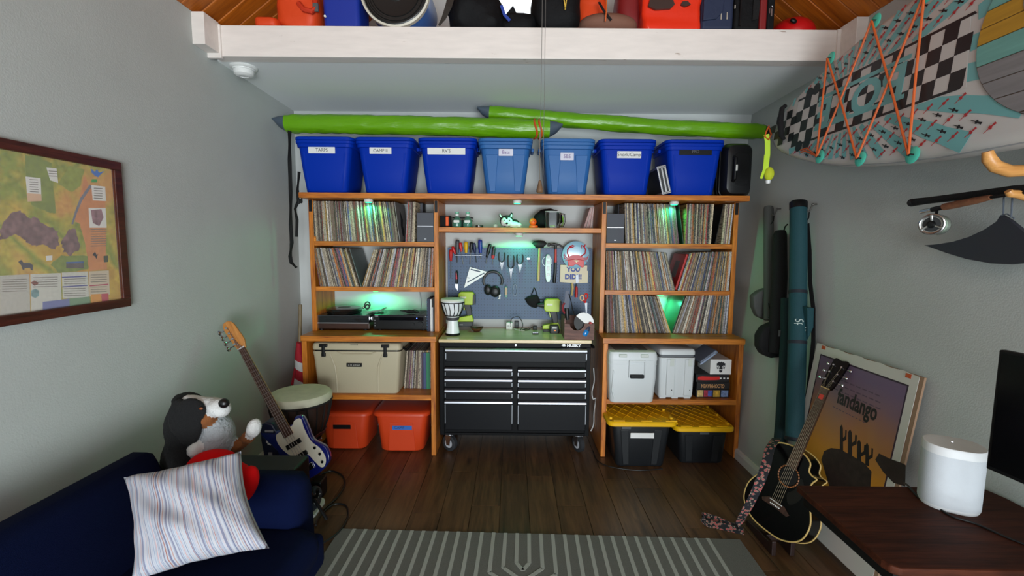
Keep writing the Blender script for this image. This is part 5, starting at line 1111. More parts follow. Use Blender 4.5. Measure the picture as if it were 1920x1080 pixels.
for px0, px1, c, nm in ((790.5, 793.5, (60, 40, 60), 'dark purple'), (794, 799, (56, 72, 108), 'slate blue'), (799.5, 806, (40, 120, 84), 'green')):
    xa2, xb2, _, zt = XZ(px0, 661, px1, 733, 3.595); o = B().bx(xa2, xb2, 3.592, 3.88, zc_+.0005, zt).build('record', mat('spine_'+nm.replace(' ', '_'), c, .5)); tag(o, '%s album at the right end of the records beside the beige cooler' % nm, 'record')
# white coolers in the right bookcase
CWH = mat('cooler_white', (204, 209, 211), .42); zr = .468
xa, xb, _, _ = XZ(1141, 640, 1233, 757, YLO-.08); Yw = YLO-.09; W = xb-xa; cxm = (xa+xb)/2; D = .44
t = thing('cooler', 'white cooler with a front handle overhanging the shelf in the right bookcase', 'cooler', (cxm, Yw+.22, zr))
def rl2(z, k, kd=1, r=.035): return [Vector((cxm+x, Yw+D/2+y, zr+z)) for x, y in rrect(W*k, D*kd, r, 6)]
B().loft([rl2(.0008, .86, .9), rl2(.014, .90, .94), rl2(.18, .965, .98), rl2(.325, .985, .99), rl2(.33, .985, .99)]).build('body', CWH, t, smooth=True, angle=45)
lid = B().loft([rl2(.331, 1.0, 1.0), rl2(.348, 1.0, 1.0), rl2(.372, .985, .985), rl2(.392, .95, .96), rl2(.396, .90, .92)]).build('lid', CWH, t, smooth=True, angle=45)
for s in (-1, 1): B().loft([[Vector((cxm+s*W*.22+x, Yw+y, zr+z)) for x in (-.03, .03) for y in ((-.006, .02) if x < 0 else (.02, -.006))] for z in (.355, .380)]).build('finger_notch', mat('cooler_white_shade', (196, 202, 196), .5), lid, bevel=.004)
b = B(); yy = Yw+.002
b.bx(cxm-W*.10, cxm-W*.085, yy-.012, yy+.01, zr+.20, zr+.33); b.bx(cxm+W*.215, cxm+W*.23, yy-.012, yy+.01, zr+.20, zr+.33); b.bx(cxm-W*.10, cxm+W*.23, yy-.014, yy+.01, zr+.322, zr+.336); b.build('handle_frame', CWH, t, bevel=.004)
B().bx(cxm-W*.07, cxm+W*.21, yy-.020, yy+.006, zr+.198, zr+.226).build('handle', BLK, t, bevel=.006)
b = B(); b.tube([Vector((cxm-W*.40, Yw+.004, zr+.26)), Vector((cxm-W*.42, Yw+.008, zr+.10)), Vector((cxm-W*.36, Yw+.016, zr+.03))], .006, 6); b.build('moulded_rib', CWH, t, smooth=True)
b = B(); b.loft([rl2(.298, 1.0, 1.0), rl2(.304, 1.0, 1.0)]); b.build('seam', CWH, t)
# second cooler
xa, xb, _, _ = XZ(1236, 640, 1304, 752, YLO+.02); xb = PY(1303.5, 700, YLO+.02).x; Yw2 = YLO+.02; W2 = xb-xa; cx2 = (xa+xb)/2; D2 = .46
t = thing('cooler', 'white cooler with a grey lid band and vertical grooves, behind the front-handled one', 'cooler', (cx2, Yw2+.2, zr))
def rl3(z, k, kd=1, r=.025): return [Vector((cx2+x, Yw2+D2/2+y, zr+z)) for x, y in rrect(W2*k, D2*kd, r, 5)]
B().loft([rl3(.012, .94, .96), rl3(.05, .96, .98), rl3(.325, 1, 1), rl3(.328, 1, 1)]).build('body', CWH, t, smooth=True, angle=45)
b = B()
for fx in (-.36, -.02, .33): b.box((cx2+fx*W2, Yw2+.04, zr+.008), (.05, .05, .016)); b.box((cx2+fx*W2, Yw2+D2-.06, zr+.008), (.05, .05, .016))
b.build('foot', CWH, t, bevel=.002); B().loft([rl3(.330, .97, .97), rl3(.352, .97, .97)]).build('lid_band', mat('grey_band', (96, 100, 104), .6), t, label='grey lid band')
B().loft([rl3(.352, 1.0, 1.0), rl3(.372, 1.0, 1.0), rl3(.388, .97, .97), rl3(.394, .9, .93)]).build('lid', CWH, t, smooth=True, angle=45)
for fx in (-.18, .32):
    B().loft([[Vector((cx2+fx*W2+x, Yw2+y, zr+z)) for x, y in ((-.036, .008), (-.030, -.008), (.030, -.008), (.036, .008))] for z in (.03, .318)]).build('moulded_column', CWH, t, bevel=.004)
    B().box((cx2+fx*W2+.006, Yw2-.009, zr+.292), (.030, .004, .06)).build('finger_groove', mat('cooler_white_shade', (196, 202, 196), .5), t, bevel=.001)
    B().cyl((cx2+fx*W2+.010, Yw2-.010, zr+.075), (cx2+fx*W2+.010, Yw2-.007, zr+.075), .004, seg=8).build('screw', INK, t)
# clear acrylic sheets lying on the coolers
t = thing('clear_tray', 'clear plastic tray lying across the white cooler lids', 'tray', (cxm, 3.6, zr+.40)); B().bx(cxm-.13, cxm+.12, YLO-.02, YLO+.34, zr+.398, zr+.402).build('sheet', CLR, t); B().bx(cxm+.02, cxm+.05, YLO-.02, YLO+.34, zr+.402, zr+.405).build('strip', mat('grey_plastic_strip', (120, 124, 124), .3), t)
M = Matrix.Translation(PY(1326, 668, YLO+.10)) @ Matrix.Rotation(R(-38), 4, 'Y'); t = thing('plastic_lid', 'blue-grey plastic lid tilted between the grooved cooler and the white box', 'tray', M=M); B().box((0, .08, 0), (.16, .24, .030)).build('lid_body', mat('blue_grey_plastic', (112, 124, 144), .35), t, local=True, bevel=.010, bseg=3); B().box((-.02, -.045, .002), (.14, .01, .012)).build('rim', mat('pale_blue_rim', (150, 165, 190), .3), t, local=True, bevel=.002)  # this tilted piece is a loose plastic lid, not a tray
# games boxes
def gbox(label, x0, x1, y0, y1, m, Y=YLO+.06, dp=.28):
    xa, xb, za, zb = XZ(x0, y0, x1, y1, Y); t = thing('game_box', label, 'game box', ((xa+xb)/2, Y+dp/2, za)); B().bx(xa, xb, Y, Y+dp, za, zb).build('box', m, t, bevel=.002); return t, xa, xb, za, zb, Y
GBK = mat('box_black', (20, 19, 22), .45)
z0 = zr+.0008
def zpx(y, Y=YLO+.06): return PY(1335, y, Y).z
Yg = YLO+.06
xg0, xg1 = PY(1306, 715, Yg).x, PY(1368, 715, Yg).x
H_ = (zpx(702)-z0)/3; rows_ = ((z0, z0+H_*1.05), (z0+H_*1.05, z0+H_*2.0), (z0+H_*2.0, z0+H_*3))
names_ = ('black game box with four picture panels, at the bottom of the stack', 'black game box printed GLOOMHAVEN upside down, in the middle of the stack', 'black game box with a red patch, under the white box')
for k, ((a, c), nm) in enumerate(zip(rows_, names_)):
    xs = (0, .004, -.004)[k]; t = thing('game_box', nm, 'game box', ((xg0+xg1)/2+xs, Yg+.14, a)); B().bx(xg0+xs, xg1+xs, Yg, Yg+.28, a+.0004, c-.0004).build('box', GBK, t, bevel=.002); cc = (a+c)/2; wx = xg1-xg0
    if k == 0:
        for j, (f0, f1, cc_) in enumerate(((.04, .22, (196, 170, 110)), (.24, .48, (150, 40, 60)), (.52, .72, (190, 150, 50)), (.76, .97, (110, 130, 170)))):
            b = B(); b.bx(xg0+wx*f0, xg0+wx*f1, Yg-.001, Yg+.002, a+.006, c-.006); b.build('picture_panel', mat('game_art_%d' % j, cc_, .5, var=.5, vs=60), t)
        B().bx(xg0+wx*.36, xg0+wx*.50, Yg-.0015, Yg+.002, a+.010, c-.008).build('picture_panel', mat('game_art_blue', (60, 80, 150), .5, var=.4, vs=60), t)
    if k == 1: text('GLOOMHAVEN', face_front(((xg0+xg1)/2, Yg-.0008, cc)) @ Matrix.Rotation(math.pi, 4, 'Z'), (c-a)*.72, mat('gold_print', (190, 140, 90), .5), t, sx=.62, off=.0006)
    if k == 2:
        b = B(); b.prism([(-.09, -.012), (-.05, -.016), (.05, -.014), (.085, -.010), (.08, .014), (.02, .012), (-.06, .015), (-.088, .010)], face_front((xg0+wx*.38, Yg-.0006, cc)), -.001, .0006); b.build('red_patch', mat('red_print', (200, 30, 24), .5), t)
        for j in range(3): B().box((xg0+wx*(.72+.11*j), Yg-.0004, cc), (.014, .001, .012)).build('small_mark', PAPER, t)
# white box with a black face emblem
xa, xb, za, zb = XZ(1332, 673, 1371.5, 698, Yg-.0); za = rows_[2][1]
zb = PY(1350, 674.5, Yg).z; t = thing('white_box', 'white box with a black bearded face emblem on top of the game boxes', 'box', ((xa+xb)/2, Yg+.1, za)); B().bx(xa, xb, Yg, Yg+.24, za+.0004, zb).build('carton', PAPER, t, bevel=.002)
fc = face_front(((xa+xb)/2, Yg-.0005, (za+zb)/2)); u = (zb-za)/100
def ob(b, pl): b.prism([(x*u, y*u) for x, y in pl], fc, -.0005, .0006)
b = B(); ob(b, [(-28, 8), (-28, 26), (-20, 30), (-14, 36), (-6, 31), (2, 37), (10, 31), (18, 34), (22, 27), (28, 26), (28, 8), (18, 12), (8, 4), (4, -12), (-4, -12), (-8, 4), (-18, 12)]); ob(b, [(-28, 6), (-24, -14), (-16, -8), (-8, -16), (0, -14), (8, -16), (16, -8), (24, -14), (28, 6), (22, -2), (10, -8), (-10, -8), (-22, -2)]); ob(b, [(-12, -22), (0, -19), (12, -22), (8, -34), (0, -37), (-8, -34)]); ob(b, [(-18, 4), (-8, 2), (-10, -2), (-18, 0)]); ob(b, [(18, 4), (8, 2), (10, -2), (18, 0)])
b.build('face_emblem', INK, t)

# orange totes under the left bookcase
ORP = mat('orange_tote_plastic', (196, 62, 24), .45, spec=.4)
def floor_tote(label, x0, x1, bx0, bx1, yt, yb, Y, D, m, lidm, lab, labm, txt, group, txm=INK):
    q0, q1 = PY(bx0, yb, Y), PY(bx1, yb, Y); t0, t1 = PY(x0, yt+20, Y-.015), PY(x1, yt+20, Y-.015); Wb = q1.x-q0.x; W = t1.x-t0.x; cx = (t0.x+t1.x)/2; h = PY(x0, yt+10, Y).z
    t = thing('storage_tote', label, 'tote', (cx, Y+D/2, 0), group=group)
    b = B(); b.loft([ring_z(Wb-.03, D-.09, .05, .0008), ring_z(Wb, D-.06, .055, .016), ring_z((Wb+W)/2-.02, D-.04, .055, h*.6), ring_z(W-.045, D-.03, .055, h-.04), ring_z(W-.045, D-.03, .055, h-.03)]); b.build('body', m, t, local=True, smooth=True, angle=50)
    return t, cx, W, Wb, h
for lab_, args in (('orange lidded tote half hidden behind the big djembe drum', (592, 693, 606, 683, 764, 851, 3.50)), ('orange lidded tote with a blue CAMP label under the left bookcase', (695, 804, 712, 794, 764, 854, 3.47))):
    x0, x1, b0, b1, yt, yb, Y = args; t, cx, W, Wb, h = floor_tote(lab_, x0, x1, b0, b1, yt, yb, Y, .42, ORP, ORP, None, None, '', 'orange totes under the left bookcase'); D = .42
    B().loft([ring_z(W-.02, D-.01, .07, h-.035), ring_z(W, D+.01, .075, h-.03), ring_z(W, D+.01, .075, h-.012), ring_z(W-.02, D-.01, .07, h+.000), ring_z(W-.09, D-.08, .05, h+.006)]).build('lid', ORP, t, local=True, smooth=True, angle=50)
    z0, z1 = .012, h*.74
    def fy(z): return -(D/2-.03+.015*min(1, z/h))
    b = B(); a = [Vector((x, fy(z)-.006, z)) for x, z in ((-Wb*.30, z0), (Wb*.32, z0), (Wb*.27, z1), (-Wb*.27, z1))]; b.loft([a, [v+Vector((0, .02, 0)) for v in a]]); b.build('front_panel', ORP, t, local=True, bevel=.004)
    blue = 'CAMP' in lab_; lw = .155 if blue else .14; lz = h*.62
    l = B().box((.01 if blue else -.02, fy(lz)-.0065, lz), (lw, .003, .034)).build('label', mat('blue_tape', (40, 96, 176), .6) if blue else BLK, t, local=True)
    if blue: text('CAMP', MW[t.name] @ face_front((-.012, fy(lz)-.0085, lz)), .030, mat('navy_ink', (24, 34, 80), .6), l)
p = PY(598, 818, 3.488); o = B().loft([[p+Vector((x, y, z)) for x, z in ((-.014, .03), (.006, .024), (.022, -.02), (-.012, -.024))] for y in (0, .003)]).build('paper_tag', PAPER); tag(o, 'white paper tag on the orange tote beside the big djembe', 'tag')
# black and yellow totes
TBK = mat('black_tote_plastic', (20, 23, 27), .5); YEL = mat('yellow_lid_plastic', (232, 178, 16), .42, spec=.4)
for lab_, (x0, x1, b0, b1, ytf, yb, Y, D), lt in (('black tote with a yellow lid and a white label, left of its pair', (1141, 1271, 1157, 1248, 796, 880, 3.24, .58), True), ('black tote with a yellow lid pushed against the bookcase side', (1266, 1379, 1280, 1362, 806, 876, 3.30, .60), False)):
    hz = PY(x0, ytf, Y).z; W = PY(x1, ytf, Y-.01).x-PY(x0, ytf, Y-.01).x; cx = (PY(x1, ytf, Y).x+PY(x0, ytf, Y).x)/2; Wb = PY(b1, yb, Y).x-PY(b0, yb, Y).x
    t = thing('storage_tote', lab_, 'tote', (cx, Y+D/2, 0), group='black totes with yellow lids')
    B().loft([ring_z(Wb-.02, D-.10, .03, .0008), ring_z(Wb, D-.08, .035, .014), ring_z(W-.08, D-.05, .035, hz-.03), ring_z(W-.06, D-.04, .035, hz-.028), ring_z(W-.06, D-.04, .035, hz-.004)]).build('body', TBK, t, local=True, smooth=True, angle=40)
    for fx in (-.30, .28):
        a = [Vector((fx*Wb+s*.022, -(D-.08)/2-.006, .02)) for s in (-1, 1)]; c = [Vector((fx*(W-.08)+s*.030, -(D-.05)/2-.008, hz-.05)) for s in (1, -1)]; q = a+c; B().loft([q, [v+Vector((0, .02, 0)) for v in q]]).build('moulded_rib', TBK, t, local=True, bevel=.003)
    ld = B().loft([ring_z(W-.004, D+.0, .045, hz-.016), ring_z(W+.008, D+.012, .05, hz-.010), ring_z(W+.008, D+.012, .05, hz+.012), ring_z(W-.006, D-.004, .045, hz+.020), ring_z(W-.05, D-.05, .03, hz+.020), ring_z(W-.06, D-.06, .03, hz+.014)]).build('lid', YEL, t, local=True, smooth=True, angle=40, label='yellow lid')
    b = B(); gx = (W-.07)/2; gy = (D-.07)/2
    n = 5
    for k in range(-n, n+1):
        for s in (-1, 1):
            # diagonal ribs clipped to the lid field
            pts = []
            c_ = k*gx*2/ n*1.0
            for tt in range(0, 41):
                y = -gy+2*gy*tt/40; x = c_+s*y*.62
                if abs(x) < gx: pts.append((x, y))
            if len(pts) > 1: b.box(((pts[0][0]+pts[-1][0])/2, (pts[0][1]+pts[-1][1])/2, hz+.015), (math.hypot(pts[-1][0]-pts[0][0], pts[-1][1]-pts[0][1]), .005, .006), Euler((0, 0, math.atan2(pts[-1][1]-pts[0][1], pts[-1][0]-pts[0][0]))).to_matrix())
    o = b.build('lattice_rib', YEL, ld, local=True); o['kind'] = 'stuff'
    for yy in (-.42, -.08, .26): 
        for s in (-1, 1): B().box((s*(W/2-.028), yy*D*.9, hz+.024), (.020, .034, .020)).build('stacking_tab', YEL, ld, local=True, bevel=.004)
    for s in (-.30, .0, .3) if not lt else (-.34, .06, .42): B().box((s*W, -D/2+.020, hz+.021), (.085, .016, .010)).build('stacking_tab', YEL, ld, local=True, bevel=.003)
    for s in (-1, 1): B().cyl((s*(W/2-.022), -D/2+.030, hz+.02), (s*(W/2-.022), -D/2+.030, hz+.0212), .007, seg=10).build('lock_hole', INK, ld, local=True)
    if lt:
        l = B().box((.0, -(D-.05)/2-.012, hz-.088), (.175, .004, .040)).build('label', PAPER, t, local=True); b = B()
    b = B(); b.box((-.12 if lt else 0, -(D-.04)/2-.006, hz-.030), (.07, .01, .018)); b.build('latch', mat('grey_latch', (70, 74, 78), .5), t, local=True, bevel=.002)
cable('floor_cable', 'dark cable curving over the floor before the black totes', [PZ(1112, 845, .005), PZ(1119, 862, .005), PZ(1135, 872, .005), PZ(1160, 878, .005), PZ(1200, 882, .005), PZ(1242, 879, .005)], .004)
# ================= RUG =================
RG = mat('rug_grey_weave', (112, 112, 106), .95, bump=.8, bs=420, var=.10, vs=300); RGL = mat('rug_pale_line', (166, 168, 162), .95, bump=.5, bs=400)
MR = Matrix.Translation((.157, 2.465, 0)) @ Matrix.Rotation(R(-1.7), 4, 'Z')
rug = thing('rug', 'grey woven rug with pale stripes and chevrons at the bottom of the view', 'rug', M=MR)
hwR = 1.146; B().bx(-hwR, hwR, -1.75, 0, 0.0004, .008).build('pile', RG, rug, local=True, bevel=.003)
xc = -.082; sp_ = .0675
b0 = lambda: B()
def strip(x0, y0, x1, y1, w_=.017):
    d = Vector((x1-x0, y1-y0, 0)); n_ = Vector((-d.y, d.x, 0)).normalized()*w_/2; a = Vector((x0, y0, 0)); c = Vector((x1, y1, 0)); q = [a+n_, a-n_, c-n_, c+n_]
    return B().loft([[v+Vector((0, 0, .0078)) for v in q], [v+Vector((0, 0, .0092)) for v in q]]).build('stripe', RGL, rug, local=True)
for k in range(-16, 17):
    if k == 0: continue
    x = xc+(abs(k)-.5+ .0)*sp_*(1 if k > 0 else -1)
    if abs(x) > hwR-.02: continue
    if abs(k) <= 4:
        ye = -.245-.038*(abs(k)-1)
        strip(x, -.002, x, ye, .02); strip(x, ye, xc, ye-.055-(abs(k)-1)*.038, .02)
    else: strip(x, -.002, x, -1.74, .020)
# ================= MAP ON THE LEFT WALL =================
FRM = wood('dark_cherry_frame', (50, 20, 14), (86, 38, 26), 'y', 2, .35)
my1, mz0, mz1 = 2.205, 1.345, 2.032; my0 = my1-1.02; XW = XL
t = thing('framed_map', 'framed canyon map in a dark cherry frame on the left wall', 'map', (XW, (my0+my1)/2, (mz0+mz1)/2)); fw = .040
for a in ((my0, my1, mz1-fw, mz1), (my0, my1, mz0, mz0+fw), (my0, my0+fw, mz0+fw, mz1-fw), (my1-fw, my1, mz0+fw, mz1-fw)): B().bx(XW+.001, XW+.026, *a).build('frame_rail', FRM, t, bevel=.003)
MAPM = bpy.data.materials.new('map_print'); MAPM.use_nodes = True; nt = MAPM.node_tree; N = nt.nodes.new; L = nt.links.new; bs_ = nt.nodes['Principled BSDF']; bs_.inputs['Roughness'].default_value = .5
tc = N('ShaderNodeTexCoord'); n1 = N('ShaderNodeTexNoise'); n1.inputs['Scale'].default_value = 3.4; n1.inputs['Detail'].default_value = 5; L(tc.outputs['Object'], n1.inputs[0])
c1 = N('ShaderNodeValToRGB'); els = c1.color_ramp.elements; els[0].position = .34; els[0].color = lin((188, 142, 50)); els[1].position = .66; els[1].color = lin((206, 152, 78))
for p_, c_ in ((.43, (204, 170, 66)), (.50, (134, 146, 56)), (.57, (184, 164, 62))): e = els.new(p_); e.color = lin(c_)
L(n1.outputs[0], c1.inputs[0]); n2 = N('ShaderNodeTexNoise'); n2.inputs['Scale'].default_value = 60; n2.inputs['Detail'].default_value = 8; L(tc.outputs['Object'], n2.inputs[0])
m2 = N('ShaderNodeMix'); m2.data_type = 'RGBA'; m2.blend_type = 'OVERLAY'; m2.inputs[0].default_value = .5; L(c1.outputs[0], m2.inputs[6]); L(n2.outputs[0], m2.inputs[7]); L(m2.outputs[2], bs_.inputs['Base Color'])
pr_ = B().bx(XW+.002, XW+.010, my0+fw, my1-fw, mz0+fw, mz1-fw).build('printed_sheet', MAPM, t)
def Mw(y, z, o=.0104): return frame((XW+o, y, z), (0, 1, 0), (0, 0, 1))
IW = my1-my0-2*fw; IH = mz1-mz0-2*fw
def uv(px, py):   # a point read off the photo, as a place on the wall
    q = PX(px, py, XW+.0104); return q.y, q.z
def mpoly(nm, pts, m, o=.0):
    if nm in ('canyon_area', 'green_area', 'orange_area', 'lake'):   # ragged natural edges
        am = {'canyon_area': 5.5, 'green_area': 2.5, 'orange_area': 2, 'lake': 1}[nm]; q = []
        for i in range(len(pts)):
            (x0, y0), (x1, y1) = pts[i], pts[(i+1) % len(pts)]
            for k in range(5): f = k/5; x, y = x0+(x1-x0)*f, y0+(y1-y0)*f; d = noise.noise_vector(Vector((x*.35, y*.35, 1))); q.append((min(202, x+d.x*am), y+d.y*am))
        pts = q
    q = [uv(*p) for p in pts]; cy_ = sum(a for a, _ in q)/len(q); cz_ = sum(a for _, a in q)/len(q)
    B().prism([(y-cy_, z-cz_) for y, z in q], Mw(cy_, cz_, .0100+o), 0, .0004).build(nm, m, pr_)
def mm_(n, c, v=.12): return mat('map_'+n, c, .55, var=v, vs=45)
mpoly('green_area', [(48, 290), (66, 295), (96, 305), (104, 400), (88, 398), (60, 385), (50, 350)], mm_('green', (128, 140, 62), .2))
mpoly('green_area', [(110, 345), (130, 310), (158, 318), (150, 348), (135, 360)], mm_('green2', (144, 152, 60), .2))
mpoly('green_area', [(95, 495), (116, 478), (165, 480), (165, 505), (110, 512)], mm_('green', (128, 140, 62), .2))
mpoly('orange_area', [(158, 330), (168, 350), (196, 355), (200, 505), (168, 508), (160, 460), (150, 420), (140, 415), (150, 370)], mm_('orange', (206, 134, 80), .14))
mpoly('canyon_area', [(0, 428), (18, 400), (38, 396), (52, 410), (70, 408), (86, 425), (108, 432), (112, 460), (98, 468), (80, 458), (62, 462), (46, 448), (28, 440), (0, 450)], mm_('canyon', (124, 92, 92), .45), .0001)
mpoly('canyon_area', [(116, 452), (128, 430), (140, 428), (150, 450), (148, 468), (136, 478), (120, 474)], mm_('canyon', (124, 92, 92), .45), .0001)
mpoly('river', [(172, 350), (168, 346), (150, 372), (140, 398), (134, 420), (137, 421), (144, 400), (154, 376)], mm_('river', (120, 120, 130)), .0002)
mpoly('lake', [(170, 316), (178, 322), (182, 318), (186, 324), (196, 320), (188, 328), (184, 332), (178, 330), (172, 324)], mm_('lake', (50, 110, 190), .05), .0002)
mpoly('green_tag', [(172, 336), (182, 336), (182, 342), (171, 342)], mm_('tag', (40, 150, 60), 0), .0002)
WP = mat('map_white_panel', (224, 220, 214), .55)
for q in ([(48, 331), (76, 334), (78, 377), (52, 378)], [(87, 314), (106, 316), (109, 343), (94, 338)], [(171, 347), (197, 350), (199, 377), (174, 376)], [(166, 390), (198, 390), (200, 427), (168, 427)]): mpoly('text_panel', q, WP, .0002)
mpoly('inset_map', [(170, 394), (190, 392), (194, 408), (186, 424), (174, 418)], mm_('inset', (150, 110, 116), .35), .0004)
mpoly('inset_fade', [(50, 362), (77, 364), (78, 377), (52, 378)], mm_('fade', (216, 176, 142), .05), .0004)
mpoly('picture_strip', [(124, 493), (157, 491), (157, 503), (124, 503)], mm_('pic', (96, 84, 82), .4), .0003); mpoly('picture_strip', [(124, 491), (157, 490), (157, 493), (124, 494)], mm_('picblue', (70, 96, 150), .1), .0004)
# lower text band
mpoly('text_band', [(0, 517), (55, 514), (57, 590), (0, 598)], mat('map_text_grey', (188, 182, 172), .6, var=.08, vs=90), .0001); mpoly('text_band', [(57, 514), (114, 512), (116, 582), (59, 590)], mat('map_text_pale', (204, 200, 190), .6, var=.08, vs=90), .0001)
mpoly('text_band', [(116, 511), (165, 509), (167, 557), (118, 560)], mat('map_text_pale', (204, 200, 190), .6), .0001); mpoly('text_band', [(167, 509), (204, 507), (206, 552), (168, 556)], mat('map_text_tan', (206, 188, 164), .6, var=.06, vs=90), .0001)
for q, c, n in (([(80, 566), (130, 560), (131, 580), (80, 586)], (116, 120, 170), 'blue'), ([(130, 560), (168, 556), (169, 572), (131, 578)], (120, 150, 116), 'grn'), ([(170, 552), (189, 551), (190, 567), (171, 569)], (220, 150, 60), 'org'), ([(190, 551), (203, 550), (204, 564), (191, 566)], (190, 70, 84), 'red')): mpoly('colour_key', q, mm_('key_'+n, c, .05), .0002)
for q in ([(116, 519), (162, 517), (162, 519), (116, 521)], [(117, 537), (164, 534), (164, 536), (117, 539)]): mpoly('rule', q, mm_('rule', (84, 84, 150), 0), .0003)
for q in ([(168, 535), (203, 532), (203, 534), (168, 537)],): mpoly('rule', q, mm_('rule2', (180, 60, 90), 0), .0003)
mpoly('globe', [(58, 545), (66, 541), (73, 545), (73, 555), (66, 559), (59, 556)], mm_('globe', (120, 150, 150), .3), .0003); mpoly('dish', [(57, 530), (65, 526), (73, 531), (65, 536)], mm_('dish', (150, 80, 66), .2), .0003)
mpoly('compass', [(178, 472), (181, 478), (184, 476), (182, 481), (181, 486), (178, 481), (173, 478)], INK, .0003)
mpoly('sheep', [(34, 491), (40, 487), (44, 493), (56, 493), (62, 498), (61, 507), (58, 506), (56, 502), (46, 503), (45, 507), (42, 505), (40, 498)], mm_('sheep', (70, 66, 72), .1), .0003)
mpoly('text_panel', [(86, 480), (98, 479), (98, 488), (87, 489)], WP, .0003); mpoly('small_photo', [(194, 480), (202, 479), (203, 491), (195, 492)], mm_('photo', (60, 66, 40), .3), .0003)
b = B()
for (x0, y0) in ((55, 336), (91, 320)):
    for k in range(6 if x0 == 55 else 3): q = [uv(x0+(.2*k), y0+k*4.5), uv(x0+16+.2*k, y0+k*4.5+1), uv(x0+16+.2*k, y0+k*4.5+2.2), uv(x0+.2*k, y0+k*4.5+1.4)]; b.loft([[Vector((XW+o, y, z)) for y, z in q] for o in (.0104, .0110)])
for k in range(5):
    q = [uv(176, 352+k*4.6), uv(192, 353+k*4.6), uv(192, 354.4+k*4.6), uv(176, 353.6+k*4.6)]; b.loft([[Vector((XW+o, y, z)) for y, z in q] for o in (.0104, .0110)])
for (x0, x1, y0, n) in ((4, 50, 524, 6), (62, 108, 520, 5), (120, 160, 523, 3), (120, 160, 541, 4), (170, 200, 515, 4), (170, 200, 430, 8), (170, 200, 538, 3)):
    for k in range(n):
        q = [uv(x0, y0+k*4.4), uv(x1, y0+k*4.4-(x1-x0)*.03), uv(x1, y0+k*4.4-(x1-x0)*.03+1.1), uv(x0, y0+k*4.4+1.2)]; b.loft([[Vector((XW+o, y, z)) for y, z in q] for o in (.0103, .0107)])
o = b.build('small_print', mat('map_fine_print', (120, 112, 104), .6), pr_); o['kind'] = 'stuff'
gl = mat('picture_glass', (255, 255, 255), .12, alpha=.06, spec=.3); B().bx(XW+.013, XW+.0145, my0+fw, my1-fw, mz0+fw, mz1-fw).build('glass', gl, t)
# ================= SOFA =================
BLU = mat('navy_upholstery', (3, 13, 47), .95, bump=.3, bs=500, spec=.12)
MS = Matrix.Translation((-1.775, 2.09, 0)) @ Matrix.Rotation(R(-2), 4, 'Z')   # origin: far end at the wall
so = thing('sofa', 'navy blue sofa along the left wall', 'sofa', M=MS)
def cush(x0, x1, y0, y1, z0, z1, r=.05, nm='seat_cushion', puff=.012, parent=so):
    b = B(); cx, cy = (x0+x1)/2, (y0+y1)/2; W, D, H = x1-x0, y1-y0, z1-z0
    rg = []
    for f, k in ((0, -.9), (.06, -.3), (.2, 0), (.5, .12), (.8, 0), (.94, -.3), (1, -.9)): rg.append(ring_z(W+2*r*k*.8, D+2*r*k*.8, r+.03, z0+H*f, cx, cy, 6))
    return b.loft(rg).build(nm, BLU, parent, local=True, smooth=True, angle=60)
LSO = 2.0
B().bx(.05, .90, -LSO, -.02, .14, .30).build('base', BLU, so, local=True, bevel=.03, bseg=3)
cush(.30, .965, -LSO+.1, -.17, .29, .425, .06)
b = B(); rg = []
for y in (-LSO, -LSO+.03, -.24, -.21): k = 0 if y in (-LSO+.03, -.24) else .02; rg.append([Vector((x, y, z)) for x, z in ((.03+k, .16), (.37-k, .16), (.35-k, .44), (.315-k, .66), (.29-k, .74-k), (.25, .775-k), (.19, .775-k), (.15, .74-k), (.10+k, .5))])
b.loft(rg).build('backrest', BLU, so, local=True, smooth=True, angle=60)
b = B(); rg = []
for x, k in ((.06, .02), (.09, 0), (.82, 0), (.855, .03)): rg.append([Vector((x, y, z)) for y, z in ((-.20+k, .14), (-.20+k, .55-k), (-.17+k, .605-k), (-.12, .62-k), (-.05-k*.5, .61-k), (-.02-k, .57-k), (-.0-k, .14))])
b.loft(rg).build('armrest', BLU, so, local=True, smooth=True, angle=60)
for xx in (.12, .80):
    for yy in (-LSO+.1, -.1): B().lathe([(.02, 0.0005), (.028, .14)], Matrix.Translation((xx, yy, 0)), 12).build('leg', BLK, so, local=True, smooth=True)
# ================= STRIPED PILLOW =================
PIL = bpy.data.materials.new('striped_cotton'); PIL.use_nodes = True; nt = PIL.node_tree; N = nt.nodes.new; L = nt.links.new; bs_ = nt.nodes['Principled BSDF']; bs_.inputs['Roughness'].default_value = .9
tc = N('ShaderNodeTexCoord'); sp = N('ShaderNodeSeparateXYZ'); L(tc.outputs['UV'], sp.inputs[0])
cr = N('ShaderNodeValToRGB'); cr.color_ramp.interpolation = 'CONSTANT'; els = cr.color_ramp.elements
base = (178, 181, 190); seq = [base, (128, 146, 172), base, (200, 156, 152), base, (112, 128, 154), base, (194, 186, 182), base, (168, 106, 100), base, (98, 112, 158), base, (196, 170, 172), base]
els[0].color = lin(base); els[0].position = 0; els[1].position = .999
rd = random.Random(5); pos = .0
for i, c_ in enumerate(seq[1:]):
    pos += (rd.uniform(.06, .11) if i % 2 == 0 else rd.uniform(.012, .024)); 
    if pos < .99: e = els.new(pos); e.color = lin(c_)
fr = N('ShaderNodeMath'); fr.operation = 'MULTIPLY'; fr.inputs[1].default_value = 5.3; L(sp.outputs['X'], fr.inputs[0]); f2 = N('ShaderNodeMath'); f2.operation = 'FRACT'; L(fr.outputs[0], f2.inputs[0]); L(f2.outputs[0], cr.inputs[0])
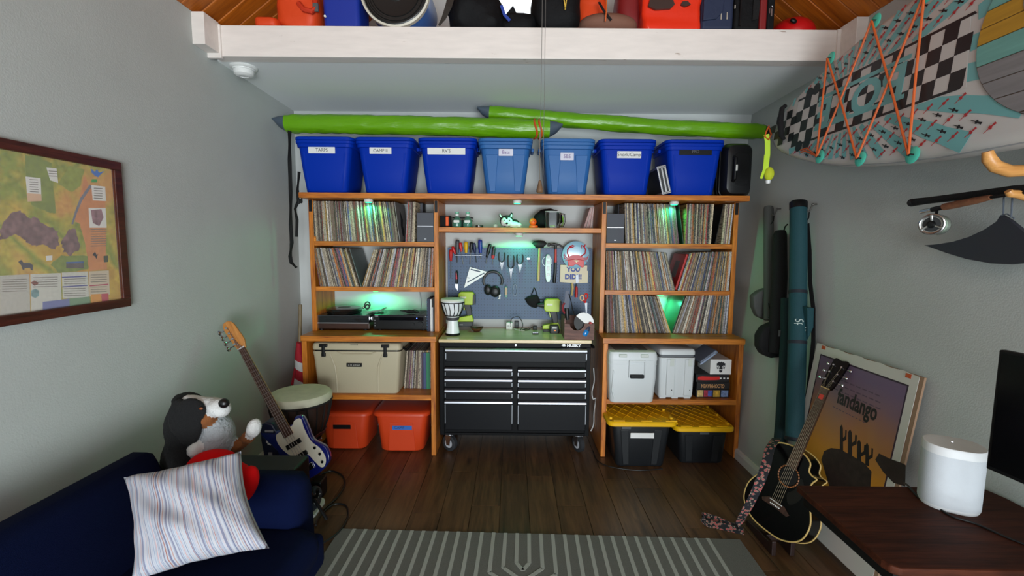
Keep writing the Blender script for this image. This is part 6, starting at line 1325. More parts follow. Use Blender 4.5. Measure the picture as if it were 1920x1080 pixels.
# fine second set of stripes
w2 = N('ShaderNodeTexNoise'); w2.noise_dimensions = '1D'; w2.inputs['Scale'].default_value = 46; w2.inputs['Detail'].default_value = 3; L(sp.outputs['X'], w2.inputs['W'])
c2 = N('ShaderNodeValToRGB'); c2.color_ramp.elements[0].position = .36; c2.color_ramp.elements[0].color = lin((176, 176, 196)); c2.color_ramp.elements[1].position = .5; c2.color_ramp.elements[1].color = (1, 1, 1, 1); e = c2.color_ramp.elements.new(.62); e.color = (1, 1, 1, 1); e = c2.color_ramp.elements.new(.70); e.color = lin((236, 204, 190)); L(w2.outputs[0], c2.inputs[0])
mx = N('ShaderNodeMix'); mx.data_type = 'RGBA'; mx.blend_type = 'MULTIPLY'; mx.inputs[0].default_value = 1; L(cr.outputs[0], mx.inputs[6]); L(c2.outputs[0], mx.inputs[7]); L(mx.outputs[2], bs_.inputs['Base Color'])
def pillow():
    TL, TR, BR, BL = PY(232, 895, 1.62), PY(452, 846, 1.72), PY(505, 1028, 1.50), PY(246, 1092, 1.36)
    n = 28; b = B(); bm = b.bm; uvl = bm.loops.layers.uv.new('UVMap'); nrm = (TR-TL).cross(BL-TL).normalized()
    if nrm.y > 0: nrm = -nrm
    grid = {}
    for side in (1, -1):
        for i in range(n+1):
            for j in range(n+1):
                u, v = i/n, j/n
                edge = i in (0, n) or j in (0, n)
                if edge and side == -1: grid[(side, i, j)] = grid[(1, i, j)]; continue
                # edges sag inward between the corners
                uu = u+.06*(1-2*u)*math.sin(math.pi*v)*(1-abs(2*u-1)*.0)*abs(2*u-1); vv = v+.05*(1-2*v)*math.sin(math.pi*u)*abs(2*v-1)
                p = TL*(1-uu)*(1-vv)+TR*uu*(1-vv)+BR*uu*vv+BL*(1-uu)*vv
                h = .088*(max(0, 1-(2*u-1)**2)*max(0, 1-(2*v-1)**2))**.42
                w_ = noise.noise(Vector((u*4, v*4, side*3)))*.012+noise.noise(Vector((u*9+2, v*5, 1)))*.006+.006*math.sin((u-v)*14)*min(1, 6*min(u, v, 1-u, 1-v))
                grid[(side, i, j)] = bm.verts.new(p+nrm*side*(h+w_*(0 if edge else 1)))
    for side in (1, -1):
        for i in range(n):
            for j in range(n):
                try:
                    f = bm.faces.new((grid[(side, i, j)], grid[(side, i+1, j)], grid[(side, i+1, j+1)], grid[(side, i, j+1)]))
                    for lp, (a, c) in zip(f.loops, ((i, j), (i+1, j), (i+1, j+1), (i, j+1))): lp[uvl].uv = (a/n, c/n)
                except ValueError: pass
    return b
tag(pillow().build('striped_pillow', PIL, smooth=True, angle=80), 'white pillow with thin multicoloured stripes on the navy sofa', 'pillow')
# ================= BERNESE PLUSH =================
t = thing('plush_dog', 'large black, white and brown plush dog sitting at the sofa arm', 'plush toy', (-1.47, 2.0, .42))
BR_ = mat('plush_brown', (122, 72, 34), .95, bump=.4, bs=140); PB = mat('dog_black_fur', (6, 6, 8), .95, bump=.6, bs=160); PW = mat('dog_white_fur', (205, 205, 204), .95, bump=.5, bs=160); PG = mat('dog_grey_white_fur', (160, 164, 168), .95, bump=1, bs=90)
q = lambda x, y, Y: PY(x, y, Y)
organic('body', [(q(372, 860, 2.02), (.15, .13, .17), None, 0), (q(350, 800, 2.0), (.085, .09, .125), None, 0), (q(346, 845, 1.97), (.075, .08, .15), EU(0, 5, 0), 0),
                 (q(358, 768, 1.99), (.078, .080, .062), None, 0), (q(352, 752, 1.99), (.062, .060, .036), EU(0, 10, 0), 0, 1.1), (q(374, 751, 1.95), (.072, .030, .018), EU(0, 14, 0), 1, 1.2), (q(396, 758, 1.965), (.058, .046, .030), EU(0, 8, 0), 1, 1.2), (q(409, 764, 1.95), (.048, .048, .040), None, 1, 1.25), (q(416, 767, 1.945), (.036, .044, .036), None, 1, 1.25),
                 (q(390, 777, 1.975), (.052, .050, .034), EU(0, -24, 0), 2, 1.15), (q(386, 785, 1.945), (.042, .044, .034), EU(0, -30, 0), 2, 1.3), (q(404, 771, 1.955), (.040, .04, .017), EU(0, -28, 0), 1, 1.15),
                 (q(408, 815, 1.99), (.070, .08, .098), None, 3, 1.1), (q(398, 832, 1.99), (.085, .09, .08), None, 3, 1.1), (q(392, 796, 2.0), (.05, .06, .05), None, 3, 1.0),
                 (q(448, 833, 2.03), (.065, .042, .028), EU(0, -32, 0), 2, 1.05), (q(466, 819, 2.0), (.032, .034, .030), EU(0, -38, 0), 2), (q(476, 803, 1.98), (.031, .036, .046), EU(0, 15, 0), 1, 1.2),
                 (q(366, 843, 1.90), (.030, .034, .034), EU(0, 30, 0), 1, 1.2), (q(345, 865, 1.93), (.05, .05, .09), None, 0)], [PB, PW, BR_, PG], .0085, 4, t, fur=.003)
B().sph(q(420, 756, 1.91), (.022, .020, .021)).build('nose', mat('nose_black', (10, 10, 11), .35), t, smooth=True)
B().sph(q(377, 766, 1.885), (.008, .006, .006)).build('eye', mat('amber_eye', (120, 60, 20), .3), t, smooth=True)
o = organic('ear', [(q(353, 794, 1.905), (.060, .022, .105), EU(0, 4, 0), 0), (q(360, 768, 1.905), (.062, .026, .052), EU(0, 14, 0), 0), (q(338, 785, 1.92), (.05, .03, .09), None, 0)], [PB], .008, 4, t, fur=.003, label='black hanging ear')
# red cushion held by the dog
t = thing('red_cushion', 'bright red plush cushion between the plush dog and the striped pillow', 'cushion', q(410, 900, 1.86)); organic('cushion', [(q(400, 876, 1.86), (.115, .075, .075), EU(0, -6, 0), 0), (q(420, 905, 1.84), (.14, .07, .10), None, 0), (q(462, 908, 1.82), (.045, .05, .085), EU(0, 20, 0), 0)], [mat('red_plush', (206, 4, 10), .9, spec=.2)], .009, 6, t)

# ================= LEFT CORNER: DJEMBE, BASS, BAG, FLAG =================
DW = wood('djembe_wood', (34, 22, 18), (64, 40, 30), 'z', 2, .5); p = Vector((PY(563, 735, 3.05).x, 3.05, 0)); M = Matrix.Translation(p)
t = thing('djembe', 'big dark wooden djembe drum with a pale skin head, before the left bookcase', 'drum', p)
B().lathe([(.118, .001), (.116, .02), (.105, .10), (.098, .20), (.098, .27), (.115, .31), (.150, .37), (.176, .45), (.186, .54), (.188, .60), (.18, .605)], M, 36).build('shell', DW, t, smooth=True)
B().lathe([(.200, .575), (.206, .60), (.202, .622), (.192, .634), (.150, .639), (.001, .642)], M, 40).build('drumhead', mat('goat_skin', (196, 194, 172), .7, var=.1, vs=14, bump=.1, bs=20), t, smooth=True)
RP = mat('black_rope', (22, 17, 16), .85); b = B(); b.tube([p+Vector((.200*math.cos(R(10*k)), .200*math.sin(R(10*k)), .578)) for k in range(36)], .009, 7, loop=True)
for k in range(20):
    a = R(18*k); b.tube([p+Vector((.202*math.cos(a), .202*math.sin(a), .582)), p+Vector((.192*math.cos(a+.03), .192*math.sin(a+.03), .52)), p+Vector((.170*math.cos(a+.06), .170*math.sin(a+.06), .42)), p+Vector((.136*math.cos(a+.08), .136*math.sin(a+.08), .335)), p+Vector((.118*math.cos(a+.08), .118*math.sin(a+.08), .300))], .005, 5)
b.build('rope', RP, t, smooth=True)
b = B(); b.tube([p+Vector((.112*math.cos(R(10*k)), .112*math.sin(R(10*k)), .292)) for k in range(36)], .012, 7, loop=True); b.build('neck_ring', mat('magenta_ring', (120, 24, 60), .7), t, smooth=True, label='magenta cloth ring')
b = B()
for zz, rr_ in ((.345, .150), (.362, .158)): b.tube([p+Vector((rr_*math.cos(R(10*k)), rr_*math.sin(R(10*k)), zz+.006*math.sin(k*1.7))) for k in range(36)], .0045, 6, loop=True)
b.build('red_weave', mat('red_black_rope', (92, 26, 30), .8), t, smooth=True)
b = B()
for k in range(14): a = R(26*k); b.tube([p+Vector(((.196-.012*(j % 2))*math.cos(a+.05*j), (.196-.012*(j % 2))*math.sin(a+.05*j), .598+.006*math.sin(j))) for j in range(8)], .006, 5)
b.build('skin_edge', mat('pale_hide_edge', (206, 202, 184), .8), t, smooth=True)
# bass guitar leaning in the corner; built in a local frame: x along the neck (towards the head), z out of the front
bot, top_ = PY(588, 893, 2.62), PY(432, 604, 2.80); ax = (top_-bot).normalized(); Lb = (top_-bot).length; sc_ = Lb/1.14
fwd = Vector((.10, -1, .05)); yv = fwd.cross(ax).normalized(); M = frame(bot, ax, yv) @ Matrix.Diagonal((sc_, sc_, sc_, 1))
t = thing('bass_guitar', 'white and blue bass guitar with a maple headstock leaning in the left corner', 'bass guitar', M=M)
def gp(pl, z0, z1): return [[Vector((x, y, z)) for x, y in pl] for z in (z0, z1)]
def sm(pl, n=4):   # closed Catmull-Rom outline
    out = []; k = len(pl)
    for i in range(k):
        a, b_, c, d = (Vector(pl[(i+j-1) % k]) for j in range(4))
        for s in range(n): u = s/n; v = .5*((2*b_)+(c-a)*u+(2*a-5*b_+4*c-d)*u*u+(3*b_-a-3*c+d)*u**3); out.append((v.x, v.y))
    return out
body = sm([(0, .0), (.01, .10), (.08, .165), (.17, .145), (.24, .115), (.31, .13), (.40, .155), (.455, .13), (.43, .09), (.37, .06), (.36, .0), (.355, -.05), (.385, -.085), (.36, -.125), (.28, -.12), (.20, -.115), (.12, -.16), (.04, -.145), (.005, -.08)])
BLG = mat('dark_blue_gloss', (16, 24, 96), .15, coat=.5); PGW = mat('pickguard_white', (206, 202, 186), .35)
B().loft(gp(body, -.022, .020)).build('body', BLG, t, local=True, bevel=.006, smooth=True, angle=50)
B().loft(gp(sm([(.02, -.10), (.06, -.13), (.13, -.128), (.20, -.10), (.29, -.10), (.355, -.11), (.365, -.07), (.345, -.04), (.35, .04), (.34, .075), (.28, .085), (.20, .06), (.16, .02), (.14, -.04), (.08, -.06), (.03, -.075)]), .020, .0235)).build('pickguard', PGW, t, local=True)
MPL = wood('maple_neck', (164, 100, 44), (206, 142, 74), 'x', 2, .3); B().loft([[Vector((x, y*w2, z)) for y, z in ((1, .030), (.9, .018), (.45, .010), (-.45, .010), (-.9, .018), (-1, .030))] for x, w2 in ((.30, .031), (.94, .021))]).build('neck', MPL, t, local=True, smooth=True)
B().loft([[Vector((x, s*w2, z)) for s, z in ((1, .030), (1, .036), (-1, .036), (-1, .030))] for x, w2 in ((.30, .031), (.94, .021))]).build('fretboard', wood('rosewood', (44, 28, 22), (74, 48, 38), 'x', 2, .5), t, local=True)
b = B(); 
for k in range(20): x = .94-(.94-.12)*(1-2**(-k/12.)); b.box((x, 0, .0365), (.0022, .043+.018*(.94-x)/.64, .002))
b.build('frets', STEEL, t, local=True)['kind'] = 'stuff'
hd = sm([(.935, .020), (.96, .030), (1.02, .040), (1.10, .046), (1.14, .035), (1.145, .0), (1.12, -.025), (1.06, -.034), (.99, -.040), (.955, -.030), (.935, -.020)]); B().loft(gp(hd, .014, .030)).build('headstock', MPL, t, local=True, bevel=.002, smooth=True, angle=50)
for k in range(4):
    x = .985+.04*k; b = B(); b.cyl((x, .020, .030), (x, .020, .046), .0095, .0075, 14); b.cyl((x, .040, .020), (x, .072, .020), .005, seg=8); b.loft([[Vector((x+a_*math.cos(h_), .082+c_*1.0, .020+a_*math.sin(h_))) for h_ in (R(30*j) for j in range(12))] for a_, c_ in ((.004, -.012), (.018, -.004), (.018, .004), (.004, .012))]); b.build('tuner', CHROME, t, local=True, smooth=True, angle=40)
b = B()
for k in range(4): yb_ = -.027+.018*k; b.tube([(.075, yb_, .034), (.94, yb_*.6, .040), (.985+.04*k, .014, .040)], .0016, 4)
b.build('strings', STEEL, t, local=True); b = B(); b.box((.065, 0, .028), (.04, .09, .014)); b.build('bridge', CHROME, t, local=True, bevel=.002)
for x in (.155, .24): B().box((x, .0, .027), (.03, .10, .012)).build('pickup', BLK, t, local=True, bevel=.003)
for x, y in ((.05, -.125), (.10, -.135), (.15, -.125)): B().cyl((x, y+.02, .023), (x, y+.02, .036), .010, .009, 14).build('knob', CHROME, t, local=True, smooth=True)
B().box((.945, 0, .037), (.005, .043, .006)).build('nut', PAPER, t, local=True)
# dark gig bag with a white sun sticker, and a low amp behind the sofa arm
p = PY(507, 845, 2.66); t = thing('gig_bag', 'dark navy gig bag with a white smiling sun sticker beside the bass', 'bag', (p.x, 2.66, 0))
b = B(); b.loft([[Vector((x, 2.70+d, z)) for x, z in [(PY(a_, c_, 2.66).x, PY(a_, c_, 2.66).z) for a_, c_ in ((488, 800), (498, 790), (512, 794), (522, 812), (530, 840), (538, 870), (545, 905), (505, 905), (497, 860), (490, 825))]] for d in (-.05, .04)]); b.build('bag', mat('navy_gloss_bag', (18, 22, 52), .35), t, bevel=.012, bseg=3, smooth=True, angle=60)
pe = PY(506, 827, 2.645); Ms = face_front(pe+Vector((0, .003, 0))); st_ = B(); st_.prism([(.026*math.cos(R(18*k))*(1 if k % 2 else .82), .030*math.sin(R(18*k))*(1 if k % 2 else .82)) for k in range(20)], Ms, -.006, .001); e = st_.build('sun_sticker', PAPER, t)
b = B(); 
for dx in (-.008, .008): b.prism([(dx+.004*math.cos(R(60*k)), .006+.004*math.sin(R(60*k))) for k in range(6)], Ms, .001, .0016)
b.prism([(-.012, -.006), (0, -.010), (.012, -.006), (.008, -.014), (0, -.017), (-.008, -.014)], Ms, .001, .0016); b.build('face', INK, e)
b = B(); b.box(PY(505, 812, 2.645)+Vector((0, .0, .012)), (.05, .006, .012)); b.box(PY(507, 853, 2.645), (.022, .006, .03)); b.build('white_print', mat('grey_print2', (140, 140, 146), .6), t)
p = PY(520, 880, 2.30); t = thing('amplifier', 'low black amplifier standing behind the sofa arm', 'amplifier', (-1.31, 2.21, 0)); B().bx(-1.56, -1.06, 2.13, 2.30, .012, .548).build('cabinet', BLK, t, bevel=.012, bseg=3); B().bx(-1.53, -1.09, 2.124, 2.132, .03, .52).build('grille', SPB, t)
for xx in (-1.52, -1.10):
    for yy in (2.16, 2.27): B().cyl((xx, yy, 0.0005), (xx, yy, .014), .016, seg=10).build('foot', RUB, t)
for xx in (-1.545, -1.075): B().box((xx, 2.142, .538), (.035, .03, .03)).build('corner_guard', BLK, t, bevel=.006)
# guitar stand foot, pedal and cable by the sofa
p = PZ(588, 905, .10); t = thing('guitar_stand', 'black guitar stand foot carrying the bass', 'stand', (p.x, 2.62, 0)); b = B(); q0 = Vector((PY(585, 905, 2.62).x, 2.60, .16))
b.tube([q0+Vector((-.10, .06, 0)), q0+Vector((0, -.03, 0)), q0+Vector((.05, -.03, .0)), q0+Vector((.06, -.04, .05))], .010, 8); b.tube([q0, q0+Vector((-.02, .08, -.155))], .010, 8); b.tube([q0, q0+Vector((.10, -.02, -.150))], .010, 8); b.tube([q0, q0+Vector((-.14, -.04, -.152))], .010, 8); b.build('frame', BLK, t, smooth=True)
p = PZ(586, 952, .05); t = thing('shoe', 'dark shoe with white markings beside the sofa end', 'shoe', p)
organic('upper', [(p+Vector((-.03, .05, .0)), (.05, .10, .045), None, 0), (p+Vector((-.03, .10, .03)), (.045, .05, .05), None, 0)], [mat('shoe_dark', (34, 38, 50), .7)], .006, 4, t)
b = B()
for k in range(4): b.tube([p+Vector((.012, .01+.025*k, .02+.006*k)), p+Vector((-.012, .018+.025*k, .042+.006*k))], .004, 6)
b.build('white_lace', WHT, t, smooth=True); b = B(); b.loft([[p+Vector((-.03+x, .055+y, z)) for x, y in rrect(.106, .22, .05, 5)] for z in (-.048, -.030)]); b.build('sole', WHT, t, smooth=True, angle=50)
p = PZ(588, 915, .11); o = B().box((p.x-.01, p.y+.10, .06), (.07, .10, .118)).build('pedal', BLK, bevel=.008); tag(o, 'small black effects box on the floor behind the sofa end', 'effects pedal')
cable('instrument_cable', 'black instrument cable looping over the floor and onto the rug', [PZ(x, y, .006 if y < 985 else .013) for x, y in ((600, 890), (622, 883), (642, 892), (646, 910), (630, 935), (604, 958), (592, 985), (600, 968), (625, 946), (648, 948), (652, 968), (636, 996), (612, 1014), (596, 1022))], .006)
# flag rolled on a pole
t = thing('rolled_flag', 'red and white striped flag rolled on a wooden pole in the left corner', 'flag', PY(560, 720, 3.75)); Yf = 3.62
B().tube([PY(563, 571, Yf), PY(562, 650, Yf), PY(555, 850, Yf)], .014, 10).build('pole', wood('pole_wood', (88, 74, 56), (134, 116, 90), 'z', 2), t, smooth=True)
FR = mat('flag_red', (170, 24, 42), .8, bump=.3, bs=40); FWt = mat('flag_white', (205, 205, 206), .8, bump=.3, bs=40)
segs = [((562, 642), 6, FR), ((562, 660), 10, FR), ((563, 676), 14, FWt), ((565, 693), 16, FR), ((565, 712), 17, FWt), ((563, 730), 18, FR), ((560, 790), 20, FR)]
for i in range(len(segs)-1):
    (x0, y0), r0, m_ = segs[i]; (x1, y1), r1, _ = segs[i+1]; k = Yf/853
    p0, p1 = PY(x0, y0, Yf-.02), PY(x1, y1, Yf-.02); b = B(); rings = []
    for p_, r_, sk in ((p0, r0, .010), (p1, r1, .010)): rings.append([p_+Vector((r_*k*.72*math.cos(R(30*j)), .04*math.sin(R(30*j)), -r_*k*.35*math.cos(R(30*j)))) for j in range(12)])
    b.loft(rings).build('flag_band', m_, t, smooth=True, angle=60, label='%s flag stripe' % ('white' if m_ is FWt else 'red'))
b = B(); b.loft([[PY(x, y, Yf+o) for x, y in ((556, 668), (560, 668), (556, 725), (545, 722))] for o in (-.01, .02)]); b.build('trailing_edge', FR, t, bevel=.003)
# ================= PADDLEBOARD ON THE RIGHT WALL =================
WB_ = mat('board_white', (198, 195, 192), .4); TEAL = mat('board_teal', (112, 176, 178), .45); BKP = mat('board_black_print', (18, 18, 22), .45, var=0); REDP = mat('board_red_print', (176, 44, 48), .45)
tiltb = R(6)
MB_ = Matrix.Translation((1.722, 3.165, 2.405)) @ Matrix.Rotation(tiltb, 4, 'Y') @ Matrix(((0, 0, -1, 0), (-1, 0, 0, 0), (0, 1, 0, 0), (0, 0, 0, 1)))   # local x from nose to tail, y up, z out of the deck
pb = thing('paddleboard', 'white and teal inflatable paddleboard with a chequered nose on the right wall', 'paddleboard', M=MB_)
HS = [(0, .0), (.012, .032), (.04, .062), (.10, .108), (.17, .146), (.33, .212), (.55, .283), (.75, .325), (.87, .343), (1.06, .368), (1.3, .388), (1.6, .395), (2.1, .392), (2.6, .35), (2.95, .28), (3.12, .20), (3.2, .12), (3.22, 0)]
def hwb(s):
    for (a, b_), (c, d) in zip(HS, HS[1:]):
        if a <= s <= c: return b_+(d-b_)*(s-a)/(c-a)
    return 0
TH = .125
b = B(); rings = []
for s, h in [(0.0, .012)]+HS[1:-1]+[(3.22, .02)]:
    ring = []; zc = -TH/2; nose = min(1, .45+s/.25) if s < .2 else 1; hz = TH/2*nose; rr_ = min(h, hz)
    for k in range(24):
        a = 2*math.pi*k/24; cx_, sz_ = math.cos(a), math.sin(a)
        y = math.copysign((h-rr_)+rr_*abs(cx_)**.8, cx_) if abs(cx_) > 1e-6 else 0
        ring.append(Vector((s, y, zc+math.copysign(hz*abs(sz_)**.55, sz_) - (TH/2-hz)*.0)))
    rings.append(ring)
b.loft(rings).build('hull', WB_, pb, local=True, smooth=True, angle=60)
b = B()
for sgn in (-1, 1): b.tube([Vector((s, sgn*(h-.004), -.028)) for s, h in HS[1:-1]], .0035, 6)
b.build('rail_seam', mat('seam_grey', (150, 152, 154), .5), pb, local=True, smooth=True)
Z0 = .0006
def deckpoly(b, pl, z=Z0, t=.0006): b.loft([[Vector((x, y, z)) for x, y in pl], [Vector((x, y, z+t)) for x, y in pl]])
# teal sunburst rays, clipped to the outline
b = B(); rs = random.Random(3); cs_, ct_ = .72, 0.0
def inside(s, t, mrg=.028): return 0 < s < 3.2 and abs(t) < hwb(s)-mrg
for k in range(36):
    a0 = R(10*k+2.0); wdt = R(rs.uniform(4.6, 6.2)); L_ = []
    for j in range(70):
        r = .14+j*.016; s = cs_+r*math.cos(a0)*1.05; t_ = ct_+r*math.sin(a0)
        if not inside(s, t_) or (s-1.95)**2/.50**2+t_**2/.37**2 < 1: 
            if L_: break
            continue
        if abs(t_) < .142 and s < 1.36: continue
        w_ = r*wdt/2*(1+.22*noise.noise(Vector((k*5.1, r*9, 0)))); d = Vector((-math.sin(a0), math.cos(a0))); L_.append((Vector((s, t_))+d*w_, Vector((s, t_))-d*w_))
    for (p0, p1), (q0, q1) in zip(L_, L_[1:]): deckpoly(b, [p0, p1, q1, q0])
o = b.build('sunburst_print', TEAL, pb, local=True); o['kind'] = 'stuff'
# chequered stripe
bw = B(); bk = B(); cw = .0655
deckpoly(bw, [(.30, -.145), (1.385, -.145), (1.345, .145), (.30, .145)], Z0+.0008)
ncol = 17
for i in range(ncol):
    s0 = .30+i*.063; 
    for j in range(4):
        if (i+j) % 2 == 0:
            y0 = -.131+j*cw; sk = 0.0; e = min(s0+.063, 1.37); deckpoly(bk, [(s0, y0), (e, y0), (e, y0+cw), (s0, y0+cw)], Z0+.0016)
for sgn in (-1, 1): deckpoly(bk, [(.30, sgn*.131), (1.37, sgn*.131), (1.36, sgn*.143), (.30, sgn*.143)], Z0+.0016)
# nose chequers and dots
for i in range(5):
    s0 = .035+i*.055
    for j in range(4):
        y0 = -.10+j*.05
        if (i+j) % 2 == 0 and abs(y0)+.05 < hwb(s0)+.03 and abs(y0+.05) < hwb(s0)+.01: deckpoly(bk, [(s0, y0), (s0+.055, y0), (s0+.055, y0+.05), (s0, y0+.05)], Z0+.0016)
for s0, t0 in ((.40, .15), (.46, .155), (.38, -.15), (.45, -.152)): deckpoly(bk, [(s0+.032*math.cos(R(24*k)), t0+.032*math.sin(R(24*k))) for k in range(15)], Z0+.002)
bw.build('chequer_base', WB_, pb, local=True); o = bk.build('chequer_print', BKP, pb, local=True); o['kind'] = 'stuff'
# small dart prints, black and red
for nm, m_, ph in (('black_dart_print', BKP, 0), ('red_dart_print', REDP, 1)):
    b = B()
    for i in range(30):
        for j in range(-5, 6):
            s = .16+i*.068+(j % 2)*.034+(.02 if ph else 0); t_ = j*.072+(.036 if ph else 0)
            if not inside(s, t_, .035) or (abs(t_) < .165 and s < 1.44) or (s-1.88)**2/.55**2+t_**2/.43**2 < 1: continue
            if (i*7+j*3) % 7 == 0: continue
            an = R(-28 if not ph else 38)
            def rt(x, y, k=.8): x *= k; y *= k; return (s+x*math.cos(an)-y*math.sin(an), t_+x*math.sin(an)+y*math.cos(an))
            deckpoly(b, [rt(*q) for q in ((-.030, -.0012), (-.004, -.002), (-.002, -.009), (.006, -.009), (.010, -.003), (.030, -.006), (.030, .006), (.010, .003), (.006, .009), (-.002, .009), (-.004, .002), (-.030, .0012))], Z0+.001)
    o = b.build(nm, m_, pb, local=True); o['kind'] = 'stuff'
# big teal lettering across the chequers (reads from the tail, upside down from here)
Mtxt = MB_ @ Matrix.Translation((.80, 0, Z0+.0026)) @ Matrix.Rotation(math.pi, 4, 'Z')
text('BOTE', Mtxt, .215, TEAL, pb, 'deck_lettering', off=.006, sx=1.10)
b = B()
for y in (-.085, .085): deckpoly(b, [(.50, y-.010), (1.10, y-.010), (1.10, y+.010), (.50, y+.010)], Z0+.0022)
b.build('lettering_bar', TEAL, pb, local=True)
# deck pad of coloured planks
PAD = [(.393, .26, 'grey_brown', (118, 114, 116)), (.26, .20, 'grey', (132, 130, 132)), (.20, .115, 'teal', (112, 168, 160)), (.115, .055, 'amber', (186, 140, 42)), (.055, -.005, 'amber', (180, 136, 44)), (-.005, -.085, 'teal', (112, 168, 160)), (-.085, -.155, 'grey', (132, 130, 132)), (-.155, -.225, 'grey', (138, 136, 138)), (-.225, -.295, 'grey', (130, 128, 130)), (-.295, -.35, 'grey_brown', (118, 114, 116))]
def front(t): 
    k = max(0, 1-(abs(t-.02)/.40)**2.1); return 1.93-.53*k**.5 if k > 0 else 1.93
for y1, y0, nm, c_ in PAD:
    y1c, y0c = min(y1, .33)-.002, max(y0, -.345)+.002
    if y1c-y0c < .01: continue
    ys = [y0c+(y1c-y0c)*k/8 for k in range(9)]; pl = [(front(y), y) for y in ys]+[(2.9, y1c), (2.9, y0c)]
    b = B(); deckpoly(b, pl, Z0, .005); b.build('deck_pad_plank', mat('pad_'+nm, c_, .8, var=.10, vs=12, stretch=(.4, 4, 1)), pb, local=True)
b = B(); n = 24; ys = [-.36+.72*k/n for k in range(n+1)]; pl = [(front(y)-.004, y) for y in ys]+[(2.92, .36), (2.92, -.36)]; deckpoly(b, pl, Z0-.0002, .002); b.build('pad_backing', mat('pad_backing', (92, 70, 50), .8), pb, local=True)
# round emblem with vertical lettering
ce_ = Vector((1.655, .10, Z0+.0056)); b = B(); deckpoly(b, [(ce_.x+.118*math.cos(R(10*k)), ce_.y+.118*math.sin(R(10*k))) for k in range(36)], ce_.z, .0008); b.build('emblem_ring', mat('emblem_grey', (120, 124, 134), .6), pb, local=True)
b = B(); deckpoly(b, [(ce_.x+.104*math.cos(R(10*k)), ce_.y+.104*math.sin(R(10*k))) for k in range(36)], ce_.z+.001, .0008); b.build('emblem_disc', BKP, pb, local=True)
b = B(); deckpoly(b, [(ce_.x+.062*math.cos(R(10*k)), ce_.y+.062*math.sin(R(10*k))) for k in range(36)], ce_.z+.002, .0006); b.build('emblem_centre', mat('emblem_navy', (24, 26, 34), .6), pb, local=True)
b = B(); 
for k in range(22): a = R(120+k*6.2); b.box((ce_.x+.083*math.cos(a), ce_.y+.083*math.sin(a), ce_.z+.002), (.022, .006, .0008), Euler((0, 0, a)).to_matrix())
o = b.build('rim_marks', mat('emblem_pale', (150, 152, 158), .6), pb, local=True)
Mem = MB_ @ Matrix.Translation(ce_+Vector((.018, -.005, .0036))) @ Matrix.Rotation(R(90), 4, 'Z')
pbk = B(); deckpoly(pbk, [(ce_.x-.032, ce_.y-.128), (ce_.x+.068, ce_.y-.128), (ce_.x+.068, ce_.y+.125), (ce_.x-.032, ce_.y+.125)], ce_.z+.0024, .0006); pbk.build('emblem_plate', MATS['emblem_navy'], pb, local=True)
text('BOTE', Mem, .088, mat('emblem_white', (214, 214, 212), .5), pb, 'emblem_lettering', off=.0022, sx=1.0)
# bungee anchors and cords
ANC = mat('aqua_anchor', (80, 200, 176), .35); inv = MB_.inverted()
def dk(px, py):   # a photo point carried onto the deck plane
    a, c = ray(px, py); o = inv @ Vector((0, 0, EYE)); d = (inv @ Vector((a, 1, EYE+c)))-o; k = -o.z/d.z; v = o+d*k; return Vector((v.x, v.y, .006))
AN = [dk(1538, 294), dk(1614, 298), dk(1712, 291), dk(1558, 110), dk(1642, 40), dk(1742, -12)]
for a in AN:
    an = B().lathe([(.034, 0), (.036, .002), (.030, .006), (.012, .007), (.001, .007)], Matrix.Translation((a.x, a.y, Z0)), 20).build('anchor_patch', ANC, pb, local=True, smooth=True)
    b = B(); b.tube([Vector((a.x-.012, a.y, .006)), Vector((a.x-.008, a.y, .020)), Vector((a.x+.008, a.y, .020)), Vector((a.x+.012, a.y, .006))], .003, 6); b.build('loop', BLK, an, local=True)
b = B(); O6 = Vector((0, 0, .014)); E_ = lambda i: AN[i]+O6
for i, j in ((0, 3), (0, 4), (3, 1), (4, 2), (1, 5), (2, 5)): b.tube([E_(i), (E_(i)+E_(j))/2+Vector((0, 0, -.004+.006*((i+j) % 2))), E_(j)], .0052, 7)
b.tube([E_(0), dk(1512, 283)+O6*.3, dk(1505, 286)+O6*.3], .004, 6); b.tube([E_(0), dk(1516, 278)+O6*.3, dk(1504, 282)+O6*.3], .004, 6)
b.build('bungee_cord', mat('orange_bungee', (206, 96, 44), .6), pb, local=True, smooth=True)
h0, h1 = dk(1475, 198), dk(1472, 262); b = B(); b.tube([h0, h0+Vector((0, -.02, .02)), (h0+h1)/2+Vector((0, 0, .03)), h1+Vector((0, .02, .02)), h1], [.012, .015, .018, .015, .012], 10); b.build('nose_handle', BLKF, pb, local=True, smooth=True)
b = B(); q = Vector((-.006, 0, -.05)); b.tube([q+Vector((.018*math.cos(R(30*k)), 0, .022*math.sin(R(30*k)))) for k in range(12)], .003, 6, loop=True); b.build('nose_ring', STEEL, pb, local=True, smooth=True)
# ================= WOODEN WALL RACK =================
BAM = wood('bamboo', (172, 116, 58), (206, 150, 86), 'x', 1.5, .4); YR = 1.60; 
t = thing('wall_rack', 'bent bamboo wall rack holding the paddleboard and fishing rods', 'rack', (wallr(1.9), YR, 1.9))
def arm(xt, z, w_, lift, Y=YR, k=1):
    b = B(); xw = wallr(z)-.005; P = [Vector((xw, Y, z)), Vector((xt+.16, Y, z)), Vector((xt+.07, Y, z-.004)), Vector((xt+.02, Y, z+.012)), Vector((xt-.004, Y, z+lift*.6)), Vector((xt-.012, Y, z+lift))]
    b.tube(P, [k*r for r in (.022, .022, .024, .025, .024, .018)], 12, flat=1.0, up=(0, 1, 0)); return b
arm(1.640, 1.928, .03, .062, YR, .85).build('upper_arm', BAM, t, smooth=True); arm(1.752, 1.838, .03, .022, 1.625, .58).build('lower_arm', BAM, t, smooth=True)
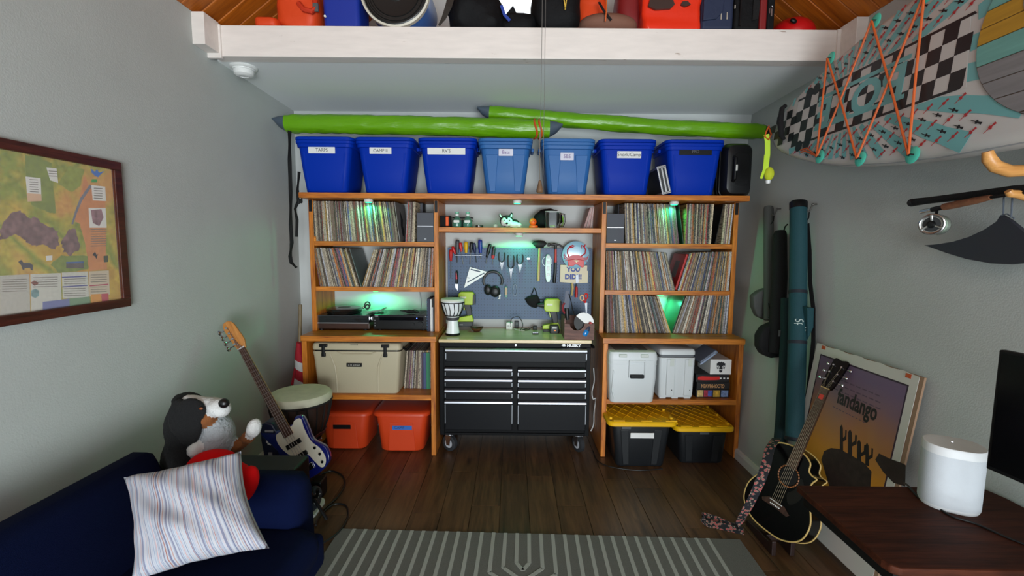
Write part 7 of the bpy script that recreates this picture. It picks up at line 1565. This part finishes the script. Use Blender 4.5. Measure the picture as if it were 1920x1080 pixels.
B().bx(wallr(1.9)-.03, wallr(1.9)+.0, YR-.03, YR+.045, 1.70, 2.1).build('back_plate', BAM, t, bevel=.006)
# rods
def wallp(px, py, X): return PX(px, py, X)
XR = 1.81
t = thing('rod_butt', 'thick black fishing rod butt resting on the bamboo rack', 'fishing rod', wallp(1709, 380, XR)); P = [wallp(1710, 380, XR), wallp(1716, 379, XR), wallp(1740, 376, XR), wallp(1830, 365, XR), wallp(1900, 356, XR), wallp(1990, 350, XR-.01)]
B().tube(P, [.010, .017, .0145, .0155, .016, .014], 12).build('foam_grip', BLKF, t, smooth=True); B().tube([P[-1], P[-1]+(P[-1]-P[-2])*2], [.012, .008], 10).build('blank', BLK, t, smooth=True); B().sph(P[0], .018).build('butt_cap', HB, t, smooth=True)
XR2 = 1.78; t = thing('fly_rod', 'fly rod with a cork grip and a silver reel hung under the rack', 'fishing rod', wallp(1790, 385, XR2)); CK = mat('dark_cork', (118, 74, 48), .85, var=.25, vs=60)
B().tube([wallp(1727, 397, XR2), wallp(1748, 393, XR2)], .009, 10).build('reel_seat_end', CHROME, t, smooth=True); B().tube([wallp(1748, 393, XR2), wallp(1772, 388, XR2)], [.0105, .010], 10).build('reel_seat', HB, t, smooth=True)
B().tube([wallp(1770, 388, XR2), wallp(1790, 384, XR2), wallp(1830, 376, XR2), wallp(1858, 370, XR2)], [.014, .015, .0135, .010], 12).build('cork_grip', CK, t, smooth=True); B().tube([wallp(1858, 370, XR2), wallp(1990, 352, XR2)], [.006, .005], 8).build('blank', BLK, t, smooth=True)
rc = wallp(1750, 421, XR2-.035); axr = Vector((-.85, -.5, .0)).normalized(); Mr = Matrix.Translation(rc) @ axr.to_track_quat('Z', 'Y').to_matrix().to_4x4()
rl_ = B().lathe([(.020, .010), (.040, .008), (.044, .012), (.044, .020), (.040, .022), (.036, .018), (.030, .018)], Mr, 32, False).build('reel_rim', mat('reel_silver', (170, 170, 168), .25, .9), t, smooth=True, angle=50)
B().lathe([(.012, .010), (.036, .008), (.036, .014), (.012, .016)], Mr, 24).build('reel_face', mat('reel_dark', (40, 42, 44), .4), rl_, smooth=True)
b = B()
for k in range(3): a = R(120*k+90); b.tube([Mr @ Vector((.012*math.cos(a), .012*math.sin(a), .019)), Mr @ Vector((.040*math.cos(a+.1), .040*math.sin(a+.1), .020))], .005, 6)
b.build('reel_spoke', MATS['reel_silver'], rl_, smooth=True); B().lathe([(.013, .016), (.015, .022), (.009, .034), (.001, .035)], Mr, 16).build('reel_knob', BLK, rl_, smooth=True)
B().lathe([(.034, -.040), (.034, .008)], Mr, 28).build('line_spool', mat('pale_green_line', (150, 172, 150), .5), rl_, smooth=True); B().lathe([(.044, -.046), (.044, -.040), (.03, -.040), (.001, -.046)], Mr, 28).build('reel_back', mat('reel_silver', (170, 170, 168)), rl_, smooth=True)
B().tube([rc-axr*.02+Vector((0, 0, .04)), wallp(1757, 392, XR2)], .006, 6).build('reel_foot', BLK, rl_)
# fin
XF = 1.86; FIN = mat('fin_charcoal', (44, 46, 54), .5); pl = [(1735, 460), (1760, 458), (1790, 453), (1820, 444), (1850, 430), (1874, 414), (1882, 402), (1900, 412), (1925, 432), (1960, 470), (1940, 492), (1900, 496), (1860, 494), (1815, 486), (1775, 474), (1750, 465)]
Pc = [wallp(x, y, XF) for x, y in pl]; cen = sum(Pc, Vector())/len(Pc)
t = thing('board_fin', 'large curved charcoal board fin hanging by cords from the rack', 'fin', cen); B().loft([[cen+(p-cen)*.97+Vector((.006, 0, 0)) for p in Pc], [p for p in Pc], [p-Vector((.005, 0, 0)) for p in Pc], [cen+(p-cen)*.97-Vector((.010, 0, 0)) for p in Pc]]).build('blade', FIN, t, smooth=True, angle=30)
b = B(); b.tube([wallp(1881, 402, XF-.01), wallp(1882, 372, XF-.03), wallp(1884, 365, XF-.05)], .0028, 6); b.tube([wallp(1896, 408, XF-.01), wallp(1898, 372, XF-.03), wallp(1897, 362, XF-.05)], .0028, 6); b.tube([wallp(1877, 404, XF-.01), wallp(1888, 401, XF-.012), wallp(1902, 410, XF-.01)], .0022, 6); b.build('hanging_cord', mat('grey_blue_cord', (84, 92, 104), .7), t, smooth=True)
# ================= ROD TUBES HANGING ON THE RIGHT WALL =================
GRT = mat('grey_rod_tube', (78, 80, 78), .75, bump=.2, bs=200); TLT = mat('teal_cordura', (12, 62, 70), .75, bump=.3, bs=300); TLD = mat('dark_teal_cordura', (10, 44, 48), .8, bump=.3, bs=300)
def outl(pl, off, d0, d1):   # an outline pressed against the wall, with thickness
    P = [PWL(x, y, off) for x, y in pl]; Yc = sum(p.y for p in P)/len(P); P = [PY(x, y, Yc) for x, y in pl]; return [[p+Vector((0, d, 0)) for p in P] for d in (d0, d1)]
t = thing('rod_tube', 'slim grey rod tube with a zipped reel pouch, leftmost of the hanging tubes', 'rod tube', PWL(1442, 390, .05)); P = [PWL(1441, y, .045) for y in (388, 392, 470, 600)]; B().tube(P, [.030, .034, .034, .032], 18).build('tube', GRT, t, smooth=True, angle=50)
B().loft(outl(((1433, 540), (1420, 545), (1408, 554), (1409, 575), (1416, 592), (1428, 598), (1442, 601), (1442, 545)), .06, -.04, .03)).build('reel_pouch', GRT, t, bevel=.012, bseg=3, smooth=True, angle=60)
b = B(); b.tube([PWL(x, y, .06)+Vector((0, -.045, 0)) for x, y in ((1432, 548), (1434, 565), (1437, 580), (1436, 594), (1424, 588))], .004, 6); b.build('zip', BLKF, t, smooth=True)
t = thing('rod_tube', 'long black rod case with a bulging reel pouch at its foot', 'rod tube', PWL(1462, 440, .06)); B().tube([PWL(x, y, .062) for x, y in ((1463, 434), (1463, 440), (1462, 520), (1455, 640), (1453, 662))], [.036, .042, .048, .050, .042], 16).build('case', BLKF, t, smooth=True, angle=50)
B().loft(outl(((1444, 605), (1428, 612), (1418, 628), (1418, 650), (1426, 664), (1440, 669), (1462, 667), (1464, 640), (1458, 606)), .085, -.05, .04)).build('reel_pouch', BLKF, t, bevel=.018, bseg=3, smooth=True, angle=60); B().box(PWL(1453, 622, .085)+Vector((0, -.055, 0)), (.014, .006, .042)).build('tag', mat('grey_tag', (96, 98, 100), .6), t)
b = B(); b.tube([PWL(1468, 440, .06), PWL(1472, 425, .05), PWL(1477, 420, .04)], .005, 6); b.build('top_loop', BLKF, t, smooth=True)
t = thing('rod_tube', 'fat teal rod tube with a black cap and script lettering', 'rod tube', PWL(1498, 380, .09)); TO = .10
B().tube([PWL(x, y, TO) for x, y in ((1497, 389), (1497, 470), (1495, 640), (1489, 826))], [.050, .0505, .051, .050], 22).build('tube', TLT, t, smooth=True, angle=50); B().tube([PWL(1497, y, TO) for y in (378, 380, 392)], [.046, .053, .052], 22).build('cap', BLK, t, smooth=True, angle=50)
for x, y in ((1496, 548), (1495, 642), (1489, 822)): B().tube([PWL(x, y-3, TO), PWL(x, y+3, TO)], .0525, 22).build('band', mat('navy_band', (18, 22, 34), .7), t, smooth=True, angle=50)
M = face_front(PWL(1495, 605, TO)+Vector((-.012, -.0520, 0))) @ Matrix.Rotation(R(-14), 4, 'Y') @ Matrix.Rotation(R(-62), 4, 'Z'); text('Spia', M, .058, mat('pale_stitch', (176, 190, 184), .7), t, 'script_lettering', shear=.5)
B().loft(outl(((1508, 575), (1521, 576), (1520, 612), (1509, 636)), TO-.03, -.03, .03)).build('side_pocket', TLT, t, bevel=.006)
t = thing('rod_tube', 'dark teal rod tube hidden behind the fat one, reaching lower', 'rod tube', PWL(1472, 650, .05)); B().tube([PWL(x, y, .045) for x, y in ((1475, 560), (1474, 640), (1465, 790), (1461, 838))], .036, 18).build('tube', TLD, t, smooth=True, angle=50)
P = [PWL(x, y, .04) for x, y in ((1514, 420), (1518, 470), (1519, 530), (1525, 580), (1525, 640), (1519, 700), (1512, 760))]; tag(B().ribbon(P, (.1, -1, 0), .030, .004).build('carry_strap', BLKF), 'black carry strap hanging beside the fat teal rod tube', 'strap')
for k, (x, y, lab) in enumerate(((1457, 395, 'small grey wall hook above the black rod case'), (1524, 387, 'small grey wall hook right of the fat teal rod tube'))):
    q = PWL(x, y, .035); t = thing('wall_hook', lab, 'hook', q); xw = wallr(q.z); b = B(); b.tube([Vector((xw-.004, q.y+.01, q.z+.015)), q+Vector((0, 0, .012)), q+Vector((-.01, 0, -.01)), q+Vector((-.02, 0, -.035)), q+Vector((-.035, 0, -.030))], .005, 8); b.sph(q+Vector((0, 0, .012)), .009, seg=10); b.build('hook', mat('hook_grey', (110, 108, 104), .4, .6), t, smooth=True)
    b = B(); b.tube([q+Vector((-.02, 0, -.035)), q+Vector((-.028, -.01, -.075)), q+Vector((-.045, -.01, -.10))], .004, 6); b.build('clip', BLK, t, smooth=True)
# ================= POSTER =================
XP = 1.842; TLp, TRp = PX(1533, 645, XP), PX(1733, 706, XP); TLp.z = TRp.z = (TLp.z+TRp.z)/2; W_ = TLp.y-TRp.y; H_ = 1.04
dn = Vector((-.135, 0, -1)).normalized(); M = frame(TLp+dn*H_, Vector((0, -1, 0)), -dn)
po = thing('poster', 'sunset poster titled fandango leaning against the right wall behind the guitar', 'poster', M=M); PM = mat('poster_paper', (206, 202, 194), .45)
B().bx(0, W_, 0, H_, -.012, -.002).build('backing_board', mat('card_backing', (150, 120, 96), .8), po, local=True); 
b = B(); n = 16
rg = []
for k in range(n+1): x = -.004+(W_-.016)*k/n; rg.append([Vector((x, .0, 0)), Vector((x, H_+.004*math.sin(k*1.9), 0)), Vector((x, H_+.004*math.sin(k*1.9), .0015)), Vector((x, .0, .0015))])
b.loft(rg).build('sheet', PM, po, local=True)
PR = bpy.data.materials.new('sunset_print'); PR.use_nodes = True; nt = PR.node_tree; N = nt.nodes.new; L = nt.links.new; bs_ = nt.nodes['Principled BSDF']; bs_.inputs['Roughness'].default_value = .4
tc = N('ShaderNodeTexCoord'); sp = N('ShaderNodeSeparateXYZ'); L(tc.outputs['Object'], sp.inputs[0]); nz = N('ShaderNodeTexNoise'); nz.inputs['Scale'].default_value = 5; L(tc.outputs['Object'], nz.inputs[0])
ma = N('ShaderNodeMath'); ma.operation = 'MULTIPLY_ADD'; L(nz.outputs[0], ma.inputs[0]); ma.inputs[1].default_value = .12; L(sp.outputs['Y'], ma.inputs[2]); cr = N('ShaderNodeValToRGB'); els = cr.color_ramp.elements
els[0].position = .10; els[0].color = lin((140, 96, 28)); els[1].position = 1.0; els[1].color = lin((112, 90, 118))
for p_, c_ in ((.35, (186, 132, 30)), (.55, (196, 130, 42)), (.72, (170, 116, 76)), (.88, (130, 98, 108))): e = els.new(p_); e.color = lin(c_)
L(ma.outputs[0], cr.inputs[0]); L(cr.outputs[0], bs_.inputs['Base Color'])
mgx, mgt = .046, .055; B().bx(mgx, W_-.016-mgx, .150, H_-mgt, .0014, .0022).build('printed_border', mat('plum_border', (52, 32, 50), .5), po, local=True); pr2 = B().bx(mgx+.008, W_-.024-mgx, .158, H_-mgt-.008, .0020, .0026).build('printed_picture', PR, po, local=True)
POK = mat('poster_dark_print', (34, 26, 26), .5)
def PP(px, py):   # photo point to poster sheet coordinates
    a, c = ray(px, py); iv = M.inverted(); o = iv @ Vector((0, 0, EYE)); d = (iv @ Vector((a, 1, EYE+c)))-o; k = (.003-o.z)/d.z; v = o+d*k; return v.x, v.y
def ppoly(nm, pts, m, z=.0026):
    B().loft([[Vector((*PP(*p), z)) for p in pts], [Vector((*PP(*p), z+.0005)) for p in pts]]).build(nm, m, pr2, local=True)
ta, tb = PP(1568, 742), PP(1647, 768); tm = PP(1606, 757)
text('fandango', M @ Matrix.Translation((tm[0], tm[1]-.004, .0028)), .118, POK, pr2, 'title_lettering', off=.003, sx=(tb[0]-ta[0])/.118/3.75)
b = B()
for k in range(3): 
    for j in range(9): x = .16+.042*j+.01*k; b.box((x, H_-.155-.030*k, .0028), (.030, .006, .0006))
o = b.build('credit_print', mat('faint_print', (96, 76, 92), .6), pr2, local=True)
b = B(); 
for j in range(10): b.box((ta[0]+.024*j, tm[1]-.072, .0028), (.014, .004, .0006))
b.build('small_print', MATS['faint_print'], pr2, local=True)
ppoly('dark_hill', [(1540, 862), (1545, 846), (1558, 840), (1575, 842), (1600, 856), (1620, 868), (1634, 884), (1632, 912), (1555, 912)], mat('poster_hill', (46, 34, 32), .5, var=.3, vs=30)); ppoly('dark_ledge', [(1641, 862), (1648, 850), (1668, 860), (1690, 868), (1698, 872), (1697, 912), (1675, 905), (1656, 885)], MATS['poster_hill'])
# plain cactus-like uprights stand in for the artwork
for x, y0, y1, w_ in ((1578, 845, 796, 3), (1594, 853, 805, 4), (1611, 863, 824, 4), (1626, 872, 830, 3.5)): ppoly('upright_shape', [(x-w_, y0), (x+w_, y0+2), (x+w_*.8, y1+6), (x, y1), (x-w_*.9, y1+5)], POK, .0030); ppoly('side_branch', [(x+w_*.5, y1+26), (x+w_*2.2, y1+22), (x+w_*2.4, y1+10), (x+w_*3.2, y1+11), (x+w_*3, y1+28), (x+w_*.5, y1+33)], POK, .0030)
for xx in (.06, W_-.075): B().box((xx, H_-.014, .0026), (.030, .020, .001)).build('orange_tape', mat('orange_tape', (196, 84, 40), .6), po, local=True)
# ================= ACOUSTIC GUITAR =================
bot = Vector((1.425, 2.40, .085)); top_ = PY(1573, 676, 2.43); ax = (top_-bot).normalized(); Lg = (top_-bot).length; sg = Lg/1.04
fwd = Vector((-1, -.42, .2)); yv = fwd.cross(ax).normalized(); MG = frame(bot, ax, yv) @ Matrix.Diagonal((sg, sg, sg, 1))
t = thing('acoustic_guitar', 'glossy black cutaway acoustic guitar leaning on a stand before the poster', 'guitar', M=MG)
out = sm([(0, 0), (.012, .10), (.07, .178), (.16, .195), (.24, .165), (.30, .125), (.35, .118), (.42, .138), (.47, .125), (.492, .07), (.495, .02), (.485, -.035), (.46, -.075), (.42, -.085), (.405, -.105), (.40, -.135) , (.365, -.122), (.30, -.125), (.24, -.165), (.16, -.195), (.07, -.178), (.012, -.10)], 5)
GB = mat('guitar_black_gloss', (5, 5, 6), .22, spec=.35); CRB = mat('cream_binding', (198, 166, 100), .4)
B().loft(gp(out, -.095, -.001)).build('body', GB, t, local=True, smooth=True, angle=40)
for z in (.0, -.095): 
    b = B(); b.tube([Vector((x, y, z)) for x, y in out], .0042, 6, loop=True); b.build('binding', CRB, t, local=True, smooth=True, label='cream binding')
pl_ = [(.0+.985*(x-.25)+.25, y*.985) for x, y in out]; B().loft(gp(pl_, -.002, .0012)).build('top', GB, t, local=True)
b = B(); 
for k in range(24): a = R(15*k); b.tube([Vector((.335+.058*math.cos(a+.02), .058*math.sin(a+.02), .002)), Vector((.335+.058*math.cos(a+.2), .058*math.sin(a+.2), .002))], .0042, 5)
b.build('rosette', mat('rosette_orange', (150, 92, 50), .5), t, local=True); B().lathe([(.050, .0012), (.050, .0022), (.001, .0022)], Matrix.Translation((.335, 0, 0)), 28).build('sound_hole', mat('hole_black', (4, 4, 4), .9), t, local=True)
RW_ = MATS['rosewood']; b = B(); b.loft(gp([(.135, -.075), (.15, -.085), (.175, -.045), (.178, .045), (.15, .085), (.135, .075), (.14, 0)], .001, .010)); b.build('bridge', RW_, t, local=True, bevel=.002); b = B()
for k in range(6): b.sph((.152, -.026+.0104*k, .012), .004, seg=8)
b.build('bridge_pins', PAPER, t, local=True); B().box((.172, 0, .012), (.004, .075, .006)).build('saddle', PAPER, t, local=True)
B().loft(gp(sm([(.20, -.06), (.25, -.10), (.32, -.10), (.36, -.065), (.29, -.058), (.245, -.03)]), .001, .0024)).build('pickguard', mat('pickguard_black', (20, 18, 16), .3), t, local=True)
NK = mat('neck_mahogany', (58, 34, 24), .4); B().loft([[Vector((x, y*w2, z)) for y, z in ((1, .010), (.8, -.004), (.4, -.012), (-.4, -.012), (-.8, -.004), (-1, .010))] for x, w2 in ((.46, .028), (.87, .022))]).build('neck', NK, t, local=True, smooth=True); B().loft([[Vector((x, s*w2, z)) for s, z in ((1, .010), (1, .016), (-1, .016), (-1, .010))] for x, w2 in ((.385, .029), (.87, .022))]).build('fretboard', wood('fretboard_brown', (52, 36, 28), (84, 60, 46), 'x', 2, .5), t, local=True)
b = B()
for k in range(20): x = .87-(.87-.155)*(1-2**(-k/12.)); b.box((x, 0, .0165), (.002, .044+.014*(.87-x)/.48, .002))
b.build('frets', mat('dull_fret', (120, 112, 98), .45, .6), t, local=True)['kind'] = 'stuff'; B().box((.872, 0, .016), (.005, .044, .008)).build('nut', CRB, t, local=True); B().box((.868-.05, .0, .018), (.028, .024, .004)).build('red_pick', mat('red_pick', (210, 50, 36), .4), t, local=True, bevel=.001, label='red pick under the strings')
Mh = Matrix.Translation((.87, 0, .012)) @ Matrix.Rotation(R(12), 4, 'Y'); hd = sm([(0, .022), (.04, .034), (.16, .040), (.185, .03), (.178, .0), (.185, -.03), (.16, -.040), (.04, -.034), (0, -.022)], 3); B().loft([[Mh @ Vector((x, y, z)) for x, y in hd] for z in (-.016, 0)]).build('headstock', GB, t, local=True, smooth=True, angle=40)
for s in (-1, 1):
    for k in range(3): b = B(); x = .05+.045*k; b.cyl(Mh @ Vector((x, s*.022, 0)), Mh @ Vector((x, s*.022, .012)), .005, seg=10); b.cyl(Mh @ Vector((x, s*.036, -.010)), Mh @ Vector((x, s*.056, -.010)), .003, seg=8); b.sph(Mh @ Vector((x, s*.062, -.010)), (.010, .008, .007)); b.build('tuner', CHROME, t, local=True, smooth=True)
b = B()
for k in range(6): y = -.026+.0104*k; b.tube([Vector((.155, y, .016)), Vector((.872, y*.68, .020)), Mh @ Vector((.05+.045*(k % 3), (.022 if k > 2 else -.022), .008))], .0007, 4)
b.build('strings', mat('bronze_string', (96, 84, 64), .45, .6), t, local=True)
# stand and strap
t = thing('guitar_stand', 'dark wooden guitar stand foot under the acoustic guitar', 'stand', (1.46, 2.36, 0)); WD = wood('dark_stand_wood', (24, 12, 10), (44, 24, 20), 'x', 2); b = B()
for s in (-1, 1): b.loft([[Vector((1.47+s*.05+d, y, z)) for y, z in ((2.30, .0008), (2.58, .0008), (2.57, .035), (2.44, .055), (2.34, .06), (2.31, .085), (2.30, .08))] for d in (-.012, .012)])
b.bx(1.42, 1.52, 2.40, 2.425, .02, .055); b.build('frame', WD, t, bevel=.004)
STR = bpy.data.materials.new('woven_strap'); STR.use_nodes = True; nt = STR.node_tree; N = nt.nodes.new; L = nt.links.new; bs_ = nt.nodes['Principled BSDF']; bs_.inputs['Roughness'].default_value = .85
tc = N('ShaderNodeTexCoord'); vo = N('ShaderNodeTexVoronoi'); vo.inputs['Scale'].default_value = 58; L(tc.outputs['Object'], vo.inputs['Vector']); cr = N('ShaderNodeValToRGB'); els = cr.color_ramp.elements; els[0].position = 0; els[0].color = lin((190, 80, 80)); els[1].position = .62; els[1].color = lin((26, 24, 32)); e = els.new(.33); e.color = lin((160, 66, 74)); e = els.new(.42); e.color = lin((150, 140, 120)); e = els.new(.5); e.color = lin((34, 30, 38)); L(vo.outputs['Distance'], cr.inputs[0]); L(cr.outputs[0], bs_.inputs['Base Color'])
pts = [PY(1456, 822, 2.58), PY(1444, 840, 2.50), PY(1436, 872, 2.42), PY(1424, 905, 2.38), PY(1408, 940, 2.40), PY(1392, 968, 2.44), PZ(1382, 986, .02), PZ(1366, 985, .012), PZ(1345, 975, .012), PZ(1322, 968, .014), PZ(1318, 974, .03), PZ(1326, 981, .012), PZ(1350, 986, .010), PZ(1394, 996, .010)]
PP_ = []
for i in range(len(pts)-1):
    a, b_, c, d = pts[max(i-1, 0)], pts[i], pts[i+1], pts[min(i+2, len(pts)-1)]
    for k in range(6): u = k/6; PP_.append(.5*((2*b_)+(c-a)*u+(2*a-5*b_+4*c-d)*u*u+(3*b_-a-3*c+d)*u**3))
PP_.append(pts[-1]); Wd = [Vector((1, -.2, .3)) if i < 34 else Vector((.25, .95, .35)).lerp(Vector((0, .75, .65)), 0) for i in range(len(PP_))]
tag(B().ribbon(PP_, Wd, .048, .003).build('guitar_strap', STR), 'red and black woven guitar strap trailing from the guitar onto the floor', 'strap')
# ================= DESK, SPEAKER, MONITOR =================
WN = wood('walnut_veneer', (40, 16, 8), (78, 38, 22), 'x', 1.1, .62, .0); ZD = .74
t = thing('desk', 'walnut desk with rounded corners at the right', 'desk', (1.42, 1.2, 0)); pts_ = rrect(.66, 1.1, .04, 5); DX, DY = 1.102+.33, 1.68-.55
pl = [(1.108, 1.683), (1.100, 1.265), (1.106, 1.24), (1.125, 1.226), (1.3, 1.222), (1.78, 1.215), (1.83, 1.23), (1.835, 1.6), (1.82, 1.678)]
WN.node_tree.nodes['Principled BSDF'].inputs['Specular IOR Level'].default_value = .15
B().loft([[Vector((x, y, z)) for x, y in pl] for z in (ZD-.026, ZD)]).build('desktop', WN, t, bevel=.005)
LGM = mat('grey_steel_leg', (150, 152, 156), .4, .4); 
for xx in (1.235, 1.72):
    B().bx(xx-.03, xx+.03, 1.27, 1.32, .03, ZD-.026).build('leg', LGM, t, bevel=.004); B().bx(xx-.04, xx+.04, 1.25, 1.66, .001, .032).build('foot', LGM, t, bevel=.006)
B().bx(1.265, 1.69, 1.28, 1.31, ZD-.075, ZD-.027).build('crossbar', mat('dark_crossbar', (22, 22, 24), .5), t); B().bx(1.125, 1.20, 1.25, 1.66, ZD-.07, ZD-.0265).build('underside_shadow', BLK, t)  # black bar added for the dark underside and shadow along the desk edge
p = Vector((1.575, 1.557, ZD)); t = thing('smart_speaker', 'white cylindrical speaker with rounded corners standing on the walnut desk', 'speaker', p); SPW = mat('speaker_white', (226, 228, 230), .45); SPG = mat('speaker_white_grille', (205, 210, 216), .6, bump=.25, bs=700)
MSp = Matrix.Translation(p) @ Matrix.Rotation(R(-30), 4, 'Z')
def rs_(z, k): return [MSp @ Vector((x*k, y*k, z)) for x, y in rrect(.170, .145, .066, 8)]
B().loft([rs_(.0005, .93), rs_(.008, .97), rs_(.014, .98)]).build('base', SPW, t, smooth=True, angle=50); B().loft([rs_(.014, .985), rs_(.198, 1.0)]).build('grille', SPG, t, smooth=True, angle=50)
B().loft([rs_(.198, 1.005), rs_(.222, 1.0), rs_(.228, .97), rs_(.2285, .90), rs_(.226, .5)]).build('top', SPW, t, smooth=True, angle=35); B().sph(MSp @ Vector((0, .02, .2262)), (.003, .003, .001), seg=8).build('status_light', mat('white_led', (235, 240, 255), .4, emit=2), t)
mA, mB, mC = PY(1860, 653, 1.33), PY(1846, 876, 1.33), PY(1966, 665, 1.20); ux = (mC-mA); ux.z = 0; ux.normalize(); MM = frame(PY(1848, 878, 1.33), ux, (0, 0, 1)); hM = mA.z-mB.z
t = thing('monitor', 'black flat monitor cut by the right edge of the view', 'monitor', M=MM); B().bx(0, .52, .0, hM, -.022, .0).build('panel', BLK, t, local=True, bevel=.004); B().bx(.010, .51, .012, hM-.010, .0, .0012).build('screen', mat('dark_screen', (6, 7, 10), .15), t, local=True)
B().bx(.22, .30, -.24, .10, -.045, -.022).build('stand_post', BLK, t, local=True, bevel=.004)
bz = MM.translation+ux*.26; t2 = None
B().bx(bz.x-.09, bz.x+.09, bz.y-.06, bz.y+.10, ZD+.0005, ZD+.012).build('stand_base', BLK, t, bevel=.004)
cable('desk_cable', 'black cable running over the walnut desk to the poster', [PY(1696, 906, 1.76), PZ(1703, 911, ZD+.006), PZ(1722, 932, ZD+.004), PZ(1738, 943, ZD+.004), PZ(1756, 950, ZD+.004), PZ(1785, 968, ZD+.004), PZ(1830, 982, ZD+.004), PZ(1880, 1004, ZD+.004), PZ(1925, 1022, ZD+.004)], .0035)
cable('speaker_cable', 'white cable behind the smart speaker', [PZ(1745, 913, ZD+.004), PZ(1758, 914, ZD+.004), PZ(1770, 922, ZD+.004)], .003, WHT)
